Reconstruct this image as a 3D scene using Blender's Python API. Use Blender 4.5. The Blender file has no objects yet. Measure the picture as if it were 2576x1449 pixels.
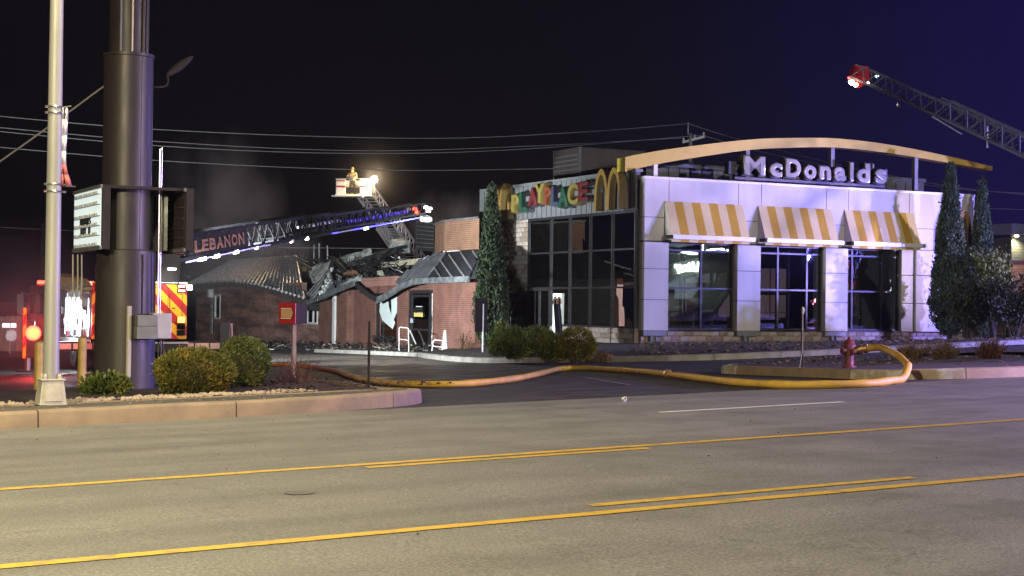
import bpy, bmesh, math, random
from mathutils import Vector, Matrix
rnd = random.Random(11)
sc = bpy.context.scene
rad = math.radians

# ------------------------------------------------------------------ camera
CAM_H = 1.40
FPX, IMW, IMH = 4000.0, 2576.0, 1449.0
ROLL, PITCH = 0.012, math.atan(45.5 / FPX)
_F = Vector((0, math.cos(PITCH), math.sin(PITCH)))
_U0 = Vector((0, -math.sin(PITCH), math.cos(PITCH)))
_R0 = Vector((1, 0, 0))
_R = _R0 * math.cos(ROLL) + _U0 * math.sin(ROLL)
_U = _U0 * math.cos(ROLL) - _R0 * math.sin(ROLL)
cam = bpy.data.cameras.new('camera')
camo = bpy.data.objects.new('camera', cam)
sc.collection.objects.link(camo)
cam.sensor_width = 36.0
cam.lens = 36.0 * FPX / IMW
cam.clip_start, cam.clip_end = 0.1, 3000.0
camo.matrix_world = Matrix(((_R.x, _U.x, -_F.x, 0), (_R.y, _U.y, -_F.y, 0), (_R.z, _U.z, -_F.z, CAM_H), (0, 0, 0, 1)))
sc.camera = camo

# ------------------------------------------------------------------ night sky, exposure
world = bpy.data.worlds.new('World')
sc.world = world
world.use_nodes = True
wn, wl = world.node_tree.nodes, world.node_tree.links
wn.clear()
w_out = wn.new('ShaderNodeOutputWorld')
w_bg = wn.new('ShaderNodeBackground')
w_sky = wn.new('ShaderNodeTexSky')
w_sky.sky_type = 'NISHITA'
w_sky.sun_disc = False
w_sky.sun_elevation = rad(-6)
w_sky.sun_rotation = rad(60)
w_mix = wn.new('ShaderNodeMix'); w_mix.data_type = 'RGBA'; w_mix.blend_type = 'ADD'
w_mix.inputs['Factor'].default_value = 1.0
w_mix.inputs[7].default_value = (0.00032, 0.00024, 0.00058, 1)
w_scl = wn.new('ShaderNodeMix'); w_scl.data_type = 'RGBA'; w_scl.blend_type = 'MULTIPLY'
w_scl.inputs['Factor'].default_value = 1.0
w_scl.inputs[7].default_value = (0.05, 0.05, 0.05, 1)
wl.new(w_sky.outputs[0], w_scl.inputs[6])
wl.new(w_scl.outputs[2], w_mix.inputs[6])
# the sky turns from near black to navy towards the right
w_tc = wn.new('ShaderNodeTexCoord'); w_sp = wn.new('ShaderNodeSeparateXYZ'); wl.new(w_tc.outputs['Generated'], w_sp.inputs[0])
w_mr = wn.new('ShaderNodeMapRange'); w_mr.interpolation_type = 'SMOOTHSTEP'
w_mr.inputs['From Min'].default_value = .02; w_mr.inputs['From Max'].default_value = .48
wl.new(w_sp.outputs[0], w_mr.inputs['Value'])
w_nv = wn.new('ShaderNodeMix'); w_nv.data_type = 'RGBA'
w_nv.inputs[7].default_value = (.0014, .0008, .0135, 1)
wl.new(w_mr.outputs[0], w_nv.inputs['Factor']); wl.new(w_mix.outputs[2], w_nv.inputs[6])
wl.new(w_nv.outputs[2], w_bg.inputs[0])
w_bg.inputs[1].default_value = 1.0
wl.new(w_bg.outputs[0], w_out.inputs[0])
sc.view_settings.view_transform = 'Standard'
sc.view_settings.look = 'None'
sc.view_settings.exposure = 2.3
sc.view_settings.gamma = 1.0
sc.cycles.use_denoising = True
try:
    sc.cycles.denoiser = 'OPENIMAGEDENOISE'
except Exception:
    pass
sc.cycles.max_bounces = 6
sc.cycles.diffuse_bounces = 2
sc.cycles.glossy_bounces = 4
sc.cycles.transparent_max_bounces = 8
sc.cycles.transmission_bounces = 4
sc.cycles.volume_bounces = 0
sc.cycles.sample_clamp_indirect = 2.0
sc.cycles.sample_clamp_direct = 0.0
sc.cycles.caustics_reflective = False
sc.cycles.caustics_refractive = False

# ------------------------------------------------------------------ site frame: a runs along the road, b across it, away from the camera
TH = rad(27.5)
CT, ST = math.cos(TH), math.sin(TH)
def W(a, b, z=0.0):
    return Vector((a * CT - b * ST, a * ST + b * CT, z))
def AB(p):
    return p.x * CT + p.y * ST, -p.x * ST + p.y * CT
def zt(a, b):
    a = max(-70.0, min(80.0, a))
    if b < 11: c = 0.0
    elif b < 19: c = -.02 * (b - 11)
    elif b < 45: c = -.16 - .034 * (b - 19)
    else: c = -1.044 - .018 * (min(b, 110) - 45)
    return .028 * a + c
def at(u, v, d):
    """point seen at (u, v) of the photograph (2576 wide) at the depth d"""
    k = _F + _R * ((u - IMW / 2) / FPX) + _U * ((IMH / 2 - v) / FPX)
    k = k / k.y
    return Vector((0, 0, CAM_H)) + k * d
def on_a(u, v, a):
    p0, p1 = at(u, v, 0), at(u, v, 1)
    a0, b0 = AB(p0); a1, b1 = AB(p1)
    t = (a - a0) / (a1 - a0)
    p = p0 + (p1 - p0) * t
    return AB(p)[1], p.z
def on_b(u, v, b):
    p0, p1 = at(u, v, 0), at(u, v, 1)
    a0, b0 = AB(p0); a1, b1 = AB(p1)
    t = (b - b0) / (b1 - b0)
    p = p0 + (p1 - p0) * t
    return AB(p)[0], p.z

# ------------------------------------------------------------------ helpers
def link(o, parent=None):
    sc.collection.objects.link(o)
    if parent is not None:
        o.parent = parent
    return o
def tag(o, label=None, cat=None, group=None, kind=None):
    if label: o['label'] = label
    if cat: o['category'] = cat
    if group: o['group'] = group
    if kind: o['kind'] = kind
    return o
def empty(name, a, b, z, label, cat, rot=0.0, group=None):
    o = bpy.data.objects.new(name, None)
    link(o)
    o.location = W(a, b, z)
    o.rotation_euler = (0, 0, TH + rot)
    return tag(o, label, cat, group)
def copy_tree(o, parent=None):
    c = o.copy(); link(c, parent)
    for ch in list(o.children):
        copy_tree(ch, c)
    return c

class MB:
    def __init__(s):
        s.v, s.f, s.m = [], [], []
    def add(s, vs, fs, m=0):
        n = len(s.v)
        s.v += [tuple(x) for x in vs]
        s.f += [tuple(i + n for i in f) for f in fs]
        s.m += [m] * len(fs)
        return s
    def box(s, x0, x1, y0, y1, z0, z1, m=0):
        return s.add([(x0, y0, z0), (x1, y0, z0), (x1, y1, z0), (x0, y1, z0), (x0, y0, z1), (x1, y0, z1), (x1, y1, z1), (x0, y1, z1)],
                     [(0, 3, 2, 1), (4, 5, 6, 7), (0, 1, 5, 4), (1, 2, 6, 5), (2, 3, 7, 6), (3, 0, 4, 7)], m)
    def ext(s, pts, vec, m=0, m2=None):
        n = len(pts); vec = Vector(vec)
        P = [Vector(p) for p in pts]
        vs = P + [p + vec for p in P]
        s.add(vs, [tuple(range(n))[::-1], tuple(range(n, 2 * n))], m)
        k = len(s.v) - 2 * n
        fs = [(i, (i + 1) % n, n + (i + 1) % n, n + i) for i in range(n)]
        s.f += [tuple(i + k for i in f) for f in fs]
        s.m += [m if m2 is None else m2] * n
        return s
    def tube(s, pts, r, n=8, m=0, caps=True):
        P = [Vector(p) for p in pts]
        rs = r if isinstance(r, (list, tuple)) else [r] * len(P)
        vs, fs = [], []
        side = None
        for i, p in enumerate(P):
            t = (P[min(i + 1, len(P) - 1)] - P[max(i - 1, 0)])
            if t.length < 1e-9: t = Vector((0, 0, 1))
            t.normalize()
            if side is None:
                side = t.cross(Vector((0, 0, 1)))
                if side.length < .05: side = t.cross(Vector((1, 0, 0)))
            side = (side - t * side.dot(t)).normalized()
            up = t.cross(side)
            for k in range(n):
                w = 2 * math.pi * k / n
                vs.append(p + (side * math.cos(w) + up * math.sin(w)) * rs[i])
        for i in range(len(P) - 1):
            for k in range(n):
                a0, a1 = i * n + k, i * n + (k + 1) % n
                fs.append((a0, a1, a1 + n, a0 + n))
        if caps:
            fs.append(tuple(range(n))[::-1]); fs.append(tuple(range((len(P) - 1) * n, len(P) * n)))
        return s.add(vs, fs, m)
    def bar(s, p, q, w, h, m=0, up=(0, 0, 1)):
        p, q, up = Vector(p), Vector(q), Vector(up)
        t = (q - p).normalized()
        sd = t.cross(up)
        if sd.length < .02: sd = t.cross(Vector((1, 0, 0)))
        sd.normalize(); u2 = sd.cross(t)
        vs = []
        for e in (p, q):
            for (i, j) in ((-1, -1), (1, -1), (1, 1), (-1, 1)):
                vs.append(e + sd * (i * w / 2) + u2 * (j * h / 2))
        return s.add(vs, [(0, 3, 2, 1), (4, 5, 6, 7), (0, 1, 5, 4), (1, 2, 6, 5), (2, 3, 7, 6), (3, 0, 4, 7)], m)
    def lathe(s, prof, n=16, c=(0, 0, 0), m=0, axis='z'):
        vs, fs = [], []
        for (r, z) in prof:
            for k in range(n):
                w = 2 * math.pi * k / n
                x, y = r * math.cos(w), r * math.sin(w)
                if axis == 'z': vs.append((c[0] + x, c[1] + y, c[2] + z))
                elif axis == 'y': vs.append((c[0] + x, c[1] + z, c[2] + y))
                else: vs.append((c[0] + z, c[1] + x, c[2] + y))
        for i in range(len(prof) - 1):
            for k in range(n):
                a0, a1 = i * n + k, i * n + (k + 1) % n
                fs.append((a0, a1, a1 + n, a0 + n))
        fs.append(tuple(range(n))[::-1]); fs.append(tuple(range((len(prof) - 1) * n, len(prof) * n)))
        return s.add(vs, fs, m)
    def quad(s, *p, m=0):
        return s.add(p, [tuple(range(len(p)))], m)
    def mesh(s, name, mats):
        me = bpy.data.meshes.new(name)
        me.from_pydata(s.v, [], s.f)
        for mt in (mats if isinstance(mats, (list, tuple)) else [mats]):
            me.materials.append(mt)
        me.polygons.foreach_set('material_index', s.m)
        return me
    def build(s, name, mats, parent=None, smooth=False, bevel=0.0, fix=True):
        me = s.mesh(name, mats)
        if fix:
            bm = bmesh.new(); bm.from_mesh(me)
            bmesh.ops.recalc_face_normals(bm, faces=bm.faces)
            bm.to_mesh(me); bm.free()
        o = bpy.data.objects.new(name, me)
        link(o, parent)
        if smooth:
            me.polygons.foreach_set('use_smooth', [True] * len(me.polygons))
            try: me.set_sharp_from_angle(angle=rad(40))
            except Exception: pass
        if bevel:
            b = o.modifiers.new('bevel', 'BEVEL'); b.width = bevel; b.segments = 2; b.limit_method = 'ANGLE'; b.angle_limit = rad(40)
        return o

# ------------------------------------------------------------------ materials
def new_mat(name):
    m = bpy.data.materials.new(name); m.use_nodes = True
    nt = m.node_tree
    return m, nt, nt.nodes, nt.links, nt.nodes['Principled BSDF']
def rgb(c): return (c[0], c[1], c[2], 1.0)
def coords(N, L, scale=(1, 1, 1), gen='Object'):
    tc = N.new('ShaderNodeTexCoord'); mp = N.new('ShaderNodeMapping')
    mp.inputs['Scale'].default_value = scale
    L.new(tc.outputs[gen], mp.inputs['Vector'])
    return mp.outputs['Vector']
def noise(N, L, vec, scale, detail=4.0, rough=.55):
    n = N.new('ShaderNodeTexNoise')
    n.inputs['Scale'].default_value = scale; n.inputs['Detail'].default_value = detail; n.inputs['Roughness'].default_value = rough
    L.new(vec, n.inputs['Vector'])
    return n.outputs['Fac']
def ramp(N, L, fac, stops):
    r = N.new('ShaderNodeValToRGB'); e = r.color_ramp.elements
    while len(e) < len(stops): e.new(.5)
    for i, (p, c) in enumerate(stops):
        e[i].position = p; e[i].color = rgb(c) if not isinstance(c, (int, float)) else (c, c, c, 1)
    L.new(fac, r.inputs['Fac'])
    return r.outputs['Color']
def mixc(N, L, fac, c1, c2, mode='MIX'):
    m = N.new('ShaderNodeMix'); m.data_type = 'RGBA'; m.blend_type = mode
    for sock, val in ((m.inputs['Factor'], fac), (m.inputs[6], c1), (m.inputs[7], c2)):
        if hasattr(val, 'is_linked'): L.new(val, sock)
        elif isinstance(val, (int, float)): sock.default_value = val
        else: sock.default_value = rgb(val)
    return m.outputs[2]
def bump(N, L, B, h, strength, dist=.02):
    b = N.new('ShaderNodeBump'); b.inputs['Strength'].default_value = strength; b.inputs['Distance'].default_value = dist
    L.new(h, b.inputs['Height']); L.new(b.outputs['Normal'], B.inputs['Normal'])
def mat(name, col, col2=None, rough=.6, metal=0.0, ns=5.0, st=(1, 1, 1), bmp=0.0, bs=40.0, r2=None, spec=.5, lo=.35, hi=.65, coat=0.0):
    m, nt, N, L, B = new_mat(name)
    v = coords(N, L, st)
    if col2 is None: col2 = tuple(c * .78 for c in col)
    f = noise(N, L, v, ns)
    L.new(ramp(N, L, f, [(lo, col), (hi, col2)]), B.inputs['Base Color'])
    B.inputs['Metallic'].default_value = metal
    B.inputs['Specular IOR Level'].default_value = spec
    B.inputs['Coat Weight'].default_value = coat
    if r2 is None: B.inputs['Roughness'].default_value = rough
    else:
        f2 = noise(N, L, v, ns * 2.3)
        L.new(ramp(N, L, f2, [(.35, rough), (.65, r2)]), B.inputs['Roughness'])
    if bmp: bump(N, L, B, noise(N, L, v, bs, 3), bmp)
    return m
def glow(name, col, strength):
    m, nt, N, L, B = new_mat(name)
    B.inputs['Base Color'].default_value = rgb(tuple(min(1, c) for c in col))
    B.inputs['Emission Color'].default_value = rgb(col)
    B.inputs['Emission Strength'].default_value = strength
    B.inputs['Roughness'].default_value = .4
    return m

def m_asphalt(name, c_lo, c_hi, r_lo, r_hi, speck=.5, streak=True, spec=.3):
    m, nt, N, L, B = new_mat(name)
    v = coords(N, L)
    vs = coords(N, L, (.06, 1.1, 1))
    fine = noise(N, L, v, 55, 2, .7)
    mid = noise(N, L, v, 1.3, 5, .6)
    big = noise(N, L, vs, .9, 4, .6)
    c1 = ramp(N, L, mid, [(.3, c_lo), (.7, c_hi)])
    c2 = ramp(N, L, big, [(.30, (.82, .81, .80)), (.62, (1.05, 1.05, 1.05))])
    c = mixc(N, L, 1.0, c1, c2, 'MULTIPLY') if streak else c1
    if streak:
        v4 = coords(N, L, (.02, 1.0, 1)); lane = noise(N, L, v4, 1.6, 3, .5)
        c = mixc(N, L, 1.0, c, ramp(N, L, lane, [(.34, (.88, .88, .88)), (.5, (1, 1, 1)), (.68, (1.06, 1.06, 1.05))]), 'MULTIPLY')
        blot = noise(N, L, coords(N, L, (.35, 1.2, 1)), 2.6, 6, .7)
        c = mixc(N, L, 1.0, c, ramp(N, L, blot, [(.25, (.6, .59, .58)), (.34, (1, 1, 1))]), 'MULTIPLY')
    c3 = ramp(N, L, fine, [(.3, (1 - speck * .75,) * 3), (.52, (1, 1, 1)), (.75, (1 + speck,) * 3)])
    c = mixc(N, L, 1.0, c, c3, 'MULTIPLY')
    vo = N.new('ShaderNodeTexVoronoi'); vo.feature = 'DISTANCE_TO_EDGE'; vo.inputs['Scale'].default_value = .17
    wv = noise(N, L, v, .8, 4)
    wm = N.new('ShaderNodeVectorMath'); wm.operation = 'ADD'
    sc2 = N.new('ShaderNodeVectorMath'); sc2.operation = 'SCALE'; sc2.inputs[3].default_value = 2.2
    nz = N.new('ShaderNodeTexNoise'); nz.inputs['Scale'].default_value = .7; nz.inputs['Detail'].default_value = 5
    L.new(v, nz.inputs['Vector']); L.new(nz.outputs['Color'], sc2.inputs[0])
    L.new(v, wm.inputs[0]); L.new(sc2.outputs[0], wm.inputs[1]); L.new(wm.outputs[0], vo.inputs['Vector'])
    ck = ramp(N, L, vo.outputs['Distance'], [(.0, .62), (.004, 1.0)])
    c = mixc(N, L, .6, c, ck, 'MULTIPLY')
    L.new(c, B.inputs['Base Color'])
    L.new(ramp(N, L, mid, [(.35, r_lo), (.62, r_hi)]), B.inputs['Roughness'])
    B.inputs['Specular IOR Level'].default_value = spec
    bump(N, L, B, fine, .35, .006)
    return m
def m_brick(name, c1, c2, mortar, soot=0.0, sootcol=(.012, .011, .012), sc_=1.0, lo=.42, hi=.6):
    m, nt, N, L, B = new_mat(name)
    tc = N.new('ShaderNodeTexCoord')
    sp = N.new('ShaderNodeSeparateXYZ'); L.new(tc.outputs['Object'], sp.inputs[0])
    ad = N.new('ShaderNodeMath'); ad.operation = 'ADD'; L.new(sp.outputs[0], ad.inputs[0]); L.new(sp.outputs[1], ad.inputs[1])
    cb = N.new('ShaderNodeCombineXYZ'); L.new(ad.outputs[0], cb.inputs[0]); L.new(sp.outputs[2], cb.inputs[1])
    br = N.new('ShaderNodeTexBrick'); L.new(cb.outputs[0], br.inputs['Vector'])
    br.inputs['Color1'].default_value = rgb(c1); br.inputs['Color2'].default_value = rgb(c2); br.inputs['Mortar'].default_value = rgb(mortar)
    br.inputs['Scale'].default_value = 1.0
    br.inputs['Brick Width'].default_value = .24 * sc_; br.inputs['Row Height'].default_value = .085 * sc_
    br.inputs['Mortar Size'].default_value = .011; br.inputs['Bias'].default_value = -.1
    c = br.outputs['Color']
    n1 = noise(N, L, tc.outputs['Object'], 1.6, 6)
    c = mixc(N, L, 1.0, c, ramp(N, L, n1, [(.3, (.68, .66, .66)), (.7, (1.15, 1.12, 1.1))]), 'MULTIPLY')
    if soot:
        v2 = coords(N, L, (.25, .14, 1.5))
        n2 = noise(N, L, v2, 1.5, 7, .68)
        c = mixc(N, L, ramp(N, L, n2, [(lo, 0.0), (hi, soot)]), c, sootcol)
        vf = noise(N, L, coords(N, L, (1, 1, .6)), 3.2, 8, .75)
        c = mixc(N, L, ramp(N, L, vf, [(.63, 0.0), (.75, .5)]), c, (.32, .33, .34))
    L.new(c, B.inputs['Base Color'])
    B.inputs['Roughness'].default_value = .75
    bump(N, L, B, br.outputs['Fac'], -.5, .012)
    return m
def m_leaf(name, cols, scale=6.0, rough=.6):
    m, nt, N, L, B = new_mat(name)
    v = coords(N, L)
    a = noise(N, L, v, scale, 3)
    b2 = noise(N, L, v, scale * 9, 2)
    n = len(cols)
    c = ramp(N, L, a, [(.3 + .4 * i / (n - 1), cols[i]) for i in range(n)])
    c = mixc(N, L, 1.0, c, ramp(N, L, b2, [(.35, (.55, .55, .55)), (.65, (1.35, 1.35, 1.3))]), 'MULTIPLY')
    L.new(c, B.inputs['Base Color']); B.inputs['Roughness'].default_value = rough
    B.inputs['Specular IOR Level'].default_value = .25
    return m
def m_glass(name, tint=(.03, .035, .05), trans=.30, rough=.01):
    m, nt, N, L, B = new_mat(name)
    N.remove(B)
    out = [n for n in N if n.type == 'OUTPUT_MATERIAL'][0]
    tr = N.new('ShaderNodeBsdfTransparent'); tr.inputs[0].default_value = (trans, trans, trans * 1.03, 1)
    gl = N.new('ShaderNodeBsdfGlossy'); gl.inputs['Color'].default_value = (.95, .97, 1, 1); gl.inputs['Roughness'].default_value = rough
    fr = N.new('ShaderNodeFresnel'); fr.inputs['IOR'].default_value = 1.85
    mx = N.new('ShaderNodeMixShader')
    v = coords(N, L)
    bm_ = N.new('ShaderNodeBump'); bm_.inputs['Strength'].default_value = .025; bm_.inputs['Distance'].default_value = .05
    L.new(noise(N, L, v, 1.1, 1), bm_.inputs['Height'])
    L.new(bm_.outputs[0], gl.inputs['Normal'])
    L.new(fr.outputs[0], mx.inputs[0]); L.new(tr.outputs[0], mx.inputs[1]); L.new(gl.outputs[0], mx.inputs[2])
    L.new(mx.outputs[0], out.inputs[0])
    return m
def m_chevron():
    m, nt, N, L, B = new_mat('chevron_stripes')
    tc = N.new('ShaderNodeTexCoord'); sp = N.new('ShaderNodeSeparateXYZ'); L.new(tc.outputs['Object'], sp.inputs[0])
    ab = N.new('ShaderNodeMath'); ab.operation = 'ABSOLUTE'; L.new(sp.outputs[0], ab.inputs[0])
    ad = N.new('ShaderNodeMath'); ad.operation = 'ADD'; L.new(ab.outputs[0], ad.inputs[0]); L.new(sp.outputs[2], ad.inputs[1])
    dv = N.new('ShaderNodeMath'); dv.operation = 'MULTIPLY'; L.new(ad.outputs[0], dv.inputs[0]); dv.inputs[1].default_value = 1.55
    fr = N.new('ShaderNodeMath'); fr.operation = 'FRACT'; L.new(dv.outputs[0], fr.inputs[0])
    c = ramp(N, L, fr.outputs[0], [(0, (.50, .014, .012)), (.5, (.92, .50, .012))])
    for n in N:
        if n.type == 'VALTORGB': n.color_ramp.interpolation = 'CONSTANT'
    L.new(c, B.inputs['Base Color']); B.inputs['Roughness'].default_value = .35
    return m

M = {}
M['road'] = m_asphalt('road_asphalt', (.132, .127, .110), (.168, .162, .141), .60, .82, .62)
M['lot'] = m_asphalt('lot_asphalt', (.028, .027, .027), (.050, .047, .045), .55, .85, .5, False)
M['verge'] = m_asphalt('verge_asphalt', (.07, .064, .054), (.125, .112, .092), .7, .85, .6, False)
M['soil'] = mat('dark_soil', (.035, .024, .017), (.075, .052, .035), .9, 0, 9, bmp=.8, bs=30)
M['mulch'] = mat('brown_mulch', (.050, .028, .018), (.020, .012, .009), .95, 0, 30, bmp=1, bs=60)
M['yellow_line'] = mat('yellow_road_paint', (.50, .30, .016), (.24, .17, .05), .6, 0, 9, bmp=.2, bs=80, lo=.50, hi=.72)
M['white_line'] = mat('white_road_paint', (.70, .69, .62), (.50, .49, .44), .6, 0, 14)
M['kerb'] = mat('kerb_concrete', (.27, .195, .12), (.19, .14, .092), .85, 0, 2.5, bmp=.35, bs=70)
M['kerb_pale'] = mat('pale_kerb_concrete', (.31, .29, .26), (.20, .185, .165), .85, 0, 2.5, bmp=.35, bs=60)
M['kerb_stained'] = mat('scuffed_kerb_concrete', (.33, .26, .19), (.50, .47, .46), .8, 0, 4, bmp=.4, bs=60, lo=.45, hi=.62)
M['concrete'] = mat('grey_concrete', (.40, .39, .37), (.28, .27, .25), .85, 0, 4, bmp=.3, bs=60)
M['galv'] = mat('pale_pole_metal', (.31, .30, .265), (.25, .245, .22), .42, .15, 3, (1, 1, .25), r2=.55)
M['cast'] = mat('cast_pole_base', (.46, .43, .34), (.36, .33, .27), .55, .1, 6, bmp=.2)
M['steel'] = mat('bare_steel', (.55, .56, .57), (.42, .43, .45), .3, .9, 6)
M['brown_steel'] = mat('brown_painted_steel', (.058, .047, .043), (.040, .033, .031), .40, .25, 2.5, (1, 1, .3), r2=.5)
M['brown_dark'] = mat('dark_brown_paint', (.045, .036, .033), (.034, .028, .026), .75, 0, 5, spec=.12)
M['stripe_pale'] = mat('pale_conduit', (.62, .55, .38), (.5, .45, .33), .4, .2, 4)
M['grey_box'] = mat('grey_electrical_box', (.20, .205, .19), (.16, .165, .155), .5, .1, 5)
M['lilac_box'] = mat('pale_electrical_box', (.42, .41, .42), (.36, .35, .37), .4, .1, 5)
M['black'] = mat('black_paint', (.012, .012, .013), (.02, .02, .02), .45, 0, 8)
M['rubber'] = mat('tyre_rubber', (.018, .018, .018), (.028, .027, .027), .8, 0, 12)
M['char'] = mat('charred_wood', (.008, .008, .008), (.03, .028, .027), .85, 0, 9, bmp=.8, bs=25)
M['bollard'] = mat('yellow_bollard_paint', (.62, .42, .10), (.48, .31, .075), .5, 0, 4, bmp=.15)
M['hose'] = mat('yellow_hose_jacket', (.60, .35, .045), (.42, .25, .05), .55, 0, 3.2, bmp=.25, bs=120)
M['red_paint'] = mat('red_paint', (.42, .02, .022), (.30, .017, .02), .35, 0, 5, coat=.3)
M['hydrant_red'] = mat('worn_red_paint', (.15, .018, .018), (.075, .018, .02), .5, 0, 12, bmp=.3)
M['orange_metal'] = mat('coupling_metal', (.45, .25, .13), (.3, .17, .1), .35, .7, 8)
M['white_panel'] = mat('white_cladding', (.58, .575, .57), (.48, .475, .465), .55, 0, 1.6, (1, 1, .22), bmp=.06, bs=200, lo=.38, hi=.78)
M['coping'] = mat('coping_metal', (.76, .75, .77), (.70, .69, .71), .4, .1, 3)
M['fascia'] = mat('grey_metal_panel', (.20, .212, .218), (.16, .17, .176), .5, .1, 2)
M['fascia_dark'] = mat('dark_batten', (.09, .09, .10), None, .5, .1)
M['beam'] = mat('golden_beam_metal', (.60, .45, .055), (.55, .41, .05), .45, 0, 1.5)
M['beam_soffit'] = mat('beam_soffit_metal', (.62, .44, .13), (.55, .38, .12), .45, 0, 2)
M['awning_y'] = mat('ochre_canvas', (.53, .325, .022), (.45, .27, .02), .75, 0, 30, bmp=.1, bs=150)
M['awning_w'] = mat('cream_canvas', (.70, .60, .30), (.64, .54, .27), .75, 0, 30, bmp=.1, bs=150)
M['bronze'] = mat('bronze_window_frame', (.040, .037, .040), (.05, .046, .05), .4, .4, 4)
M['frame_grey'] = mat('grey_window_frame', (.030, .030, .034), (.04, .04, .045), .4, .3, 4)
M['glass'] = m_glass('tinted_glass')
M['glass_clear'] = m_glass('plain_glass', trans=.8)
M['interior'] = mat('dim_room_wall', (.10, .09, .085), (.06, .055, .055), .8, 0, 1.2)
M['interior_pale'] = mat('pale_room_panel', (.45, .42, .40), (.30, .28, .27), .7, 0, 2)
M['stone_a'] = mat('split_stone', (.42, .36, .31), (.31, .26, .225), .85, 0, 5, bmp=.7, bs=22)
M['stone_b'] = mat('brown_split_stone', (.30, .235, .19), (.22, .17, .135), .85, 0, 5, bmp=.7, bs=22)
M['stone_c'] = mat('pale_split_stone', (.46, .41, .365), (.36, .315, .28), .85, 0, 5, bmp=.7, bs=22)
M['stone_soot'] = mat('scorched_split_stone', (.12, .075, .06), (.055, .038, .033), .85, 0, 5, bmp=.7, bs=22)
M['letter_silver'] = mat('silver_letter_face', (.44, .42, .37), (.38, .36, .32), .22, .2, 3, coat=.6)
M['letter_side'] = mat('black_letter_return', (.014, .014, .016), None, .4, .1)
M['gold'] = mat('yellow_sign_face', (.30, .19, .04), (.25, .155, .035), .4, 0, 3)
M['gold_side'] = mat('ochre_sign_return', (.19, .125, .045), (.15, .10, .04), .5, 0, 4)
M['l_yellow'] = mat('yellow_letter', (.25, .20, .05), (.2, .16, .04), .4, 0, 3)
M['l_green'] = mat('green_letter', (.025, .085, .05), (.02, .07, .04), .4, 0, 3)
M['l_red'] = mat('red_letter', (.14, .022, .026), (.11, .02, .022), .4, 0, 3)
M['l_orange'] = mat('orange_letter', (.20, .06, .025), (.16, .05, .02), .4, 0, 3)
M['l_blue'] = mat('blue_letter', (.055, .065, .12), (.04, .055, .1), .4, 0, 3)
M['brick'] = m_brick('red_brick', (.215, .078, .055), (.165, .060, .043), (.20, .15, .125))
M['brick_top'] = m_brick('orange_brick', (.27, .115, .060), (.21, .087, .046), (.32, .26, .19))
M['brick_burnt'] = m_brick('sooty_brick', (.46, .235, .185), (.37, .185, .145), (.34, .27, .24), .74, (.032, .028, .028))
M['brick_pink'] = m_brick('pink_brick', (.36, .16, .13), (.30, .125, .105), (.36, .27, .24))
M['roof_metal'] = mat('grey_roof_metal', (.16, .162, .17), (.055, .055, .058), .55, .1, 1.2, (1, .35, 1), bmp=.1, lo=.38, hi=.66)
M['seam'] = mat('pale_seam_metal', (.42, .43, .45), (.22, .22, .23), .45, .3, 3)  # lighter than the roof sheets so the ribs stand out
M['roof_dark'] = mat('dark_roof_metal', (.026, .028, .031), (.017, .018, .020), .8, 0, 2, spec=.15)
M['roof_edge'] = mat('grey_green_fascia_metal', (.27, .295, .305), (.13, .14, .145), .45, .35, 3, bmp=.2, lo=.4, hi=.62)
M['sheet'] = mat('peeling_sheet_metal', (.56, .60, .57), (.26, .27, .255), .5, .2, 2.2, bmp=.3, lo=.46, hi=.6)
M['sheet_dark'] = mat('bent_grey_sheet', (.22, .235, .25), (.13, .14, .15), .4, .4, 3, bmp=.2)
M['insul'] = mat('yellowed_board', (.58, .52, .36), (.40, .35, .24), .8, 0, 4)
M['orange_wood'] = mat('broken_orange_board', (.40, .19, .09), (.26, .12, .06), .8, 0, 5)
M['white_paint'] = mat('white_paint', (.76, .76, .74), (.66, .66, .65), .5, 0, 4)
M['film'] = mat('hanging_plastic_film', (.80, .90, .87), (.68, .80, .78), .35, 0, 3)
M['cream'] = mat('cream_wall', (.45, .44, .36), (.36, .35, .29), .7, 0, 3)
M['chevron'] = m_chevron()
M['truck_silver'] = mat('brushed_truck_metal', (.46, .48, .50), (.36, .38, .40), .32, .7, 3)
M['truck_black'] = mat('black_truck_paint', (.015, .015, .017), (.022, .022, .025), .3, .1, 4, coat=.4)
M['ladder_grey'] = mat('dark_ladder_metal', (.022, .022, .024), (.015, .015, .016), .75, 0, 4, spec=.25)
M['ladder_mid'] = mat('grey_ladder_metal', (.060, .060, .064), (.042, .042, .045), .6, .1, 4)
M['ladder_white'] = mat('white_ladder_paint', (.85, .82, .86), (.75, .72, .76), .45, 0, 4)
M['gold_leaf'] = mat('gold_leaf_lettering', (.48, .22, .035), (.38, .17, .03), .6, 0, 6)
M['amber_plate'] = mat('orange_reflective_strip', (.85, .50, .36), (.75, .42, .30), .4, 0, 6)
M['tarp'] = mat('ochre_cover', (.52, .36, .09), (.40, .27, .07), .8, 0, 5, bmp=.5, bs=12)
M['coat'] = mat('tan_bunker_gear', (.36, .26, .13), (.28, .2, .1), .85, 0, 9)
M['skin'] = mat('skin', (.50, .33, .25), (.45, .29, .22), .6, 0, 5)
M['wood_pole'] = mat('weathered_pole_wood', (.27, .24, .22), (.18, .16, .145), .85, 0, 6, (1, 1, .15))
M['wire'] = mat('grey_wire', (.42, .41, .40), None, .5, .3)
M['fence'] = mat('fence_wood', (.20, .12, .09), (.14, .085, .065), .85, 0, 6, (1, 1, .2))
M['leaf_gold'] = m_leaf('gold_green_needles', [(.06, .072, .012), (.14, .135, .022), (.24, .17, .032)], 3.0)
M['leaf_green'] = m_leaf('green_needles', [(.045, .068, .018), (.10, .125, .028), (.16, .165, .038)], 3.0)
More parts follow.
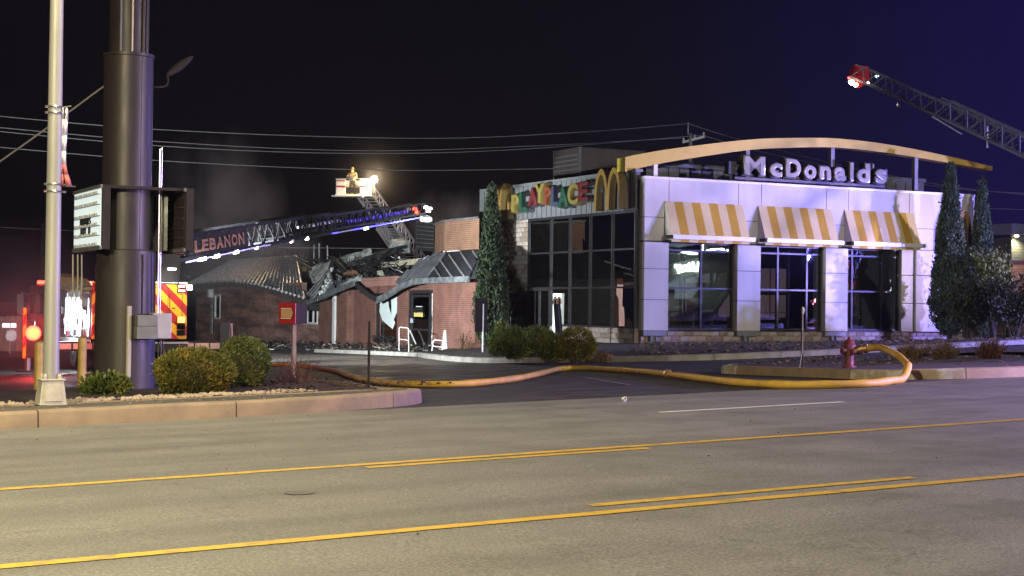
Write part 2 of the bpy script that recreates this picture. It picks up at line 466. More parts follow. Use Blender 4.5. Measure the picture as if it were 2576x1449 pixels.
M['leaf_cyp'] = m_leaf('cypress_scales', [(.020, .040, .024), (.044, .072, .038), (.078, .10, .050)], 4.0)
M['leaf_dark'] = m_leaf('shrub_leaves', [(.012, .019, .013), (.030, .038, .021), (.058, .058, .034)], 2.0)
M['twig_red'] = m_leaf('dry_reddish_twigs', [(.06, .024, .016), (.12, .05, .028), (.20, .10, .05)], 5.0)
M['twig_tan'] = m_leaf('dry_tan_grass', [(.09, .055, .028), (.16, .10, .05), (.24, .17, .09)], 5.0)
M['bark'] = mat('bark', (.06, .045, .035), (.035, .027, .022), .9, 0, 12, bmp=.5)
M['rock'] = mat('river_rock', (.42, .34, .24), (.26, .2, .15), .75, 0, 3)
M['litter'] = m_leaf('fallen_leaves', [(.09, .062, .035), (.21, .155, .095), (.38, .32, .23)], 3.0)

# ------------------------------------------------------------------ setting: ground, road, markings, kerbs
def site(o):
    o.rotation_euler = (0, 0, TH); return o
def grid_mesh(name, As, Bs, off, m, zf=zt):
    vs = [(a, b, zf(a, b) + off) for b in Bs for a in As]
    n = len(As)
    fs = [(j * n + i, j * n + i + 1, (j + 1) * n + i + 1, (j + 1) * n + i) for j in range(len(Bs) - 1) for i in range(n - 1)]
    mb = MB(); mb.add(vs, fs)
    return site(mb.build(name, m, smooth=True, fix=False))
def frange(a, b, n): return [a + (b - a) * i / (n - 1) for i in range(n)]
tag(grid_mesh('ground', [-900, -400, -150, -70] + frange(-60, 80, 29) + [150, 400, 900],
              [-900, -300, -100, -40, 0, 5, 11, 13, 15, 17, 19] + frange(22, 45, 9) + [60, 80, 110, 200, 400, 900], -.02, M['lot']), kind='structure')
tag(grid_mesh('road', [-160, -110] + frange(-70, 80, 61) + [150, 300], [-14, -8, -4, 0, 4, 8, 11, 12, 13, 14, 15, 16, 17, 18, 18.75], 0.0, M['road']), kind='structure')
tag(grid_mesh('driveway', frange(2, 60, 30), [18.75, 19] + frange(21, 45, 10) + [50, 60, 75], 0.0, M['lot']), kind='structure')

def stripe(name, b, a0, a1, w, m, da=2.0, label=None):
    n = max(2, int((a1 - a0) / da) + 1)
    mb = MB(); As = frange(a0, a1, n)
    r2 = random.Random(int(b * 100 + a0))
    vs = []
    for a in As:
        vs.append((a, b - w / 2 + r2.uniform(-.006, .006), zt(a, b) + .005)); vs.append((a, b + w / 2 + r2.uniform(-.006, .006), zt(a, b) + .005))
    mb.add(vs, [(2 * i, 2 * i + 2, 2 * i + 3, 2 * i + 1) for i in range(n - 1)])
    o = site(mb.build(name, m, fix=False)); tag(o, label, None, None, 'structure'); return o
stripe('lane_line', 8.38, -60, 70, .125, M['yellow_line'], .5)
stripe('lane_line', 8.69, 5.1, 7.75, .11, M['yellow_line'], .4)
stripe('lane_line', 11.80, -60, 70, .125, M['yellow_line'], .5)
stripe('lane_line', 11.55, 4.75, 7.35, .11, M['yellow_line'], .4)
for k in range(-4, 7):
    stripe('lane_line', 15.5, 10.0 + 12.2 * k, 12.7 + 12.2 * k, .11, M['white_line'], .4)
mb = MB()
for (p, q) in (((15.8, 27.24), (13.86, 22.3)),):
    d = Vector((q[0] - p[0], q[1] - p[1])).normalized(); nn = Vector((-d.y, d.x)) * .05
    n = 8
    vs = []
    for i in range(n):
        a, b = p[0] + (q[0] - p[0]) * i / (n - 1), p[1] + (q[1] - p[1]) * i / (n - 1)
        for s in (-1, 1): vs.append((a + nn.x * s, b + nn.y * s, zt(a + nn.x * s, b + nn.y * s) + .006))
    mb.add(vs, [(2 * i, 2 * i + 2, 2 * i + 3, 2 * i + 1) for i in range(n - 1)])
tag(site(mb.build('parking_line', mat('faded_white_paint', (.20, .195, .18), (.07, .067, .062), .7, 0, 9), fix=False)), kind='structure')

def poly_len(P): return sum((Vector(P[i + 1]) - Vector(P[i])).length for i in range(len(P) - 1))
def walk(P, s):
    for i in range(len(P) - 1):
        d = (Vector(P[i + 1]) - Vector(P[i])).length
        if s <= d or i == len(P) - 2:
            t = s / d if d else 0
            return Vector(P[i]).lerp(Vector(P[i + 1]), t), (Vector(P[i + 1]) - Vector(P[i])).normalized()
        s -= d
def smooth_line(P, n=4):
    out = []
    Q = [Vector(p) for p in P]
    for i in range(len(Q) - 1):
        p0, p1, p2, p3 = Q[max(i - 1, 0)], Q[i], Q[i + 1], Q[min(i + 2, len(Q) - 1)]
        for k in range(n):
            t = k / n
            out.append(.5 * ((2 * p1) + (p2 - p0) * t + (2 * p0 - 5 * p1 + 4 * p2 - p3) * t * t + (3 * p1 - p0 - 3 * p2 + p3) * t ** 3))
    out.append(Q[-1])
    return out
def kerb_run(name, P, w, h, m, step, side=1, base=None, mlist=None):
    """a run of single kerb stones along the line P (a, b); the face looks to the right of the walking direction if side = 1"""
    root = bpy.data.objects.new(name, None); link(root); site(root); tag(root, kind='structure')
    tot = poly_len(P); n = max(1, round(tot / step)); seg = tot / n
    for k in range(n):
        s0, s1 = k * seg + .008, (k + 1) * seg - .008
        ns = max(2, int(seg / .35) + 1)
        rows = []
        for i in range(ns):
            s = s0 + (s1 - s0) * i / (ns - 1)
            p, t = walk(P, s)
            nrm = Vector((t.y, -t.x)) * side
            z = zt(p.x, p.y)
            j = rnd.uniform(-.004, .004)
            q = p - nrm * w
            rows.append([(p.x + nrm.x * .02, p.y + nrm.y * .02, z - .12), (p.x, p.y, z + h - .035), (p.x - nrm.x * .012, p.y - nrm.y * .012, z + h - .012 + j),
                         (p.x - nrm.x * .04, p.y - nrm.y * .04, z + h + j), (q.x, q.y, z + h + .004 + j), (q.x, q.y, z - .12)])
        mb = MB(); vs = [v for r in rows for v in r]; c = 6
        fs = [(i * c + k2, i * c + (k2 + 1) % c, (i + 1) * c + (k2 + 1) % c, (i + 1) * c + k2) for i in range(ns - 1) for k2 in range(c)]
        fs += [tuple(range(c)), tuple(range((ns - 1) * c, ns * c))[::-1]]
        mb.add(vs, fs)
        mb.build('kerb_stone', (mlist[k % len(mlist)] if mlist else m), root, smooth=True)
    return root
KERB_L = [(-34, 18.62), (-20, 18.62), (-8, 18.6), (0, 18.6), (4, 18.6), (6.6, 18.65), (7.6, 18.85), (8.5, 19.3), (9.0, 19.95), (9.12, 20.6), (8.95, 21.1)]
kerb_run('kerb_island', smooth_line(KERB_L[:6], 3)[:-1] + smooth_line(KERB_L[5:], 5), .17, .19, M['kerb'], 2.35)
kerb_run('kerb_bed_edge', [(-14, 20.95), (0, 20.95), (5, 20.95), (8.7, 20.85)], .14, .17, M['kerb'], 2.6)
KERB_H = smooth_line([(21.5, 27.6), (19.6, 27.2), (18.5, 26.4), (18.0, 25.0), (17.5, 22.4), (17.15, 20.4), (17.35, 19.3), (18.3, 18.75), (20, 18.62)], 4) + [Vector((26, 18.62)), Vector((40, 18.62)), Vector((70, 18.62))]
kerb_run('kerb_hydrant_bed', KERB_H, .17, .16, M['kerb'], 2.3, mlist=[M['kerb'], M['kerb_stained'], M['kerb']])
KERB_B = smooth_line([(24.2, 54), (23.4, 51.2), (22.5, 46.6), (22.9, 42.6), (24.0, 39.3), (25.6, 37.4), (28.6, 37.2), (34.9, 39.35), (42, 42.0), (56, 45.6)], 4)
kerb_run('kerb_building_bed', KERB_B, .2, .17, M['kerb_pale'], 2.2)
kerb_run('kerb_entrance', [(24.6, 66), (24.5, 60.5), (24.3, 54.3)], .2, .15, M['kerb_pale'], 2.2)

def loft(name, outer, inner, rows, m, zo, zi, jit=.02, bulge=0.0):
    n = len(outer); vs = []
    for r in range(rows + 1):
        t = r / rows
        for i in range(n):
            p = Vector(outer[i]).lerp(Vector(inner[i]), t)
            z = zo(*outer[i]) * (1 - t) + zi(*inner[i]) * t + bulge * math.sin(math.pi * t) + (rnd.uniform(-jit, jit) if 0 < r < rows else 0)
            vs.append((p.x, p.y, z))
    fs = [(r * n + i, r * n + i + 1, (r + 1) * n + i + 1, (r + 1) * n + i) for r in range(rows) for i in range(n - 1)]
    mb = MB(); mb.add(vs, fs)
    o = site(mb.build(name, m, smooth=True, fix=False)); tag(o, kind='structure'); return o
def resample(P, n):
    L_ = poly_len(P); return [tuple(walk(P, L_ * i / (n - 1))[0]) for i in range(n)]
up15 = lambda a, b: zt(a, b) + .165
loft('verge_strip', [(a, 18.78) for a in frange(-34, 6.6, 30)] + [(7.55, 19.02), (8.35, 19.42), (8.8, 20.0), (8.92, 20.55)],
     [(a, 20.95) for a in frange(-34, 6.6, 30)] + [(7.4, 20.95), (8.0, 20.93), (8.4, 20.9), (8.78, 20.86)], 4, M['verge'], lambda a, b: zt(a, b) + .185, lambda a, b: zt(a, b) + .165, .01)
BEDL_O = [(a, 21.09) for a in frange(-30, 8.6, 34)] + [(8.9, 21.12)]
BEDL_I = [(a, 30.5 + .3 * math.sin(a)) for a in frange(-30, 9.6, 34)] + [(10.5, 30.0)]
loft('planting_bed', BEDL_O, BEDL_I, 14, M['mulch'], up15, lambda a, b: zt(a, b) + .12, .025, .02)
# right-hand edge of that bed, a low kerb falling to the driveway
kerb_run('kerb_bed_side', smooth_line([(8.95, 21.1), (9.5, 22.4), (10.2, 25.5), (10.75, 28.6), (10.5, 30.2)], 3)[::-1], .14, .15, M['kerb'], 2.0, side=-1)
hk = [(p.x, p.y) for p in KERB_H]
H_O = resample([(p[0] + .1, p[1] + .05) for p in hk if p[0] < 41], 40)
H_I = resample([(22.5, 27.7), (22.2, 27.0), (22.2, 26.0), (22.4, 26.0), (24, 27), (30, 29.5), (40, 33)], 40)
loft('hydrant_bed', H_O, H_I, 10, M['mulch'], lambda a, b: zt(a, b) + .15, lambda a, b: zt(a, b) + .16, .02, .03)
loft('right_verge', [(a, 18.8) for a in frange(24, 70, 20)], [(a, 30 + (a - 30) * .35) for a in frange(24, 70, 20)], 6, M['mulch'], lambda a, b: zt(a, b) + .14, lambda a, b: zt(a, b) + .2, .02, .08)
B_O = resample([(p.x, p.y) for p in KERB_B], 40)
B_I = resample([(28.4, 57.5), (30.2, 57.5), (31.6, 56), (31.9, 53.5), (32.1, 51.3), (36, 51.3), (42, 51.3), (52, 51.3)], 40)
def zbed(a, b): return .10 if a > 33 else .10 + (zt(a, b) + .15 - .10) * min(1, max(0, (33 - a) / 3.5))
loft('building_bed', [(a, b) for a, b in B_O], B_I, 12, M['mulch'], lambda a, b: zt(a, b) + .16, zbed, .03, .05)
def bed_z(a, b):
    # height of the building bed, by the nearest spoke of the loft
    best = None
    for (o, i) in zip(B_O, B_I):
        o_, i_ = Vector(o), Vector(i); d = i_ - o_
        t = max(0, min(1, (Vector((a, b)) - o_).dot(d) / d.length_squared))
        e = ((o_ + d * t) - Vector((a, b))).length
        if best is None or e < best[0]: best = (e, (zt(*o) + .16) * (1 - t) + zbed(*i) * t + .05 * math.sin(math.pi * t))
    return best[1]

# loose stuff on the beds
def scatter(name, m, pts, size, flat=False, kind='stuff', label=None, cat=None):
    mb = MB()
    for (a, b, z) in pts:
        s = rnd.uniform(size * .5, size * 1.3)
        if flat:
            ang = rnd.uniform(0, 6.28); c, s_ = math.cos(ang), math.sin(ang)
            tz = rnd.uniform(-.3, .9) * s; l = s; w = s * .6
            vs = [(a - c * l, b - s_ * l, z), (a + s_ * w, b - c * w, z + tz * .5 + .004), (a + c * l, b + s_ * l, z + tz + .006), (a - s_ * w, b + c * w, z + .012)]
            mb.add(vs, [(0, 1, 2), (0, 2, 3)])
        else:
            k = [rnd.uniform(.6, 1.2) for _ in range(8)]
            vs = [(a + s * k[0], b, z), (a + .2 * s, b + s * k[1], z), (a - s * k[2], b + .1 * s, z), (a - .1 * s, b - s * k[3], z), (a + .3 * s, b - .2 * s, z + s * .7 * k[4]), (a - .4 * s, b + .3 * s, z + s * .65 * k[5])]
            mb.add(vs, [(0, 1, 4), (1, 5, 4), (1, 2, 5), (2, 3, 5), (3, 4, 5), (3, 0, 4), (0, 3, 2, 1)])
    o = site(mb.build(name, m, smooth=not flat, fix=False)); tag(o, label, cat, None, kind); return o
pts = []
for _ in range(520):
    a, b = rnd.uniform(-6, 6.4), 21.2 + abs(rnd.gauss(0, .55)); pts.append((a, b, zt(a, b) + .175))
for _ in range(230):
    a, b = rnd.uniform(4.5, 8.0), 21.2 + abs(rnd.gauss(0, .4)); pts.append((a, b, zt(a, b) + .175))
scatter('river_rocks', M['rock'], pts, .045, False, 'stuff', 'rounded tan river rocks strewn along the sign bed', 'rocks')
pts = []
for _ in range(2600):
    k = rnd.uniform(12, 37); i = int(k); t = rnd.random() ** 1.5
    o_, i_ = Vector(B_O[i]).lerp(Vector(B_O[i + 1]), k - i), Vector(B_I[i]).lerp(Vector(B_I[i + 1]), k - i)
    p = o_.lerp(i_, .05 + .9 * t)
    z = (zt(o_.x, o_.y) + .16) * (1 - t) + zbed(i_.x, i_.y) * t + .05 * math.sin(math.pi * t) + .015
    pts.append((p.x, p.y, z))
scatter('fallen_leaves', M['litter'], pts, .075, True, 'stuff', 'pale fallen leaves covering the bank under the big windows', 'leaves')
pts = []
for _ in range(900):
    k = rnd.uniform(0, 37); i = int(k); t = rnd.random()
    p = Vector(H_O[i]).lerp(Vector(H_I[i]), t); pts.append((p.x, p.y, zt(p.x, p.y) + .19))
scatter('fallen_leaves', M['litter'], pts, .05, True, 'stuff', 'brown fallen leaves on the bed round the hydrant', 'leaves')
pts = []
for _ in range(420):
    a, b = rnd.uniform(-2, 8.4), rnd.uniform(18.9, 20.8); pts.append((a, b, zt(a, b) + .19))
scatter('gravel', M['litter'], pts, .016, True, 'stuff', 'fine grit on the dark strip behind the kerb', 'gravel')
pts = []
for _ in range(800):
    a, b = rnd.uniform(7.2, 10.2), rnd.uniform(21.2, 29); pts.append((a, b, zt(a, b) + .19))
scatter('bark_mulch', mat('shredded_bark', (.07, .04, .025), (.03, .018, .013), .95, 0, 20), pts, .04, True, 'stuff', 'shredded bark on the bed round the red arrow sign', 'mulch')
pts = []
for _ in range(90):
    a, b = rnd.uniform(-3, 20), rnd.uniform(6, 18.5); pts.append((a, b, zt(a, b) + .004))
scatter('grit', mat('dark_grit', (.03, .028, .025), None, .8), pts, .012, True, 'stuff', 'sparse dark grit on the road', 'grit')
mb = MB(); mb.lathe([(.11, 0), (.11, .003), (.10, .004)], 20, (0, 0, 0))
o = mb.build('valve_cover', mat('worn_iron', (.105, .10, .088), (.085, .08, .07), .8)); o.location = W(3.75, 10.31, zt(3.75, 10.31) + .003); tag(o, 'small round dark valve cover set in the middle lane', 'cover')
mb = MB(); mb.lathe([(.018, 0), (.027, .06), (.024, .063), (.016, .006)], 10, (0, 0, 0)); mb.box(.02, .06, -.03, .03, 0, .004)
o = mb.build('paper_cup', M['white_paint'], smooth=True); o.location = W(10.82, 17.64, zt(10.82, 17.64) + .045); o.rotation_euler = (1.45, .2, .6); tag(o, 'crumpled white paper cup lying on the road', 'litter')

# ------------------------------------------------------------------ street lighting
def spot(name, loc, target, watts, col, angle=150, blend=.8, size=.25, parent=None):
    l = bpy.data.lights.new(name, 'SPOT'); l.energy = watts; l.color = col; l.spot_size = rad(angle); l.spot_blend = blend; l.shadow_soft_size = size
    o = bpy.data.objects.new(name, l); sc.collection.objects.link(o)
    o.location = loc; o.rotation_euler = (Vector(target) - Vector(loc)).to_track_quat('-Z', 'Y').to_euler()
    return o
def point(name, loc, watts, col, size=.12):
    l = bpy.data.lights.new(name, 'POINT'); l.energy = watts; l.color = col; l.shadow_soft_size = size
    o = bpy.data.objects.new(name, l); sc.collection.objects.link(o); o.location = loc
    return o
M['lamp_lens'] = glow('street_lamp_lens', (1.0, .90, .66), 30)
def street_lamp(a, b, rot, height, arm, watts, col, label, angle=155, group='street lamps along the road', base_z=None, tilt=0.0, banner=False):
    z = zt(a, b) + (.17 if base_z is None else base_z)
    t = empty('street_lamp', a, b, z, label, 'street lamp', rot, group)
    base = MB()
    base.ext([(-.175, -.175, 0), (.175, -.175, 0), (.175, .175, 0), (-.175, .175, 0)], (0, 0, .02))
    vs = [(-.17, -.17, .02), (.17, -.17, .02), (.17, .17, .02), (-.17, .17, .02), (-.135, -.135, .31), (.135, -.135, .31), (.135, .135, .31), (-.135, .135, .31)]
    base.add(vs, [(0, 1, 5, 4), (1, 2, 6, 5), (2, 3, 7, 6), (3, 0, 4, 7), (4, 5, 6, 7)])
    base.box(-.155, .155, -.155, .155, .31, .335)
    bo = base.build('base', M['cast'], t, bevel=.008)
    dr = MB(); dr.ext([(-.11, -.170, .05), (.11, -.170, .05), (.092, -.145, .275), (-.092, -.145, .275)], (0, -.012, 0))
    dr.build('access_door', M['cast'], bo, bevel=.004)
    for (x, y) in ((-.09, -.09), (.09, -.09), (.09, .09), (-.09, .09)):
        nb = MB(); nb.lathe([(.028, .335), (.028, .37), (.018, .40)], 8, (x, y, 0)); nb.build('anchor_nut', M['cast'], bo)
    pl = MB(); pl.tube([(0, 0, .33), (0, 0, 3), (0, 0, 6), (0, 0, height)], [.102, .092, .080, .062], 24)
    pl.build('pole', M['galv'], t, smooth=True)
    ar = MB(); ar.tube([(0, 0, height - .9), (0, -.5, height - .35), (0, -1.2, height + .05), (0, -arm, height + .2)], [.045, .042, .038, .034], 10)
    ar.build('arm', M['galv'], t, smooth=True)
    hd = MB(); y0 = -arm
    hd.ext([(-.13, y0 + .1, height + .16), (.13, y0 + .1, height + .16), (.17, y0 - .35, height + .16), (.09, y0 - .6, height + .16), (-.09, y0 - .6, height + .16), (-.17, y0 - .35, height + .16)], (0, 0, .11))
    ho = hd.build('lamp_head', M['galv'], t, bevel=.03)
    ln = MB(); ln.box(-.10, .10, y0 - .45, y0 - .05, height + .145, height + .158)
    ln.build('lens', M['lamp_lens'], ho)
    loc = t.matrix_basis @ Vector((0, y0 - .25, height + .12))
    tg = loc + Vector((0, 0, -1)) + (Matrix.Rotation(TH + rot, 4, 'Z') @ Vector((0, -tilt, 0)))
    spot('street_light', loc, tg, watts, col, angle, .9, .2)
    return t
WARM = (1.0, .88, .57)
lampA = street_lamp(4.19, 20.82, 0.0, 9.4, 2.6, 1150, WARM, 'pale round street lamp pole with square cast base standing behind the kerb')
street_lamp(-8.0, .3, math.pi, 9.4, 2.6, 12500, WARM, 'street lamp on the near side of the road, left of the camera', 165, tilt=.45)
street_lamp(36.0, .3, math.pi, 9.4, 2.6, 9500, (1.0, .88, .72), 'street lamp on the near side of the road, right of the camera', 165, tilt=1.0)
# banner and its clamps on the visible pole
bn = bpy.data.objects.new('banner', None); link(bn); bn.location = W(4.19, 20.82, zt(4.19, 20.82) + .17); bn.rotation_euler = (0, 0, TH)
tag(bn, 'narrow folded white and red banner clamped to the pale lamp pole', 'banner')
def pole_z(v): return at(140, v, 20.35).z - bn.location.z
mb = MB()
zt0, zt1 = pole_z(268), pole_z(467)
prof = [(0, .08, .06), (.15, .085, .05), (.35, .075, .02), (.55, .062, .01), (.72, .068, .02), (.85, .10, .05), (1, .155, .07)]
for k in range(len(prof) - 1):
    t0, w0, d0 = prof[k]; t1, w1, d1 = prof[k + 1]
    z0, z1 = zt0 + (zt1 - zt0) * t0, zt0 + (zt1 - zt0) * t1
    x0 = .085
    for (i, (fa, fb)) in enumerate(((0, .35), (.35, .65), (.65, 1))):
        ya = [-d0, d0 * .6, -d0 * .4, d0 * .5]; yb = [-d1, d1 * .6, -d1 * .4, d1 * .5]
        mb.quad((x0 + w0 * fa, ya[i], z0), (x0 + w0 * fb, ya[i + 1], z0), (x0 + w1 * fb, yb[i + 1], z1), (x0 + w1 * fa, yb[i], z1), m=0 if t0 < .7 else 1)
fl = mb.build('banner_cloth', [mat('white_banner_cloth', (.72, .70, .62), (.58, .56, .5), .8, 0, 8), mat('red_banner_cloth', (.52, .16, .14), (.42, .12, .11), .8, 0, 8)], bn, smooth=True)
sd = fl.modifiers.new('thick', 'SOLIDIFY'); sd.thickness = .004
for v in (268, 283, 463, 481):
    z = pole_z(v); mb = MB()
    mb.lathe([(.098, -.012), (.104, 0), (.098, .012)], 20, (0, 0, z)); mb.box(-.125, -.09, -.02, .02, z - .014, z + .014)
    mb.box(.085, .15, -.015, .015, z - .012, z + .012)
    mb.build('clamp', M['steel'], bn)
mb = MB(); mb.tube([(.085, 0, zt0), (.20, -.02, zt0 + .02)], .01, 6); mb.tube([(.085, 0, zt1), (.27, 0, zt1)], .01, 6); mb.build('rod', M['black'], bn)

# ------------------------------------------------------------------ tall sign pylon
def glyphs(txt, size=1.0, extrude=0.0, bevel=0.0, offset=0.0):
    cu = bpy.data.curves.new('glyph', 'FONT'); cu.body = txt; cu.size = size; cu.extrude = extrude; cu.bevel_depth = bevel; cu.offset = offset
    cu.bevel_resolution = 2; cu.resolution_u = 4; cu.align_x = 'LEFT'
    o = bpy.data.objects.new('glyph', cu); sc.collection.objects.link(o)
    bpy.context.view_layer.update()
    me = bpy.data.meshes.new_from_object(o.evaluated_get(bpy.context.evaluated_depsgraph_get()))
    bpy.data.objects.remove(o); bpy.data.curves.remove(cu)
    return me
def fit(me, x0, x1, z0, z1, depth=None):
    """move a glyph mesh into the box x0..x1, z0..z1 of the xz plane (its face towards -y)"""
    xs = [v.co.x for v in me.vertices]; ys = [v.co.y for v in me.vertices]; zs = [v.co.z for v in me.vertices]
    lx, hx, ly, hy = min(xs), max(xs), min(ys), max(ys); mz = max(max(zs), 1e-6)
    for v in me.vertices:
        x, y, z = v.co
        v.co = (x0 + (x - lx) / max(hx - lx, 1e-6) * (x1 - x0), -z if depth is None else -z / mz * depth, z0 + (y - ly) / max(hy - ly, 1e-6) * (z1 - z0))
    return me
def put(me, name, m, parent, smooth=False):
    me.materials.clear(); me.materials.append(m)
    o = bpy.data.objects.new(name, me); link(o, parent)
    return o

SA, SB = 6.7, 27.2
SZ = zt(SA, SB) + .13
py = empty('sign_pylon', SA, SB, SZ, 'tall thick dark brown steel sign pole with two board cabinets near the kerb', 'sign pole')
def pz(v): return at(318, v, 27.3).z - SZ
z_c0, z_c1, z_b0, z_b1 = pz(632), pz(140), pz(632), pz(474)
mb = MB(); mb.lathe([(.52, -.1), (.505, 1.0), (.495, z_c0)], 40); mb.build('lower_shaft', M['brown_steel'], py, smooth=True)
mb = MB(); mb.lathe([(.495, z_c0), (.415, z_c0 + .02), (.415, z_c1 - .06), (.432, z_c1 - .05), (.432, z_c1), (.35, z_c1)], 40); mb.build('middle_shaft', M['brown_steel'], py, smooth=True)
mb = MB(); mb.lathe([(.335, z_c1), (.33, z_c1 + 6)], 36); up_ = mb.build('upper_shaft', M['brown_steel'], py, smooth=True)
for (x, r, mm) in ((-.03, .017, 'stripe_pale'), (-.21, .02, 'grey_box'), (.17, .03, 'brown_steel'), (.24, .025, 'brown_steel')):
    y = -math.sqrt(max(.001, .34 ** 2 - x * x)) - r * .5
    mb = MB(); mb.tube([(x, y, z_c1), (x, y, z_c1 + 6)], r, 10); mb.build('conduit', M[mm], up_, smooth=True)
# weld seam and stains
for (x, za, zb_, rr) in ((.13, z_c0, z_c1 - .05, .415),):
    y = -math.sqrt(rr * rr - x * x)
    mb = MB(); mb.tube([(x, y, za), (x, y, zb_)], .007, 6); mb.build('weld_seam', M['brown_steel'], py)
# lamp bracket and floodlight arm on the right
mb = MB(); p0 = Vector((.41, 0, pz(216)))
kx = 27.3 / FPX
def lx(u): return (u - 326) * kx
mb.tube([(.40, 0, pz(216)), (lx(415), 0, pz(214)), (lx(424), 0, pz(208)), (lx(427), 0, pz(198)), (lx(424), 0, pz(184))], .018, 8)
fa = mb.build('lamp_arm', M['brown_dark'], py, smooth=True)
mb = MB(); q0, q1 = Vector((lx(424), 0, pz(184))), Vector((lx(488), 0, pz(131)))
mb.tube([q0, q0.lerp(q1, .12), q0.lerp(q1, .35), q0.lerp(q1, .7), q1], [.035, .05, .075, .07, .03], 10); mb.build('flood_lamp', M['brown_dark'], fa, smooth=True)
# two cabinets, read by drivers along the road
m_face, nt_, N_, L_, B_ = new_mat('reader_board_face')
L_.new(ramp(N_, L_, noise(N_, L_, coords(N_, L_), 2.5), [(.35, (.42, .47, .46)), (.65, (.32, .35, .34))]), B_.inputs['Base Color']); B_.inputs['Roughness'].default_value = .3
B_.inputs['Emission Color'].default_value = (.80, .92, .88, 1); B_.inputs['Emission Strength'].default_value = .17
def cabinet(x0, x1, lit):
    root = bpy.data.objects.new('reader_board', None); link(root, py)
    y0, y1 = -.62, 1.5
    mb = MB(); mb.box(x0, x1, y0, y1, z_b0, z_b1); c = mb.build('cabinet', M['brown_dark'], root, bevel=.012)
    fx = x0 - .012
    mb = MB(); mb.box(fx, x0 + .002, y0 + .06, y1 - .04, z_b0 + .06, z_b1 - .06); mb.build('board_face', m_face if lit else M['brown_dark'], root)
    for (a_, b_, c_, d_) in ((y0, y1, z_b1 - .055, z_b1 + .003), (y0, y1, z_b0 - .003, z_b0 + .055)):
        mb = MB(); mb.box(fx - .02, x0 + .003, a_, b_, c_, d_); mb.build('face_frame', M['grey_box'], root)
    hh = z_b1 - z_b0
    for k, t in enumerate((.86, .70, .52, .37, .22, .06)):
        mb = MB(); mb.box(fx - .012, fx, y0 + .08, y1 - .06, z_b0 + hh * t - .006, z_b0 + hh * t + .006); mb.build('letter_rail', M['steel'], root)
    return root
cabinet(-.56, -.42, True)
cabR = cabinet(.86, 1.0, False)
mb = MB(); mb.box(-.43, .87, -.56, -.44, z_b1 - .05, z_b1); mb.box(-.43, .87, .44, .56, z_b1 - .05, z_b1); mb.build('cross_frame', M['brown_dark'], py)
mb = MB(); mb.box(-.43, .87, -.40, .40, z_b1 - .035, z_b1 - .01); mb.build('top_plate', M['brown_dark'], py)
mb = MB(); mb.box(.60, .66, -.2, .5, z_b0 + .02, z_b1 - .12); mb.build('inner_panel', M['sheet'], py)
# writing on the left board: rows of white and dark characters
hh = z_b1 - z_b0
def board_row(txt, t, h, m, ya, yb):
    n = len(txt); st_ = (yb - ya) / n
    for i, ch in enumerate(txt):
        if ch == ' ': continue
        me = fit(glyphs(ch, 1, .01), 0, st_ * .72, 0, h)
        o = put(me, 'board_letter', m, py)
        o.rotation_euler = (0, 0, -math.pi / 2)
        o.location = (-.585, yb - i * st_, z_b0 + hh * t)
for t in (.87, .71, .53, .38, .23, .07):
    board_row('IIHIIEIIHIHIIEII'[:14], t, .045, M['white_paint'], -.45, 1.35)
board_row('MINIS', .41, .12, M['black'], .05, .9)
board_row('BUY 1', .26, .12, M['black'], .1, .85)
# electrical boxes, conduits and cables on the front of the shaft
def lz(v): return at(340, v, 26.9).z - SZ
mb = MB(); mb.box(lx(332), lx(381), -.70, -.50, lz(820), lz(792)); mb.box(lx(330), lx(380), -.72, -.50, lz(852), lz(820.5)); b1 = mb.build('meter_box', M['grey_box'], py, bevel=.01)
mb = MB(); mb.box(lx(372), lx(418), -.66, -.34, lz(851), lz(787)); mb.build('switch_box', M['lilac_box'], py, bevel=.012)
mb = MB(); mb.box(lx(368), lx(384), -.60, -.40, lz(848), lz(790)); mb.build('box_back', M['brown_dark'], py)
mb = MB(); mb.tube([(lx(317), -.53, lz(948)), (lx(317), -.53, lz(770))], .045, 10); mb.build('conduit', M['cast'], py, smooth=True)
for u, r, va, vb, y in ((351, .012, 790, 640, -.48), (396, .012, 787, 370, -.32), (404, .010, 787, 365, -.25), (385, .015, 787, 640, -.40)):
    mb = MB(); mb.tube([(lx(u), y, lz(va)), (lx(u), y, lz(vb))], r, 8); mb.build('conduit', M['brown_dark'] if u < 390 else M['steel'], py, smooth=True)
for k in range(3):
    mb = MB(); x = lx(398 + 4 * k)
    mb.tube([(x - .02, -.42, lz(850)), (x - .03 + .02 * k, -.45, lz(880)), (x - .02, -.44, lz(930)), (x + .02 * k, -.5, lz(965)), (x + .08 + .05 * k, -.55, lz(985))], .011, 6); mb.build('cable', M['black'], py, smooth=True)
for u in (206, 218, 228):
    mb = MB(); xx = lx(u) + .03; mb.tube([(xx, .5, lz(640)), (xx + .02, .55, lz(720)), (xx, .6, lz(760))], .014, 6); mb.build('hanging_cable', M['cast'], py, smooth=True)

# ------------------------------------------------------------------ bollards, signs and posts
def bollard(a, b, h, r, label):
    t = empty('bollard', a, b, zt(a, b), label, 'bollard', 0, 'yellow bollards round the sign bed')
    mb = MB(); mb.lathe([(r, -.05), (r, h - .02), (r * .93, h), (r * .5, h + .025), (.005, h + .03)], 18); mb.build('post', M['bollard'], t, smooth=True)
bollard(6.48, 33.4, 1.0, .10, 'yellow bollard just left of the lamp pole, hiding the red truck light')
bollard(7.74, 35.18, 1.08, .095, 'yellow bollard between the lamp pole and the thick sign pole')
bollard(12.6, 38.5, 1.02, .12, 'yellow bollard behind the two round bushes')

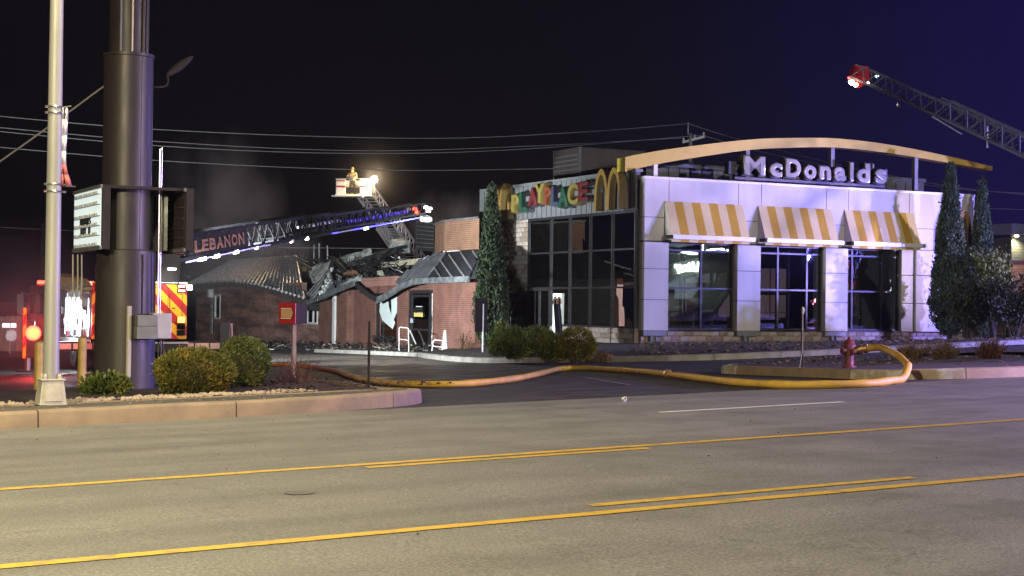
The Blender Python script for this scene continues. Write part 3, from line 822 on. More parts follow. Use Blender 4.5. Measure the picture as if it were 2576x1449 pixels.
ds = empty('arrow_sign', 10.14, 28.29, zt(10.07, 28.29) + .15, 'red arrow sign box on a thin post in front of the burnt wall', 'sign')
def dz(v): return at(729, v, 29.7).z - ds.location.z
mb = MB(); mb.box(-.035, .035, -.035, .035, -.05, dz(815)); mb.build('post', mat('weathered_post', (.30, .22, .17), (.22, .16, .12), .7), ds)
mb = MB(); mb.box(-.02, .02, -.06, .1, -.02, .14); mb.build('post_foot', M['concrete'], ds)
zz0, zz1 = dz(814), dz(763)
ro = bpy.data.objects.new('sign_box', None); link(ro, ds); ro.rotation_euler = (0, 0, rad(-52))
mb = MB(); mb.box(-.26, .10, -.10, .30, zz0, zz1); mb.build('box', M['brown_dark'], ro, bevel=.01)
mb = MB(); mb.box(-.265, .105, -.125, -.10, zz0 - .01, zz1 + .01); mb.build('red_face', M['red_paint'], ro, bevel=.008)
zm, hh2 = (zz0 + zz1) / 2, zz1 - zz0
mb = MB(); mb.ext([(-.21, -.126, zm - .07), (.0, -.126, zm - .07), (.0, -.126, zm - .10), (.055, -.126, zm + .015), (.0, -.126, zm + .12), (.0, -.126, zm + .075), (-.21, -.126, zm + .075)], (0, -.006, 0))
mb.build('arrow', mat('tan_arrow', (.52, .30, .14), (.42, .24, .12), .6), ro)
mb = MB(); mb.box(-.215, .005, -.130, -.126, zm + .082, zm + .10); mb.box(-.215, .0, -.13, -.126, zm - .10, zm - .08); mb.build('arrow_line', M['white_panel'], ro)
mb = MB(); mb.ext([(.02, -.127, zm - .13), (.035, -.127, zm - .13), (.085, -.127, zm + .015), (.035, -.127, zm + .15), (.02, -.127, zm + .15), (.065, -.127, zm + .015)], (0, -.006, 0)); mb.build('arrow_edge', M['black'], ro)

def thin_post(a, b, h, label, top=None):
    t = empty('marker_post', a, b, zt(a, b) + .14, label, 'post')
    mb = MB(); mb.box(-.016, .016, -.008, .008, -.05, h); mb.box(-.016, -.010, -.02, -.008, -.05, h); mb.box(.010, .016, -.02, -.008, -.05, h); mb.build('post', M['brown_dark'], t)
    return t
thin_post(9.2, 22.34, 1.02, 'thin dark steel post at the tip of the kerb island')
t = thin_post(17.85, 22.97, .98, 'thin dark steel post with tied string left of the hydrant')
mb = MB(); mb.tube([(0, -.02, .98), (.01, -.02, 1.05), (-.01, -.03, 1.1)], [.02, .03, .012], 8); mb.build('knot', M['cast'], t)
mb = MB(); mb.tube([(-.005, -.03, 1.0), (-.03, -.06, .7), (-.06, -.1, .35), (-.16, -.15, .02)], .005, 5); mb.build('string', M['cast'], t)
o = empty('parking_sign', 24.76, 49.73, zt(24.76, 49.73) + .15, 'dark sign plate seen from behind on a thin white post by the cypress', 'sign')
mb = MB(); mb.tube([(0, 0, -.05), (0, 0, 1.75)], .03, 8); mb.build('post', M['white_paint'], o)
mb = MB(); mb.box(-.32, .16, -.02, .0, .78, 1.95); mb.build('plate', M['brown_dark'], o)
mb = MB(); mb.lathe([(.14, -.03), (.14, .02)], 12); mb.build('foot', M['concrete'], o)

# ------------------------------------------------------------------ plants
def leaf_clumps(centres, n_leaf, leaf, spread, upw=.5, seed=1, wid=.3):
    """small pointed leaf faces in clumps; centres = (point, outward direction)"""
    r = random.Random(seed); mb = MB()
    for (p, d) in centres:
        p, d = Vector(p), Vector(d)
        for _ in range(n_leaf):
            q = p + Vector((r.gauss(0, spread), r.gauss(0, spread), r.gauss(0, spread)))
            dr = (d + Vector((r.uniform(-.7, .7), r.uniform(-.7, .7), r.uniform(-.5, .7) + upw))).normalized()
            l = leaf * r.uniform(.5, 1.3)
            sd = dr.cross(Vector((r.uniform(-1, 1), r.uniform(-1, 1), r.uniform(-1, 1))))
            if sd.length < .01: continue
            sd = sd.normalized() * l * wid
            mb.add([q - sd * .3, q + dr * l * .45 + sd, q + dr * l, q + dr * l * .5 - sd], [(0, 1, 2), (0, 2, 3)])
    return mb
def bush(a, b, rx, ry, h, m, label, group, n=520, leaf=.055, seed=1, name='round_bush', z=None, core=None, lobes=9, cat='bush'):
    t = empty(name, a, b, (zt(a, b) + .12) if z is None else z, label, cat, 0, group)
    r = random.Random(seed); cs = []
    lob = [(r.uniform(0, 6.28), r.uniform(.05, 1.3), r.uniform(.04, .13)) for _ in range(lobes * 2)]
    for _ in range(n):
        th = r.uniform(0, 2 * math.pi); ph = math.acos(r.uniform(-.8, 1))
        d = Vector((math.sin(ph) * math.cos(th), math.sin(ph) * math.sin(th), math.cos(ph)))
        k = 1.0
        for (lt, lp, la) in lob:
            dd = Vector((math.sin(lp) * math.cos(lt), math.sin(lp) * math.sin(lt), math.cos(lp)))
            k += la * max(0, (d.dot(dd) - .75) / .25)
        k *= .82 + r.uniform(-.09, .05)
        cs.append(((d.x * rx * k, d.y * ry * k, h * .42 + d.z * h * .58 * k), d))
    leaf_clumps(cs, 9, leaf, leaf * .55, .35, seed).build('foliage', m, t, fix=False)
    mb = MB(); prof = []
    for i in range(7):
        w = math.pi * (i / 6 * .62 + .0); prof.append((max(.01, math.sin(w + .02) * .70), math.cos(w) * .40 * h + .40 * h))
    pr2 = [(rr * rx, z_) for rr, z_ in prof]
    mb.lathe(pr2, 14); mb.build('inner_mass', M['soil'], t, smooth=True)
    mb = MB(); mb.tube([(0, 0, -.1), (0, 0, h * .4)], [.05, .02], 6); mb.build('stem', M['bark'], t)
    return t
G1 = 'round clipped bushes by the sign pole'
bush(6.78, 23.25, .60, .55, .64, M['leaf_gold'], 'large round gold-tinged bush in front of the thick sign pole', G1, 2300, .040, 3)
bush(8.0, 24.9, .46, .46, .72, M['leaf_green'], 'round greener bush behind the gold one, beside the red arrow sign', G1, 1900, .038, 4)
bush(5.7, 24.4, .32, .28, .26, M['leaf_green'], 'low dark spreading juniper at the foot of the thick sign pole', None, 300, .075, 5, 'juniper')
G2 = 'round bushes at the corner of the glass building'
rb = [(23.2, 44.2, .62, .95, 'leftmost round bush of the row at the building corner'), (23.7, 43.0, .66, .98, 'second round bush of the row at the building corner, beside the leftmost'),
      (24.5, 42.0, .78, 1.1, 'tallest round bush, third in the row at the building corner'), (24.9, 40.9, .50, .82, 'smallest round bush, fourth in the row at the building corner'),
      (25.5, 40.0, .85, 1.02, 'browner wide round bush at the right end of the corner row')]
def on_ground_at(u, v, off=.16):
    best = None
    for i in range(3, 1200):
        d = 8 + i * .08
        p = at(u, v, d); a, b = AB(p)
        if p.z <= zt(a, b) + off: return a, b, d
rows = [(1262, 897, 62, 66), (1300, 900, 62, 70), (1345, 898, 90, 74), (1385, 900, 56, 58), (1447, 902, 104, 68)]
for i, (u, v, wpx, hpx) in enumerate(rows):
    a, b, d = on_ground_at(u, v); s = d / FPX
    bush(a, b, wpx * s * .56, wpx * s * .5, hpx * s, M['leaf_green'] if i < 4 else M['leaf_gold'], rb[i][4], G2, 900, .058, 10 + i)
def grassy(a, b, r_, h, n, m, label, name='dry_shrub', seed=2, lean=.5, z=None, cat='shrub', leafy=0, thick=.008, group=None):
    t = empty(name, a, b, (zt(a, b) + .14) if z is None else z, label, cat, 0, group)
    r = random.Random(seed); mb = MB()
    tips = []
    for _ in range(n):
        x, y = r.gauss(0, r_ * .35), r.gauss(0, r_ * .35)
        e = Vector((x + r.gauss(0, r_ * lean), y + r.gauss(0, r_ * lean), h * r.uniform(.45, 1.05)))
        p = Vector((x, y, -.02)); mid = p.lerp(e, .5) + Vector((r.gauss(0, .04), r.gauss(0, .04), .05 * h))
        mb.tube([p, mid, e], [thick, thick * .7, thick * .3], 3, caps=False); tips += [(e, (e - mid).normalized()), (mid, (e - p).normalized())]
    mb.build('stems', m, t, fix=False)
    if leafy:
        leaf_clumps(tips, leafy, h * .06, h * .06, .1, seed).build('leaves', m, t, fix=False)
    return t
grassy(9.3, 25.9, .38, .55, 90, M['twig_red'], 'bare reddish twiggy shrub right of the red arrow sign', seed=21, thick=.006)
a, b, d = on_ground_at(1175, 884); grassy(a, b, .45, .75, 45, M['twig_tan'], 'sparse yellowish weed growing against the brick wall by the entrance', 'weed', 22, .6, leafy=4, thick=.012)
for i, (u, v, w_, h_, lb) in enumerate([(2290, 900, 75, 38, 'low brown dry grass tuft beside the hose bend'), (2375, 898, 70, 42, 'middle brown dry grass tuft under the right cypress'),
                                        (2490, 896, 76, 48, 'largest reddish dry grass mound at the right edge of the bed')]):
    a, b, d = on_ground_at(u, v, .22); s = d / FPX
    grassy(a, b, w_ * s * .45, h_ * s, 420, M['twig_tan'] if i < 2 else M['twig_red'], lb, 'dry_grass', 30 + i, .45, group='dry grass tufts on the right bank', thick=.006, z=zt(a, b) + .2)
for i, (u, v, w_, h_, lb) in enumerate([(2330, 868, 60, 40, 'bare twiggy shrub at the left foot of the nearer right-hand cypress'), (1520, 893, 40, 24, 'low dead grass clump right of the corner bushes')]):
    a, b, d = on_ground_at(u, v, .3); s = d / FPX
    grassy(a, b, w_ * s * .45, h_ * s, 150, M['twig_tan'], lb, 'dry_shrub', 40 + i, .4, thick=.009, z=bed_z(a, b))

def cypress(a, b, z, h, r_, label, seed, m=None, n=2700, leaf=.115):
    t = empty('cypress_tree', a, b, z, label, 'cypress', 0, 'narrow cypress trees against the building')
    r = random.Random(seed); cs = []
    amp = [(r.uniform(0, 6.28), r.uniform(.02, .98), r.uniform(.10, .30)) for _ in range(46)]
    for _ in range(n):
        k = r.random() ** .85
        rad_ = r_ * (min(1, .45 + 3.2 * k) if k < .17 else 1.0 - max(0, (k - .2) / .8) ** 1.25 * .97)
        th = r.uniform(0, 6.28)
        for (a0, k0, am) in amp:
            dt = abs((th - a0 + math.pi) % (2 * math.pi) - math.pi)
            rad_ *= 1 + am * max(0, 1 - dt / .55) * max(0, 1 - abs(k - k0) / .07)
        q = rad_ * (.62 + .38 * r.random() ** .5)
        cs.append(((q * math.cos(th), q * math.sin(th), .12 * h * .3 + k * h * .97), Vector((math.cos(th) * .55, math.sin(th) * .55, .9))))
    for _ in range(16):
        th = r.uniform(0, 6.28); k = r.uniform(.55, .98); rr = r_ * (1 - k) * .9 + .04
        for j in range(5): cs.append(((rr * math.cos(th), rr * math.sin(th), k * h + j * .1), Vector((math.cos(th) * .2, math.sin(th) * .2, 1))))
    leaf_clumps(cs, 10, leaf, leaf * .42, .55, seed, .24).build('crown', m or M['leaf_cyp'], t, fix=False)
    mb = MB(); mb.tube([(0, 0, -.2), (0, 0, h * .3), (.03, 0, h * .85)], [.11, .08, .02], 8); mb.build('trunk', M['bark'], t, smooth=True)
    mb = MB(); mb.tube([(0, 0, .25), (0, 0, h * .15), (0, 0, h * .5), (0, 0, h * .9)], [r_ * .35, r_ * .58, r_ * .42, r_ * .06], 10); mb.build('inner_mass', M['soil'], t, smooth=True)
    return t
a, b, d = on_ground_at(1233, 884, .2); s = d / FPX
cypress(a, b, zt(a, b) + .12, (884 - 468) * s, 40 * s, 'narrow dark green cypress between the burnt entrance and the glass wall', 51)
for i, (u, bb, v0, v1, w_, lb) in enumerate([(2388, 49.2, 864, 418, 47, 'tall dark cypress in front of the right end of the white facade'),
                                             (2468, 50.3, 850, 462, 38, 'slimmer dark cypress at the far right, just past the white facade')]):
    aa, z0 = on_b(u, v0, bb); _, z1 = on_b(u, v1, bb)
    dd = W(aa, bb).y
    cypress(aa, bb, bed_z(aa, bb) - .05, z1 - bed_z(aa, bb) + .05, w_ * dd / FPX, lb, 52 + i)
# big loose shrub mass on the right
def shrub(a, b, z, rx, h, label, seed, m, n=420, leaf=.12, name='broadleaf_shrub', group=None):
    t = empty(name, a, b, z, label, 'shrub', 0, group)
    r = random.Random(seed); mb = MB(); cs = []
    for k in range(26):
        th = r.uniform(0, 6.28); e = Vector((math.cos(th) * rx * r.uniform(.3, 1), math.sin(th) * rx * r.uniform(.3, 1), h * r.uniform(.45, 1.0)))
        p = Vector((r.gauss(0, .12), r.gauss(0, .12), 0)); md = p.lerp(e, .55) + Vector((0, 0, h * .12))
        mb.tube([p, md, e], [.03, .018, .006], 5, caps=False)
        for j in range(n // 26):
            s_ = r.uniform(.3, 1.0); q = p.lerp(md, min(1, s_ * 2)) if s_ < .5 else md.lerp(e, s_ * 2 - 1)
            cs.append((q, (e - md).normalized()))
    mb.build('branches', M['bark'], t, fix=False)
    leaf_clumps(cs, 9, leaf, leaf * 1.5, 0, seed, .35).build('foliage', m, t, fix=False)
    return t
for i, (u, bb, v0, v1, w_, lb) in enumerate([(2545, 44.5, 870, 690, 95, 'spreading dark broadleaf shrub at the right edge, in front of the brick building'),
                                             (2440, 46.0, 862, 720, 52, 'dark leafy shrub between the two right-hand cypresses'),
                                             (2500, 47.6, 860, 640, 42, 'green shrub lit from behind, right of the slimmer cypress')]):
    aa, _ = on_b(u, v0, bb); _, z1 = on_b(u, v1, bb); dd = W(aa, bb).y
    z0 = zt(aa, bb) + .2
    shrub(aa, bb, z0, w_ * dd / FPX, z1 - z0, lb, 70 + i, M['leaf_dark'] if i < 2 else M['leaf_green'], 520, .13, group='leafy shrubs at the right end of the bed')

# ------------------------------------------------------------------ hydrant and hose
HA, HB = 18.05, 21.9
hz = zt(HA, HB) + .15
hy = empty('fire_hydrant', HA, HB, hz, 'worn dark red fire hydrant standing behind the kerb, hose attached', 'hydrant')
mb = MB(); mb.lathe([(.10, -.05), (.10, .0), (.125, .005), (.125, .03), (.085, .035), (.082, .20), (.095, .205), (.095, .235), (.09, .24), (.095, .36), (.10, .365), (.115, .37), (.115, .39)], 20)
mb.build('barrel', M['hydrant_red'], hy, smooth=True)
mb = MB(); mb.lathe([(.115, .39), (.10, .40), (.085, .45), (.05, .49), (.03, .50), (.03, .535), (.02, .54)], 20); mb.build('bonnet', M['hydrant_red'], hy, smooth=True)
for k in range(8):
    w = k * math.pi / 4
    mb = MB(); mb.lathe([(.012, .365), (.012, .398)], 6, (.105 * math.cos(w), .105 * math.sin(w), 0)); mb.build('bolt', M['hydrant_red'], hy)
mb = MB(); mb.lathe([(.06, .08), (.06, .13), (.072, .13), (.072, .17), (.03, .175)], 14, (0, 0, .30), axis='x'); mb.build('steamer_nozzle', M['hydrant_red'], hy, smooth=True)
mb = MB(); mb.lathe([(.045, -.08), (.045, -.13), (.055, -.13), (.055, -.165), (.02, -.17)], 14, (0, 0, .29), axis='x'); mb.build('side_cap', M['hydrant_red'], hy, smooth=True)
mb = MB(); mb.lathe([(.045, -.08), (.045, -.13), (.055, -.13), (.055, -.16), (.02, -.165)], 14, (0, 0, .28), axis='y'); mb.build('front_cap', M['hydrant_red'], hy, smooth=True)
HR = .060
hp = []
gpts = [(690, 921), (760, 923), (838, 937), (880, 952), (930, 964), (1010, 972), (1080, 974), (1150, 973), (1220, 968), (1300, 958), (1360, 945), (1410, 933), (1465, 931), (1530, 934), (1600, 939), (1680, 948), (1760, 959), (1850, 970), (1950, 976), (2050, 977), (2140, 975), (2200, 972), (2242, 966)]
for (u, v) in gpts:
    for i in range(3, 2400):
        d = 8 + i * .03
        p = at(u, v, d); a, b = AB(p)
        if p.z <= zt(a, b) + .01: break
    hp.append(Vector((a, b, zt(a, b) + HR)))
hp = [hp[0] + Vector((-1.2, 6, -.06)), hp[0] + Vector((-.6, 3, -.03))] + hp
e = hp[-1]
bt = [(18.45, 19.7, .30), (19.05, 20.5, .38), (19.2, 21.2, .46)]
hp += [Vector((a, b, zt(a, b) + z)) for (a, b, z) in []]
for (u, v, d) in [(2272, 953, 24.2), (2284, 936, 24.7), (2281, 916, 25.4), (2263, 898, 26.1), (2235, 883, 26.9), (2205, 874, 27.6)]:
    p = at(u, v, d); a, b = AB(p); hp.append(Vector((a, b, max(p.z, zt(a, b) + (.23 if b > 18.9 else .07)))))
hp.append(Vector((HA + .17, HB, hz + .30)))
hs = smooth_line(hp, 6)
rr = [HR * (1 + .05 * math.sin(i * .9) + rnd.uniform(-.02, .02)) for i in range(len(hs))]
ho = bpy.data.objects.new('fire_hose', None); link(ho); site(ho); tag(ho, 'thick yellow supply hose snaking from the hydrant across the driveway', 'hose')
mb = MB(); mb.tube(hs, rr, 14); mb.build('hose_line', M['hose'], ho, smooth=True)
for idx in (int(len(hs) * .075), 6 * 17, len(hs) - 3):
    p = hs[idx]; q = hs[min(idx + 1, len(hs) - 1)]; t = (q - p).normalized()
    mb = MB(); mb.tube([p - t * .10, p - t * .09, p - t * .02, p - t * .015, p + t * .015, p + t * .02, p + t * .09, p + t * .1], [.066, .078, .078, .09, .09, .078, .078, .066], 16); mb.build('coupling', M['orange_metal'], ho, smooth=True)

# ------------------------------------------------------------------ the white play hall
PA, PB = 32.17, 51.0
ph = empty('restaurant_hall', PA, PB, 0, 'tall white panelled restaurant hall with large dark windows and striped awnings', 'building')
LEN = 16.57; TOP = 6.30; FL = .53
def part(name, m, *boxes, parent=ph, bevel=0.0, smooth=False):
    mb = MB()
    for bx in boxes: mb.box(*bx)
    return mb.build(name, m, parent, bevel=bevel, smooth=smooth)
D_ = .37
g = .011
# piers: three panels each
PX = [(0, 1.10), (4.30, 5.41), (8.63, 9.76)]
ZJ = [FL, 1.71, 2.88, 3.90]
for (x0, x1) in PX:
    part('pier_core', M['fascia_dark'], (x0 + .03, x1 - .03, .03, D_ + .1, FL + .02, TOP - .05))
    for k in range(3):
        part('pier_panel', M['white_panel'], (x0 + (.003 if k else 0), x1 - (.003 if k else 0), 0, D_, ZJ[k] + g, ZJ[k + 1] - g), bevel=.006)
    part('pier_foot', M['fascia'], (x0 + .02, x1 - .05, .03, .30, .34, FL - .004))
    part('pier_post', M['fascia'], (x0 + .37, x0 + .43, .06, .26, .10, .338), (x0 + .60, x0 + .66, .06, .26, .10, .338), (x0 + .432, x0 + .598, .14, .17, .10, .338))
    part('pier_footing', M['concrete'], (x0 + .2, x0 + .9, -.12, .36, -.2, .098), bevel=.01)
part('corner_plinth', M['concrete'], (-.55, 1.7, -.55, -.125, -.3, .02), bevel=.01)
# lower band (behind the awnings) and top band of panels
XJ = [0, 1.08, 4.30, 5.41, 8.63, 9.76, 12.96, 14.8, LEN]
for k in range(len(XJ) - 1):
    part('band_panel', M['white_panel'], (XJ[k] + (g if k else 0), XJ[k + 1] - g, 0.001, D_, 3.95, 4.84 - g), bevel=.006)
    part('band_panel', M['white_panel'], (XJ[k] + (g if k else 0), XJ[k + 1] - g, 0.001, D_, 4.84 + g, TOP - .02), bevel=.006)
part('band_core', M['fascia_dark'], (.02, LEN - .02, .04, D_ + .02, 3.96, TOP - .03))
for k in range(len(XJ) - 1):
    part('coping', M['coping'], (XJ[k] - (.03 if k == 0 else 0), XJ[k + 1] - .004, -.035, D_ + .05, TOP - .018, TOP + .09), bevel=.008)
# right-hand wall
RX = 12.67
for (x0, x1) in ((RX, 13.35), (13.37, 15.0), (15.02, LEN)):
    for k in range(3):
        part('wall_panel', M['white_panel'], (x0, x1, (.10 if x0 < 13 else 0.002), D_, ZJ[k] + g, (ZJ[k + 1] if k < 2 else 3.94) - g), bevel=.006)
part('end_wall', M['white_panel'], (LEN - .3, LEN - .004, D_, 10.5, FL, TOP - .05))
# windows
WY = .33
wins = [(1.10, 4.30, (2.78, )), (5.41, 8.63, (6.45, 7.9)), (9.76, 12.67, (10.2, 11.75))]
for (x0, x1, mul) in wins:
    w = bpy.data.objects.new('window', None); link(w, ph)
    zs = [FL + .07, 2.17, 3.62]
    for z in zs + [3.90]:
        part('transom', M['frame_grey'], (x0 + .001, x1 - .001, WY - .05, WY + .05, z - .035, z + .035), parent=w)
    for x in [x0 + .04, x1 - .04] + list(mul):
        part('mullion', M['frame_grey'], (x - .04, x + .04, WY - .055, WY + .055, FL + .004, 3.945), parent=w)
    xs = [x0 + .04] + list(mul) + [x1 - .04]; zz = zs + [3.90]
    for i in range(len(xs) - 1):
        for k in range(3):
            mb = MB(); j = [rnd.uniform(-.006, .006) for _ in range(4)]
            mb.quad((xs[i], WY + j[0], zz[k]), (xs[i + 1], WY + j[1], zz[k]), (xs[i + 1], WY + j[2], zz[k + 1]), (xs[i], WY + j[3], zz[k + 1]))
            mb.build('pane', M['glass'], w, fix=False)
# stone base under the windows, single blocks
st = [M['stone_a'], M['stone_b'], M['stone_a'], M['stone_c'], M['stone_b']]
def stone_wall(axis, s0, s1, z0, z1, off, parent, bw=.40, bh=.20, mats=st, soot=None):
    root = bpy.data.objects.new('stone_base' if z1 < 1 else 'stone_wall', None); link(root, parent)
    z = z0; r = 0
    meshes = {}
    while z < z1 - .02:
        h = min(bh, z1 - z); s = s0 - (bw / 2 if r % 2 else 0)
        while s < s1 - .01:
            e0, e1 = max(s, s0), min(s + bw, s1)
            if e1 - e0 > .03:
                mm = rnd.choice(mats)
                if soot and soot((e0 + e1) / 2, z + h / 2): mm = M['stone_soot']
                key = (round(e1 - e0, 3), round(h, 3), mm.name)
                if key not in meshes:
                    L0, L1, H1 = .006, e1 - e0 - .006, h - .012
                    mb = MB()
                    if axis == 'x': mb.add([(L0, 0, .006), (L1, 0, .006), (L1, 0, H1), (L0, 0, H1), (L0 + .02, -.028, .026), (L1 - .02, -.024, .026), (L1 - .02, -.03, H1 - .02), (L0 + .02, -.026, H1 - .02)], [(0, 1, 5, 4), (1, 2, 6, 5), (2, 3, 7, 6), (3, 0, 4, 7), (4, 5, 6, 7)])
                    else: mb.add([(0, L1, .006), (0, L0, .006), (0, L0, H1), (0, L1, H1), (-.028, L1 - .02, .026), (-.024, L0 + .02, .026), (-.03, L0 + .02, H1 - .02), (-.026, L1 - .02, H1 - .02)], [(0, 1, 5, 4), (1, 2, 6, 5), (2, 3, 7, 6), (3, 0, 4, 7), (4, 5, 6, 7)])
                    meshes[key] = mb.mesh('stone_block', mm)
                o = bpy.data.objects.new('stone_block', meshes[key]); link(o, root)
                d = rnd.uniform(-.006, .006)
                o.location = (e0, off + d, z) if axis == 'x' else (off + d, e0, z)
            s += bw
        z += bh; r += 1
    return root
part('base_core', M['stone_b'], (.05, LEN - .02, .262, .5, -.3, FL - .002))
stone_wall('x', .02, LEN - .02, -.07, FL - .002, .26, ph)
part('window_sill', M['frame_grey'], (1.1, 4.29, .2, .28, FL - .03, FL + .015), (5.42, 8.62, .2, .28, FL - .03, FL + .015), (9.77, 12.66, .2, .28, FL - .03, FL + .015))

# side wall (faces the left), local x = SX, y runs back
SX = -.15
DEP = 13.7
part('side_core', M['fascia_dark'], (SX + .03, SX + .25, D_ + .12, DEP, 5.18, 6.58))
n = 32
for k in range(n):
    y0 = .38 + (DEP - .38) * k / n; y1 = .38 + (DEP - .38) * (k + 1) / n
    part('fascia_panel', M['fascia'], (SX, SX + .04, y0 + .012, y1 - .012, 5.14, 6.56))
    part('batten', M['fascia_dark'], (SX - .022, SX + .03, y0 - .011, y0 + .011, 5.145, 6.555))
part('side_coping', M['fascia'], (SX - .05, SX + .3, .38, DEP + .02, 6.562, 6.68), bevel=.01)
part('back_fascia', M['fascia'], (SX, SX + 2, DEP - .001, DEP + .1, 5.14, 6.56))
part('soffit', M['bronze'], (SX - .012, SX + .2, .38, 9.1, 5.06, 5.138))
SY = [.42, 2.10, 3.82, 5.46, 7.05, 9.02]; SZs = [.64, 2.17, 3.64, 5.06]
sw = bpy.data.objects.new('window', None); link(sw, ph)
for y in SY: part('mullion', M['frame_grey'], (SX - .03, SX + .09, y - .035, y + .035, .0, 5.06), parent=sw)
for z in SZs: part('transom', M['frame_grey'], (SX - .02, SX + .08, .42, 9.02 if z > 1 else 7.05, z - .035, z + .035), parent=sw)
for i in range(5):
    for k in range(3):
        if i == 4 and k == 0: continue
        mb = MB(); j = [rnd.uniform(-.008, .008) for _ in range(4)]
        mb.quad((SX + .03 + j[0], SY[i], SZs[k]), (SX + .03 + j[1], SY[i + 1], SZs[k]), (SX + .03 + j[2], SY[i + 1], SZs[k + 1]), (SX + .03 + j[3], SY[i], SZs[k + 1]))
        mb.build('pane', M['glass'], sw, fix=False)
part('base_core', M['stone_b'], (SX + .005, SX + .3, .36, 7.05, -.5, .6))
stone_wall('y', .36, 7.05, -.4, .60, SX + .002, ph)
def sooty(s, z): return abs(s - 10.75 + .12 * math.sin(z * 2.1)) < .42 + .10 * math.sin(z * 5) and z > .2
part('pilaster_core', M['stone_b'], (SX + .006, SX + .4, 9.06, DEP, -.6, 5.13))
stone_wall('y', 9.06, DEP, -.6, 5.12, SX, ph, soot=sooty)
# door in the last bay of the glass wall: one leaf shut with a poster, one swung open
part('door_frame', M['bronze'], (SX - .03, SX + .06, 7.09, 7.16, -.4, 2.13), (SX - .03, SX + .06, 8.9, 8.98, -.4, 2.13), (SX - .03, SX + .06, 7.16, 8.9, 2.06, 2.13), (SX - .03, SX + .06, 7.98, 8.04, -.4, 2.06))
mb = MB(); mb.quad((SX + .02, 7.16, -.3), (SX + .02, 7.98, -.3), (SX + .02, 7.98, 2.06), (SX + .02, 7.16, 2.06)); mb.build('door_pane', M['glass'], ph, fix=False)
po = part('poster', glow('glowing_poster', (.9, 1.0, .9), .11), (SX - .036, SX - .031, 6.05, 6.75, .25, 1.95))  # poster face gives off its own faint glow
dl = bpy.data.objects.new('door', None); link(dl, ph); dl.location = (SX - .01, 8.95, -.35); dl.rotation_euler = (0, 0, rad(62))
part('door_frame', M['bronze'], (-.03, .03, -.0, .07, 0, 2.4), (-.03, .03, .83, .9, 0, 2.4), (-.03, .03, .07, .83, 2.3, 2.4), (-.03, .03, .07, .83, 0, .18), parent=dl)
part('door_pane', M['glass_clear'], (-.004, .004, .07, .83, .18, 2.3), parent=dl)
part('handle', M['steel'], (-.09, -.07, .74, .77, .9, 1.3), (-.07, -.03, .74, .77, .92, .95), (-.07, -.03, .74, .77, 1.25, 1.28), parent=dl)
part('push_bar', M['bronze'], (-.06, -.03, .1, .8, .98, 1.03), parent=dl)
# the room inside
part('room_floor', M['interior'], (.1, LEN - .1, .45, 13, .3, FL - .01))
part('room_back', M['interior'], (.1, LEN - .1, 12.6, 12.8, FL, 6.2))
part('room_ceiling', M['interior'], (.1, LEN - .1, .4, 12.8, 6.02, 6.1))
for k in range(4):
    x = 8.0 + k * 2.1
    part('room_window', M['interior_pale'] if k < 1 else glow('rear_window_glow', (.75, .55, .62), .035), (x, x + .9, 12.55, 12.59, 1.0, 2.1), (x, x + .9, 12.55, 12.59, 2.25, 3.4), (x + 1.0, x + 1.9, 12.55, 12.59, 1.0, 2.1), (x + 1.0, x + 1.9, 12.55, 12.59, 2.25, 3.4))  # rear panes glow in place of light coming through from outside
part('roof_deck', M['fascia_dark'], (.1, LEN - .1, .4, DEP, 6.15, 6.25))
# play frame inside
pf = bpy.data.objects.new('play_frame', None); link(pf, ph)
for k in range(5):
    x = 2.0 + k * 1.5
    for y in (5.0, 7.0):
        mb = MB(); mb.tube([(x, y, FL), (x, y, 4.6)], .05, 8); mb.build('post', M['l_blue'] if k % 2 else M['l_yellow'], pf)
mb = MB(); mb.tube([(2, 5, 2.2), (3.5, 5, 2.6), (5, 5.6, 2.9), (6.5, 5, 3.3), (8, 5, 3.2)], .38, 14); mb.build('crawl_tube', M['l_red'], pf, smooth=True)
mb = MB(); mb.tube([(8, 6, 3.2), (6.5, 4.2, 2.2), (5, 3.2, 1.2), (3.4, 3.0, .7)], .36, 14); mb.build('slide', M['l_yellow'], pf, smooth=True)
for (x, y) in ((2.2, 1.6), (3.6, 2.0), (6.6, 1.7), (7.9, 2.2), (10.8, 1.8), (12.2, 2.2)):
    tb = bpy.data.objects.new('table', None); link(tb, ph); tb.location = (x, y, FL)
    mb = MB(); mb.lathe([(.4, .72), (.42, .73), (.42, .75)], 18); mb.build('top', M['interior_pale'], tb)
    mb = MB(); mb.tube([(0, 0, 0), (0, 0, .72)], .04, 8); mb.build('leg', M['steel'], tb)
# rear parapet with battened metal panels
BPY = 4.0
for k in range(27):
    x0 = 2.55 + 14.8 * k / 27; x1 = 2.55 + 14.8 * (k + 1) / 27
    part('rear_panel', M['fascia'], (x0 + .014, x1 - .014, BPY, BPY + .05, 6.1, 7.18))
    part('batten', M['fascia_dark'], (x0 - .012, x0 + .012, BPY - .03, BPY + .04, 6.12, 7.17))
part('rear_core', M['fascia_dark'], (2.56, 17.3, BPY + .035, BPY + .3, 6.1, 7.16))
part('rear_coping', M['fascia'], (2.5, 17.42, BPY - .06, BPY + .35, 7.182, 7.36), bevel=.012)
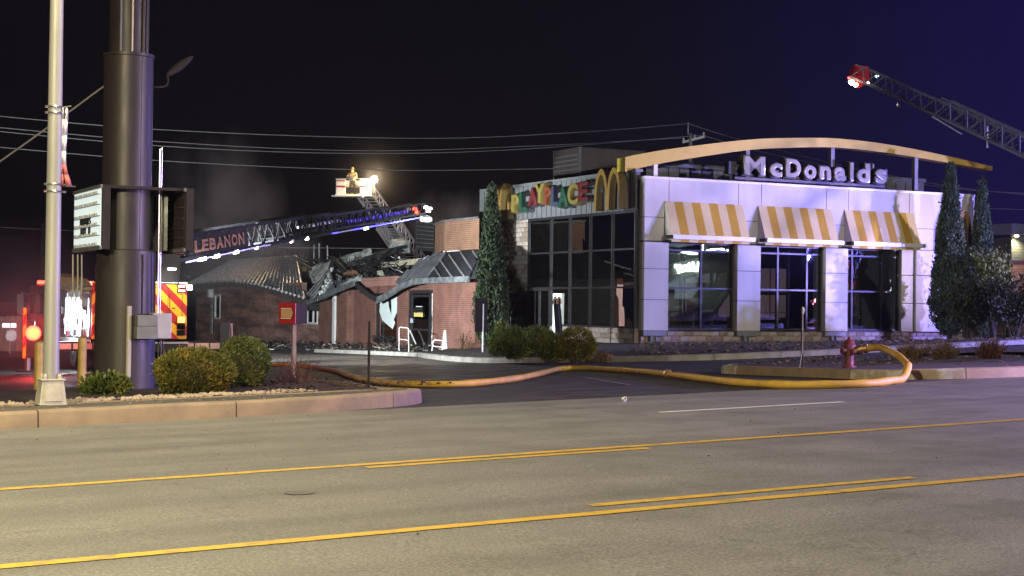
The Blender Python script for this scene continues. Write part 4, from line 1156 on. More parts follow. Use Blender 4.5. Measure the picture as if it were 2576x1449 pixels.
# golden curved beam and its posts
t8 = [(-.55, 7.11), (.0, 7.24), (1.68, 7.57), (4.93, 8.08), (7.10, 8.29), (9.67, 8.42), (12.57, 8.31), (15.46, 8.03), (18.1, 7.72)]
b8 = [(-.55, 6.56), (.0, 6.70), (1.68, 7.08), (4.93, 7.66), (7.10, 7.90), (9.67, 8.05), (12.57, 7.96), (15.46, 7.75), (18.1, 7.52)]
tt, bb = smooth_line(t8, 4), smooth_line(b8, 4)
bmn = bpy.data.objects.new('roof_beam', None); link(bmn); bmn.location = W(PA, PB, 0); bmn.rotation_euler = (0, 0, TH)
tag(bmn, 'long shallow golden arched beam on posts above the white facade', 'beam')
mb = MB(); Y0, Y1 = .55, .95; nb = len(tt)
vs = []
for i in range(nb):
    vs += [(tt[i].x, Y0, tt[i].y), (bb[i].x, Y0, bb[i].y), (bb[i].x, Y1 + .2, bb[i].y + .02), (tt[i].x, Y1 + .2, tt[i].y - .02)]
split = 4 * 5
for (i0, i1) in ((0, split), (split, nb - 1)):
    m2 = MB(); v2 = vs[i0 * 4:(i1 + 1) * 4]; k = i1 - i0 + 1
    if i0: v2 = [(x + .012 if q < 4 else x, y, z) for q, (x, y, z) in enumerate(v2)]
    for j in range(k - 1):
        o_ = j * 4
        m2.add([v2[o_ + q] for q in (0, 1, 5, 4)], [(0, 1, 2, 3)], 0)
        m2.add([v2[o_ + q] for q in (1, 2, 6, 5)], [(0, 1, 2, 3)], 1)
        m2.add([v2[o_ + q] for q in (2, 3, 7, 6)], [(0, 1, 2, 3)], 0)
        m2.add([v2[o_ + q] for q in (3, 0, 4, 7)], [(0, 1, 2, 3)], 0)
    m2.add(v2[:4], [(3, 2, 1, 0)], 0); m2.add(v2[-4:], [(0, 1, 2, 3)], 0)
    m2.build('beam_section', [M['beam'], M['beam_soffit']], bmn, fix=False)
for x in (.92, 5.25, 9.5, 13.95):
    zt_ = 0
    for i in range(len(bb) - 1):
        if bb[i].x <= x <= bb[i + 1].x: zt_ = bb[i].y + (bb[i + 1].y - bb[i].y) * (x - bb[i].x) / (bb[i + 1].x - bb[i].x)
    part('beam_post', M['fascia'] if x > 2 else M['coping'], (x - .09, x + .09, .70, .88, 6.2, zt_ + .01), parent=bmn)
# roof lettering
rs = bpy.data.objects.new('roof_sign', None); link(rs); rs.location = W(PA, PB, 0); rs.rotation_euler = (0, 0, TH)
tag(rs, 'row of silver rounded letters with black sides on the roof edge', 'sign')
LT = [('M', 4.60, 5.69, 6.63, 7.45), ('c', 5.84, 6.52, 6.60, 7.24), ('D', 6.62, 7.45, 6.63, 7.45), ('o', 7.52, 8.22, 6.60, 7.24), ('n', 8.30, 8.96, 6.62, 7.24), ('a', 9.05, 9.74, 6.59, 7.24),
      ('l', 9.86, 10.12, 6.61, 7.46), ('d', 10.22, 10.98, 6.59, 7.46), ("'", 11.02, 11.17, 7.20, 7.46), ('s', 11.18, 11.86, 6.58, 7.26)]
for (ch, x0, x1, z0, z1) in LT:
    lo = put(fit(glyphs(ch, 1, .05, .035, .020), x0 + .035, x1 - .035, z0 + .035, z1 - .035, .07), 'letter', M['letter_silver'], rs)
    lo.location = (0, .14, 0)
    rt = put(fit(glyphs(ch, 1, .05, 0, .05), x0, x1, z0, z1, .14), 'letter_return', M['letter_side'], lo)
    rt.location = (0, .21, 0)
part('rail', M['fascia_dark'], (4.4, 12.0, .40, .48, 6.50, 6.60), (4.4, 12.0, .40, .48, 7.0, 7.08), parent=rs)
part('end_box', M['fascia_dark'], (4.15, 4.5, .45, .75, 6.7, 7.2), parent=rs)
part('end_box', M['fascia_dark'], (11.9, 12.02, .3, .6, 6.75, 7.25), parent=rs)
# awnings
for (x0, nm) in ((.89, 'a'), (5.24, 'b'), (9.54, 'c')):
    aw = bpy.data.objects.new('awning', None); link(aw, ph)
    wdt = 3.60; yt, yb, zt1, zb1 = -.02, -.50, 5.46, 4.20
    mb = MB(); k = 9
    for i in range(k):
        xa, xb = x0 + wdt * i / k, x0 + wdt * (i + 1) / k
        mb.quad((xa, yt, zt1), (xb, yt, zt1), (xb, yb, zb1), (xa, yb, zb1), m=i % 2)
        mb.quad((xa, yb, zb1), (xb, yb, zb1), (xb, yb, 3.90), (xa, yb, 3.90), m=i % 2)
    c = mb.build('canvas', [M['awning_w'], M['awning_y']], aw, fix=False)
    s_ = c.modifiers.new('thick', 'SOLIDIFY'); s_.thickness = .008
    for xa in (x0 + .01, x0 + wdt - .01):
        mb = MB(); mb.quad((xa, yt, zt1 - .02), (xa, yb + .01, zb1 - .01), (xa, yb + .01, 3.98), (xa, yt, 3.98))
        mb.build('awning_side', mat('awning_side_cloth', (.60, .56, .50), (.52, .48, .43), .75), aw, fix=False)
    part('light_bar', M['coping'], (x0 + .01, x0 + wdt + .21, yb - .13, yb - .02, 4.00, 4.18), parent=aw, bevel=.012)
    part('bar_bracket', M['brown_dark'], (x0 - .10, x0 + .06, yb - .10, yb + .25, 4.02, 4.16), (x0 + wdt - .02, x0 + wdt + .10, yb - .015, yb + .4, 4.03, 4.15), parent=aw)
    part('soffit', M['brown_dark'], (x0 + .03, x0 + wdt - .03, yb + .02, -.005, 3.955, 3.975), parent=aw)

def arch_poly(w, h, th, n=18):
    """outline of a double arch, legs on z = 0"""
    out, inn = [], []
    def arc(cx, rx, rz, k0, k1, m_):
        return [(cx + rx * math.cos(math.pi * (1 - (k0 + (k1 - k0) * i / m_))), rz * max(0, math.sin(math.pi * (1 - (k0 + (k1 - k0) * i / m_)))) ** .75) for i in range(m_ + 1)]
    q = w / 4
    quads = []
    for s_ in (-1, 1):
        cx = s_ * q * .94
        o1 = arc(cx, q + th * .05, h, 0, 1, n); i1 = arc(cx, q - th, h - th * 1.35, 0, 1, n)
        quads.append((o1, i1))
    return quads
def arches(name, parent, w, h, th, depth, m_face_, m_side_, loc, rotz):
    r_ = bpy.data.objects.new(name, None); link(r_, parent); r_.location = loc; r_.rotation_euler = (0, 0, rotz)
    for k, (o1, i1) in enumerate(arch_poly(w, h, th)):
        mb = MB(); y0, y1 = -depth - .006 * k, -.003 * k
        for j in range(len(o1) - 1):
            a0, a1, b0, b1 = o1[j], o1[j + 1], i1[j], i1[j + 1]
            f0 = [(a0[0], y0, a0[1]), (a1[0], y0, a1[1]), (b1[0], y0, b1[1]), (b0[0], y0, b0[1])]
            f1 = [(x, y1, z) for (x, y, z) in f0]
            mb.add(f0, [(0, 1, 2, 3)], 0); mb.add(f1, [(3, 2, 1, 0)], 1)
            mb.add([f0[0], f0[1], f1[1], f1[0]], [(0, 1, 2, 3)], 1); mb.add([f0[2], f0[3], f1[3], f1[2]], [(0, 1, 2, 3)], 1)
        for e_ in (0, -1):
            a0, b0 = o1[e_], i1[e_]
            mb.add([(a0[0], y0, a0[1]), (b0[0], y0, b0[1]), (b0[0], y1, b0[1]), (a0[0], y1, a0[1])], [(0, 1, 2, 3)], 1)
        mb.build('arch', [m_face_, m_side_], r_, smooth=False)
    return r_
ws = bpy.data.objects.new('wall_sign', None); link(ws); ws.location = W(PA, PB, 0); ws.rotation_euler = (0, 0, TH)
tag(ws, 'jumbled coloured letters between two golden double arches on the side fascia', 'sign')
def sp(x4, y4):
    b_, z_ = on_a(x4 / 1.5652, y4 / 1.5652, PA + SX); return b_ - PB, z_
def zl(x, y): return 1850 + x * .6211, 550 + y * .6211
PLT = [('P', 318, 360, 352, 460, 'l_yellow'), ('L', 366, 410, 335, 455, 'l_green'), ('A', 424, 476, 308, 420, 'l_red'), ('Y', 464, 526, 285, 402, 'l_yellow'), ('P', 524, 566, 303, 412, 'l_orange'),
       ('L', 572, 612, 300, 420, 'l_blue'), ('A', 614, 676, 305, 428, 'l_green'), ('C', 676, 738, 285, 412, 'l_yellow'), ('E', 744, 802, 270, 390, 'l_red')]
def side_letter(ch, y_l, y_r, z0, z1, m):
    wd = y_l - y_r
    o = put(fit(glyphs(ch, 1, .05, .015, .02), 0, wd, z0, z1, .10), 'letter', M[m], ws)
    o.rotation_euler = (0, 0, -math.pi / 2); o.location = (SX - .33, y_l, 0)
    r2 = put(fit(glyphs(ch, 1, .05, 0, .045), -.03, wd + .03, z0 - .03, z1 + .03, .12), 'letter_return', M['gold_side'] if m in ('l_yellow', 'l_orange') else M['fascia_dark'], o)
    r2.location = (0, .19, 0)
for (ch, xa, xb, ya, yb_, m) in PLT:
    xm, ym = (xa + xb) / 2, 0
    yl, z1 = sp(*zl(xa, ya)); yr, z0 = sp(*zl(xb, yb_))
    side_letter(ch, yl, yr, z0, z1, m)
y_l, zr = sp(*zl(295, 380)); y_r, zr2 = sp(*zl(860, 325))
part('raceway', M['fascia'], (SX - .20, SX - .05, y_r, y_l, zr - .15, zr + .05), parent=ws)
ya, _ = sp(*zl(168, 480)); yb_, _ = sp(*zl(296, 500)); _, z1 = sp(*zl(225, 284)); _, z0 = sp(*zl(250, 508))
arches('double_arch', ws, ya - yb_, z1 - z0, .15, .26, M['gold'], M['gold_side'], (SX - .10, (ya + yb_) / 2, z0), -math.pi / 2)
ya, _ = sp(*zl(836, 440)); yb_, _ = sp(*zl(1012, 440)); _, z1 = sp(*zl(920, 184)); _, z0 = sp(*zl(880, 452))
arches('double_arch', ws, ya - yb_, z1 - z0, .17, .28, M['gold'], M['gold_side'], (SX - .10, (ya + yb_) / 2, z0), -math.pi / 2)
fs_ = bpy.data.objects.new('facade_sign', None); link(fs_); fs_.location = W(PA, PB, 0); fs_.rotation_euler = (0, 0, TH)
tag(fs_, 'golden double arch sign on the white facade, half hidden by a cypress', 'sign')
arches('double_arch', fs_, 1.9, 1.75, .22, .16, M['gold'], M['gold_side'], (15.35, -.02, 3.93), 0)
# rooftop unit
hv = empty('rooftop_unit', 34.6, 59.4, 6.25, 'boxy grey ventilation unit on the flat roof behind the beam', 'ventilation unit')
part('housing', M['brown_steel'], (-1.0, 2.3, -.9, 1.4, 0, 1.95), parent=hv, bevel=.02)
for k in range(7): part('louvre', M['fascia_dark'], (-1.03, -.985, -.8, 1.3, .4 + k * .2, .44 + k * .2), parent=hv)
part('corner_trim', M['fascia_dark'], (-1.02, -.9, -.92, -.89, 0, 1.94), parent=hv)
# leaning menu post left of the side glass
mp = empty('menu_post', 28.2, 50.6, zt(28.2, 50.6) + .15, 'dark leaning post with a small golden emblem in front of the glass wall', 'post')
def mz(v): return at(1405, v, 58.2).z - mp.location.z
mb = MB(); mb.bar((0.15, 0, 0), (-.02, 0, mz(752)), .24, .12, up=(0, 1, 0)); mb.build('post', M['roof_dark'], mp)
mb = MB(); mb.bar((.17, -.07, 0), (0, -.07, mz(760)), .04, .03, up=(0, 1, 0)); mb.build('edge', M['frame_grey'], mp)
arches('emblem', mp, .34, .28, .05, .03, M['gold'], M['gold_side'], (-.05, -.07, mz(765)), 0)

# ------------------------------------------------------------------ the burnt wing
BA, BB = 28.5, 58.0
bw = empty('burnt_wing', BA, BB, 0, 'burnt brick restaurant wing with collapsed metal roof and broken entrance', 'building')
def bpart(name, m, *boxes, parent=bw, bevel=0.0):
    mb = MB()
    for bx in boxes: mb.box(*bx)
    return mb.build(name, m, parent, bevel=bevel)
def Q(u, v, dx=0.0):
    b_, z_ = on_a(u, v, BA + dx); return (dx, b_ - BB, z_)
Z0 = -1.5
WT = .3
bpart('brick_wall', M['brick'], (0, WT, 0, 4.1, Z0, 2.6))
bpart('brick_wall', M['brick'], (0, WT, 4.1, 6.75, 2.05, 2.6))
bpart('brick_pillar', M['brick'], (-.04, WT, 6.75, 7.85, Z0, 2.6))
bpart('brick_wall', M['brick'], (0, WT, 7.85, 10.5, Z0, -.35))
bpart('brick_wall', M['brick'], (0, WT, 7.85, 10.5, 1.92, 2.3))
bpart('brick_wall', M['brick'], (0, WT, 10.5, 12.05, Z0, 2.35))
mb = MB(); mb.ext([(.0, 12.05, Z0), (.22, 12.45, Z0), (.22, 13.7, Z0), (0, 14.1, Z0), (.4, 14.1, Z0), (.4, 12.05, Z0)], (0, 0, 3.6)); mb.build('brick_recess', M['brick'], bw)
bpart('brick_wall', M['brick'], (0, WT, 14.1, 17.8, Z0, 2.1))
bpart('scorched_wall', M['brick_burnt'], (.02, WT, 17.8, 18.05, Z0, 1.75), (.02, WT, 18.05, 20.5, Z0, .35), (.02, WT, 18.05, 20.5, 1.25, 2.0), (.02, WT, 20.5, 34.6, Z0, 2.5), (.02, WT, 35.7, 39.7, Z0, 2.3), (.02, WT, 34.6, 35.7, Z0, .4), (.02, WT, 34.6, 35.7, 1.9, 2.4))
bpart('plinth', M['concrete'], (-.1, .018, 20.5, 33, -1.6, -.86))
mb = MB(); mb.ext([(0, 0, Z0), (3.5, 6.6, Z0), (3.3, 6.8, Z0), (.3, .4, Z0)], (0, 0, 4.1)); mb.build('angled_wall', mat('scorched_siding', (.035, .03, .028), (.02, .018, .017), .8, 0, 3, (1, 1, 6)), bw)
bpart('rear_wall', M['brick_burnt'], (14, 14.3, 4, 39, Z0, 2.6), (.3, 14, 39.4, 39.7, Z0, 2.4))
bpart('interior_floor', M['char'], (.3, 14, 4, 39.4, -.9, -.72))
bpart('back_partition', M['char'], (4.5, 4.7, 7, 17, Z0, 2.2), (3.0, 3.15, 4.2, 7, Z0, 2.4))
bpart('room_wall', M['cream'], (1.6, 1.7, 7.9, 10.6, .55, 1.85), (1.6, 1.68, 10.0, 10.35, -.4, 1.85))
# downspout
mb = MB(); mb.box(-.10, -.002, 15.45, 15.75, -.55, 1.95); mb.box(-.104, 0, 15.44, 15.76, .55, .58); mb.build('downspout', M['white_paint'], bw)
# broken front window and hanging film
wf = bpy.data.objects.new('window', None); link(wf, bw)
for y in (7.9, 9.75, 10.45): bpart('window_post', M['bronze'], (.06, .16, y - .05, y + .05, -.35, 1.92), parent=wf)
bpart('window_head', M['bronze'], (.06, .16, 7.9, 10.45, 1.84, 1.92), parent=wf)
bpart('window_foot', M['bronze'], (.06, .16, 7.9, 10.45, -.35, -.27), parent=wf)
bpart('window_post', M['cream'], (.3, .36, 10.15, 10.4, .5, 1.8), parent=wf)
def sheetpoly(name, pts, m, parent=bw, th=.015, sub=0):
    mb = MB(); mb.quad(*pts); o = mb.build(name, m, parent, fix=False)
    s_ = o.modifiers.new('thick', 'SOLIDIFY'); s_.thickness = th
    return o
sheetpoly('torn_film', [Q(957, 748, -.02), Q(977, 748, -.03), Q(984, 790, -.05), Q(994, 812, -.02), Q(988, 828, -.04), Q(962, 806, -.03), Q(955, 785, -.02)], M['film'], th=.004)
sheetpoly('torn_film', [Q(984, 752, -.02), Q(1000, 745, -.02), Q(1000, 782, -.03), Q(991, 804, -.04), Q(985, 794, -.05)], M['film'], th=.004)
sheetpoly('torn_film', [Q(976, 752, -.06), Q(983, 752, -.06), Q(984, 788, -.07), Q(980, 778, -.07)], M['black'], th=.004)
# entrance door
dr = bpy.data.objects.new('door', None); link(dr, bw)
bpart('door_frame', M['bronze'], (.05, .2, 4.2, 4.32, -.75, 2.05), (.05, .2, 6.63, 6.75, -.75, 2.05), (.05, .2, 4.32, 6.63, 1.9, 2.05), (.05, .2, 4.32, 4.5, -.75, 1.9), parent=dr)
bpart('door_leaf', M['bronze'], (.08, .14, 4.55, 4.67, -.72, 1.85), (.08, .14, 6.4, 6.55, -.72, 1.85), (.08, .14, 4.67, 6.4, 1.75, 1.85), (.08, .14, 4.67, 6.4, -.72, -.45), (.07, .15, 4.67, 6.4, .28, .36), parent=dr)
bpart('door_pane', M['glass'], (.105, .115, 4.67, 6.4, -.45, 1.75), parent=dr)
def doorbox(name, u0, u1, v0, v1, m, dx=-.0):
    p, q = Q(u0, v0, dx), Q(u1, v1, dx)
    return bpart(name, m, (dx + .06, dx + .075, q[1], p[1], q[2], p[2]), parent=dr)
doorbox('yellow_notice', 1038, 1060, 786, 797, mat('yellow_sticker', (.62, .47, .06), (.7, .6, .3), .6, 0, 30))
doorbox('dark_notice', 1038, 1060, 774, 785.5, M['black'])
doorbox('white_heading', 1043, 1057, 770, 772.5, M['white_paint'])
doorbox('blue_notice', 1029, 1035, 801, 812, mat('blue_sticker', (.35, .45, .7), (.6, .65, .8), .6, 0, 30))
doorbox('lower_notice', 1029, 1034, 866, 874, mat('amber_sticker', (.55, .42, .1), None, .6))
mb = MB(); p, q = Q(1031, 831, -.1), Q(1047, 868, -.1); mb.bar(p, q, .05, .03); mb.build('fallen_trim', M['white_paint'], dr)
bpart('white_jamb', M['white_paint'], (.0, .06, 4.12, 4.19, -.6, 1.9))
mb = MB(); mb.tube([Q(1083, 745, -.1), Q(1081, 780, -.12), Q(1087, 800, -.12), Q(1085, 840, -.15), Q(1076, 865, -.2), Q(1070, 884, -.3)], .015, 6); mb.build('hanging_cable', M['roof_dark'], bw, smooth=True)
# windows of the scorched part
def small_window(y0, y1, z0, z1, mul, mf):
    w_ = bpy.data.objects.new('window', None); link(w_, bw)
    bpart('frame', mf, (-.02, .1, y0, y0 + .1, z0, z1), (-.02, .1, y1 - .1, y1, z0, z1), (-.02, .1, y0 + .1, y1 - .1, z1 - .1, z1), (-.02, .1, y0 + .1, y1 - .1, z0, z0 + .1), parent=w_)
    for y in mul: bpart('mullion', mf, (-.015, .09, y - .04, y + .04, z0 + .1, z1 - .1), parent=w_)
    bpart('pane', M['glass'], (.04, .05, y0 + .1, y1 - .1, z0 + .1, z1 - .1), parent=w_)
small_window(18.05, 20.5, .35, 1.25, (18.75, 19.6), M['white_paint'])
small_window(34.6, 35.7, .4, 1.9, (), M['white_paint'])
bpart('wall_lamp', M['sheet'], (-.3, .0, 36.0, 36.4, 1.7, 2.2))
mb = MB(); mb.box(-.02, .019, 36.15, 36.6, -.5, 1.8); mb.build('scaled_strip', mat('peeling_white_strip', (.5, .5, .5), (.1, .09, .09), .8, 0, 9), bw)
bpart('charred_awning', M['char'], (-.55, .0, 17.75, 20.4, 1.05, 1.62))
for k in range(26):
    y = rnd.uniform(21, 33); z = rnd.uniform(-.6, 1.6); s = rnd.uniform(.03, .09)
# roof: one fascia line sagging in two places, ribbed sheets above it
EAVE = [(39.9, 2.38), (36, 2.50), (31, 2.58), (27.5, 2.45), (24, 2.18), (20.5, 1.82), (18.0, 1.55)]
EAVE2 = [(18.0, 1.55), (14.8, 2.05), (11.7, 2.50)]
EAVE3 = [(11.5, 2.45), (10.0, 1.95), (8.9, 1.72)]
EAVE4 = [(8.9, 1.72), (7.6, 1.98), (6.3, 2.3), (4.9, 2.52)]
EAVE5 = [(4.9, 2.54), (2.5, 2.56), (-.6, 2.58)]
def eave(P, m, h=.24, w=.09, x=-.62):
    L2 = smooth_line(P, 4) if len(P) > 3 else [Vector(p) for p in P]
    mb = MB(); vs = []
    for p in L2:
        j = rnd.uniform(-.015, .015)
        vs += [(x + j, p.x, p.y - h), (x + j, p.x, p.y), (x + w + j, p.x, p.y), (x + w + j, p.x, p.y - h)]
    fs = [(i * 4 + k, i * 4 + (k + 1) % 4, (i + 1) * 4 + (k + 1) % 4, (i + 1) * 4 + k) for i in range(len(L2) - 1) for k in range(4)]
    fs += [(0, 1, 2, 3), tuple((len(L2) - 1) * 4 + k for k in (3, 2, 1, 0))]
    mb.add(vs, fs); return mb.build('eave_board', m, bw)
eave(EAVE, mat('brown_scorched_fascia', (.17, .14, .125), (.085, .075, .07), .6, .1, 2)); eave(EAVE2, M['roof_edge']); eave(EAVE3, M['char'], .22, .12); eave(EAVE4, M['roof_edge'], .26, .12); eave(EAVE5, M['roof_edge'], .24)
def ez(P, y):
    P = sorted(P)
    for i in range(len(P) - 1):
        if P[i][0] <= y <= P[i + 1][0]: return P[i][1] + (P[i + 1][1] - P[i][1]) * (y - P[i][0]) / (P[i + 1][0] - P[i][0])
    return P[0][1] if y < P[0][0] else P[-1][1]
EV = [(p.x, p.y) for p in smooth_line(EAVE, 6)]
NR = 34
roofp = bpy.data.objects.new('metal_roof', None); link(roofp, bw)
def C(x, y, dx=0.0):
    return Q((709 + x / 1.6716) / 1.5652, (590 + y / 1.6716) / 1.5652, dx)
_, YRL, ZRL = C(350, 732, 2.3); _, YRR, ZRR = C(775, 706, 2.3)
def roof_pt(i, t):
    f_ = i / NR
    ye = 39.9 + (17.9 - 39.9) * f_
    yr = YRL + (YRR - YRL) * f_
    s_ = max(0, f_ - .62) / .38
    ze, zr_ = ez(EV, ye) + .03, ZRL + (ZRR - ZRL) * f_
    x = -.6 + t * 2.9; y = ye + (yr - ye) * t
    z = ze + (zr_ - ze) * t - .16 * s_ * math.sin(math.pi * t)
    return Vector((x, y, z))
for i in range(NR):
    mb = MB(); T_ = [0, .25, .5, .75, 1.0]
    vs = [roof_pt(i, t) for t in T_] + [roof_pt(i + 1, t) for t in T_]
    mb.add(vs, [(k, k + 1, 6 + k, 5 + k) for k in range(4)]); o = mb.build('roof_sheet', M['roof_metal'], roofp, fix=False)
    mb = MB(); mb.tube([roof_pt(i, t) + Vector((0, 0, .05)) for t in T_], .095, 4); mb.build('standing_seam', M['seam'], roofp, fix=False)
mb = MB(); mb.add([roof_pt(i, 1.0) for i in range(NR + 1)] + [roof_pt(i, 1.0) + Vector((9, 0, -.2)) for i in range(NR + 1)], [(i, i + 1, NR + 2 + i, NR + 1 + i) for i in range(NR)]); mb.build('roof_deck', M['char'], bw, fix=False)
# right part of the mansard with battens
rd = bpy.data.objects.new('dark_roof', None); link(rd, bw)
RT0, RT1 = Vector(C(1752, 672, .9)), Vector(C(1985, 655, .9))
RE0, RE1 = Vector(C(1605, 872, -.58)), Vector(C(2000, 842, -.58))
sheetpoly('roof_slope', [RE0, RE1, RT1, RT0], M['roof_dark'], rd, .02)
for (x0, y0, x1, y1) in ((1672, 770, 1716, 842), (1712, 725, 1790, 838), (1770, 690, 1872, 836), (1845, 672, 1950, 832), (1925, 665, 2000, 770)):
    f0, f1 = (y0 - 665) / 190, (y1 - 665) / 190
    mb = MB(); mb.bar(C(x0, y0, .86 - 1.44 * f0), C(x1, y1, .86 - 1.44 * f1), .05, .05); mb.build('batten', M['seam'], rd)
mb = MB(); mb.bar(RE0 + Vector((0, 0, .02)), RT0 + Vector((0, 0, .02)), .10, .06); mb.build('hip_cap', M['roof_edge'], rd)
sheetpoly('roof_end', [(-.62, -.7, 2.55), RT1, Q(1208, 640, 3.5), (3.3, 6.3, 2.5)], M['roof_dark'], rd, .02)
# brick parapet above it
pp = bpy.data.objects.new('brick_parapet', None); link(pp, bw)
PT = Q(1118, 558, 1.0)[2]; PB_ = Q(1118, 632, 1.0)[2]; y1_, y0_ = Q(1118, 600, 1.0)[1], Q(1205, 600, 1.0)[1]; y2_ = Q(1094, 600, 2.0)[1]
mb = MB(); mb.ext([(1.0, y0_, PB_), (1.0, y1_, PB_), (2.0, y2_, PB_), (2.2, y2_ - .1, PB_), (1.3, y1_ - .2, PB_), Q(1203, 632, 1.3)[:2] + (PB_,)], (0, 0, PT - PB_)); mb.build('parapet_wall', M['brick_top'], pp)
mb = MB(); mb.ext([(1.31, y1_ - .25, PB_), (2.21, y2_ - .15, PB_), (3.2, y2_, PB_), Q(1210, 632, 3.0)[:2] + (PB_,), Q(1204, 632, 1.4)[:2] + (PB_,)], (0, 0, PT - PB_ - .01)); mb.build('parapet_back', M['char'], pp)
mb = MB(); mb.ext([(.94, y0_, PT + .002), (.94, y1_ + .05, PT + .002), (1.96, y2_ + .06, PT + .002), (3.3, y2_ + .06, PT + .002), Q(1210, 632, 3.1)[:2] + (PT + .002,)], (0, 0, .08)); mb.build('parapet_cap', M['roof_edge'], pp)
mb = MB(); mb.box(.90, .99, y1_ - 1.6, y1_ - .1, PB_ - .06, PB_ + .0); mb.build('bright_flashing', M['white_paint'], pp)
# louvred charred screen behind the parapet
sn = bpy.data.objects.new('charred_screen', None); link(sn, bw)
for k in range(7):
    p, q = Q(1046, 562 + k * 10.5, 2.4), Q(1092, 568 + k * 10, 2.4)
    mb = MB(); mb.bar(p, q, .05, .16); mb.build('slat', M['char'], sn)
    mb = MB(); mb.bar(Vector(p) + Vector((-.03, 0, .09)), Vector(q) + Vector((-.03, 0, .09)), .03, .025); mb.build('slat_edge', M['sheet_dark'], sn)
mb = MB(); mb.bar(Q(1047, 556, 2.36), Q(1047, 655, 2.36), .1, .1, up=(1, 0, 0)); mb.build('post', M['char'], sn)
mb = MB(); mb.bar(Q(1091, 560, 2.5), Q(1091, 650, 2.5), .1, .1, up=(1, 0, 0)); mb.build('post', M['char'], sn)
# collapsed pieces
cp = bpy.data.objects.new('collapsed_roof', None); link(cp, bw)
def crumple(name, pts, m, th=.02, n=6, amp=.05, seed=1):
    """a torn sheet: a four-cornered patch with dents and a ragged edge"""
    r = random.Random(seed); A_, B2, C2, D2 = [Vector(p) for p in pts]
    mb = MB(); vs = []
    for j in range(n + 1):
        for i in range(n + 1):
            s_, t = i / n, j / n
            edge = i in (0, n) or j in (0, n)
            if edge: s_, t = s_ + r.uniform(-.03, .03), t + r.uniform(-.03, .03)
            p = (A_ * (1 - s_) + B2 * s_) * (1 - t) + (D2 * (1 - s_) + C2 * s_) * t
            vs.append(p + Vector((r.uniform(-amp, amp), r.uniform(-amp, amp) * .5, r.uniform(-amp, amp))))
    fs = [(j * (n + 1) + i, j * (n + 1) + i + 1, (j + 1) * (n + 1) + i + 1, (j + 1) * (n + 1) + i) for j in range(n) for i in range(n) if not (r.random() < .10 and (i in (0, n - 1) or j in (0, n - 1)))]
    mb.add(vs, fs); o = mb.build(name, m, cp, fix=False)
    s2 = o.modifiers.new('thick', 'SOLIDIFY'); s2.thickness = th
    return o
crumple('torn_panel', [C(840, 785, .7), C(1000, 728, 1.0), C(935, 850, .3), C(878, 882, .2)], M['sheet'], amp=.03, seed=2)
crumple('torn_panel', [C(985, 728, 1.5), C(1255, 645, 2.1), C(1262, 690, 2.1), C(1040, 762, 1.4)], M['sheet'], amp=.05, seed=3)
crumple('torn_panel', [C(1100, 735, 1.4), C(1280, 690, 1.8), C(1270, 735, 1.6), C(1110, 790, 1.2)], M['char'], amp=.07, seed=4)
crumple('fallen_sheet', [C(832, 955, -.2), C(985, 790, .4), C(1010, 880, .0), C(905, 995, -.6)], M['roof_metal'], n=7, amp=.04, seed=5)
for k in range(6):
    f = k / 5
    mb = MB(); mb.bar(Vector(C(838, 950, -.25)).lerp(Vector(C(905, 990, -.62)), f), Vector(C(975, 785, .38)).lerp(Vector(C(1005, 870, -.02)), f), .06, .05); mb.build('sheet_rib', M['seam'], cp)
crumple('fallen_sheet', [C(935, 855, .1), C(1012, 872, .0), C(1028, 955, -.55), C(908, 1000, -.62)], M['sheet_dark'], amp=.04, seed=6)
crumple('fallen_sheet', [C(1008, 862, .2), C(1112, 855, .25), C(1080, 890, .05), C(1040, 918, -.1)], M['sheet_dark'], amp=.03, seed=7)
crumple('fallen_sheet', [C(1060, 885, -.1), C(1195, 825, .3), C(1222, 850, .1), C(1110, 905, -.35)], M['sheet'], amp=.07, seed=8)
crumple('fallen_sheet', [C(1120, 850, .2), C(1180, 815, .5), C(1200, 840, .3), C(1150, 880, .0)], M['roof_edge'], amp=.05, seed=9)
crumple('folded_roof', [C(1412, 870, -.3), C(1590, 715, .8), C(1690, 680, 1.0), C(1470, 905, -.4)], M['sheet_dark'], n=8, amp=.03, seed=10)
crumple('peeled_patch', [C(1512, 800, .28), C(1560, 765, .5), C(1580, 790, .45), C(1520, 820, .22)], M['sheet'], .006, 4, .02, 11)
crumple('peeled_patch', [C(1565, 765, .55), C(1630, 720, .85), C(1650, 735, .8), C(1590, 785, .5)], M['sheet'], .006, 4, .02, 12)
crumple('folded_roof', [C(1470, 905, -.42), C(1690, 680, 1.0), C(1752, 672, .9), C(1610, 875, -.58)], M['roof_metal'], n=8, amp=.025, seed=13)
for k in range(3):
    mb = MB(); mb.bar(C(1500 + 38 * k, 898 - 6 * k, -.44), C(1700 + 18 * k, 684 - 4 * k, .98), .04, .04); mb.build('sheet_rib', M['seam'], cp)
crumple('yellow_board', [C(800, 772, .9), C(835, 768, .9), C(832, 798, .8), C(806, 802, .8)], M['l_yellow'], .02, 2, .01, 14)
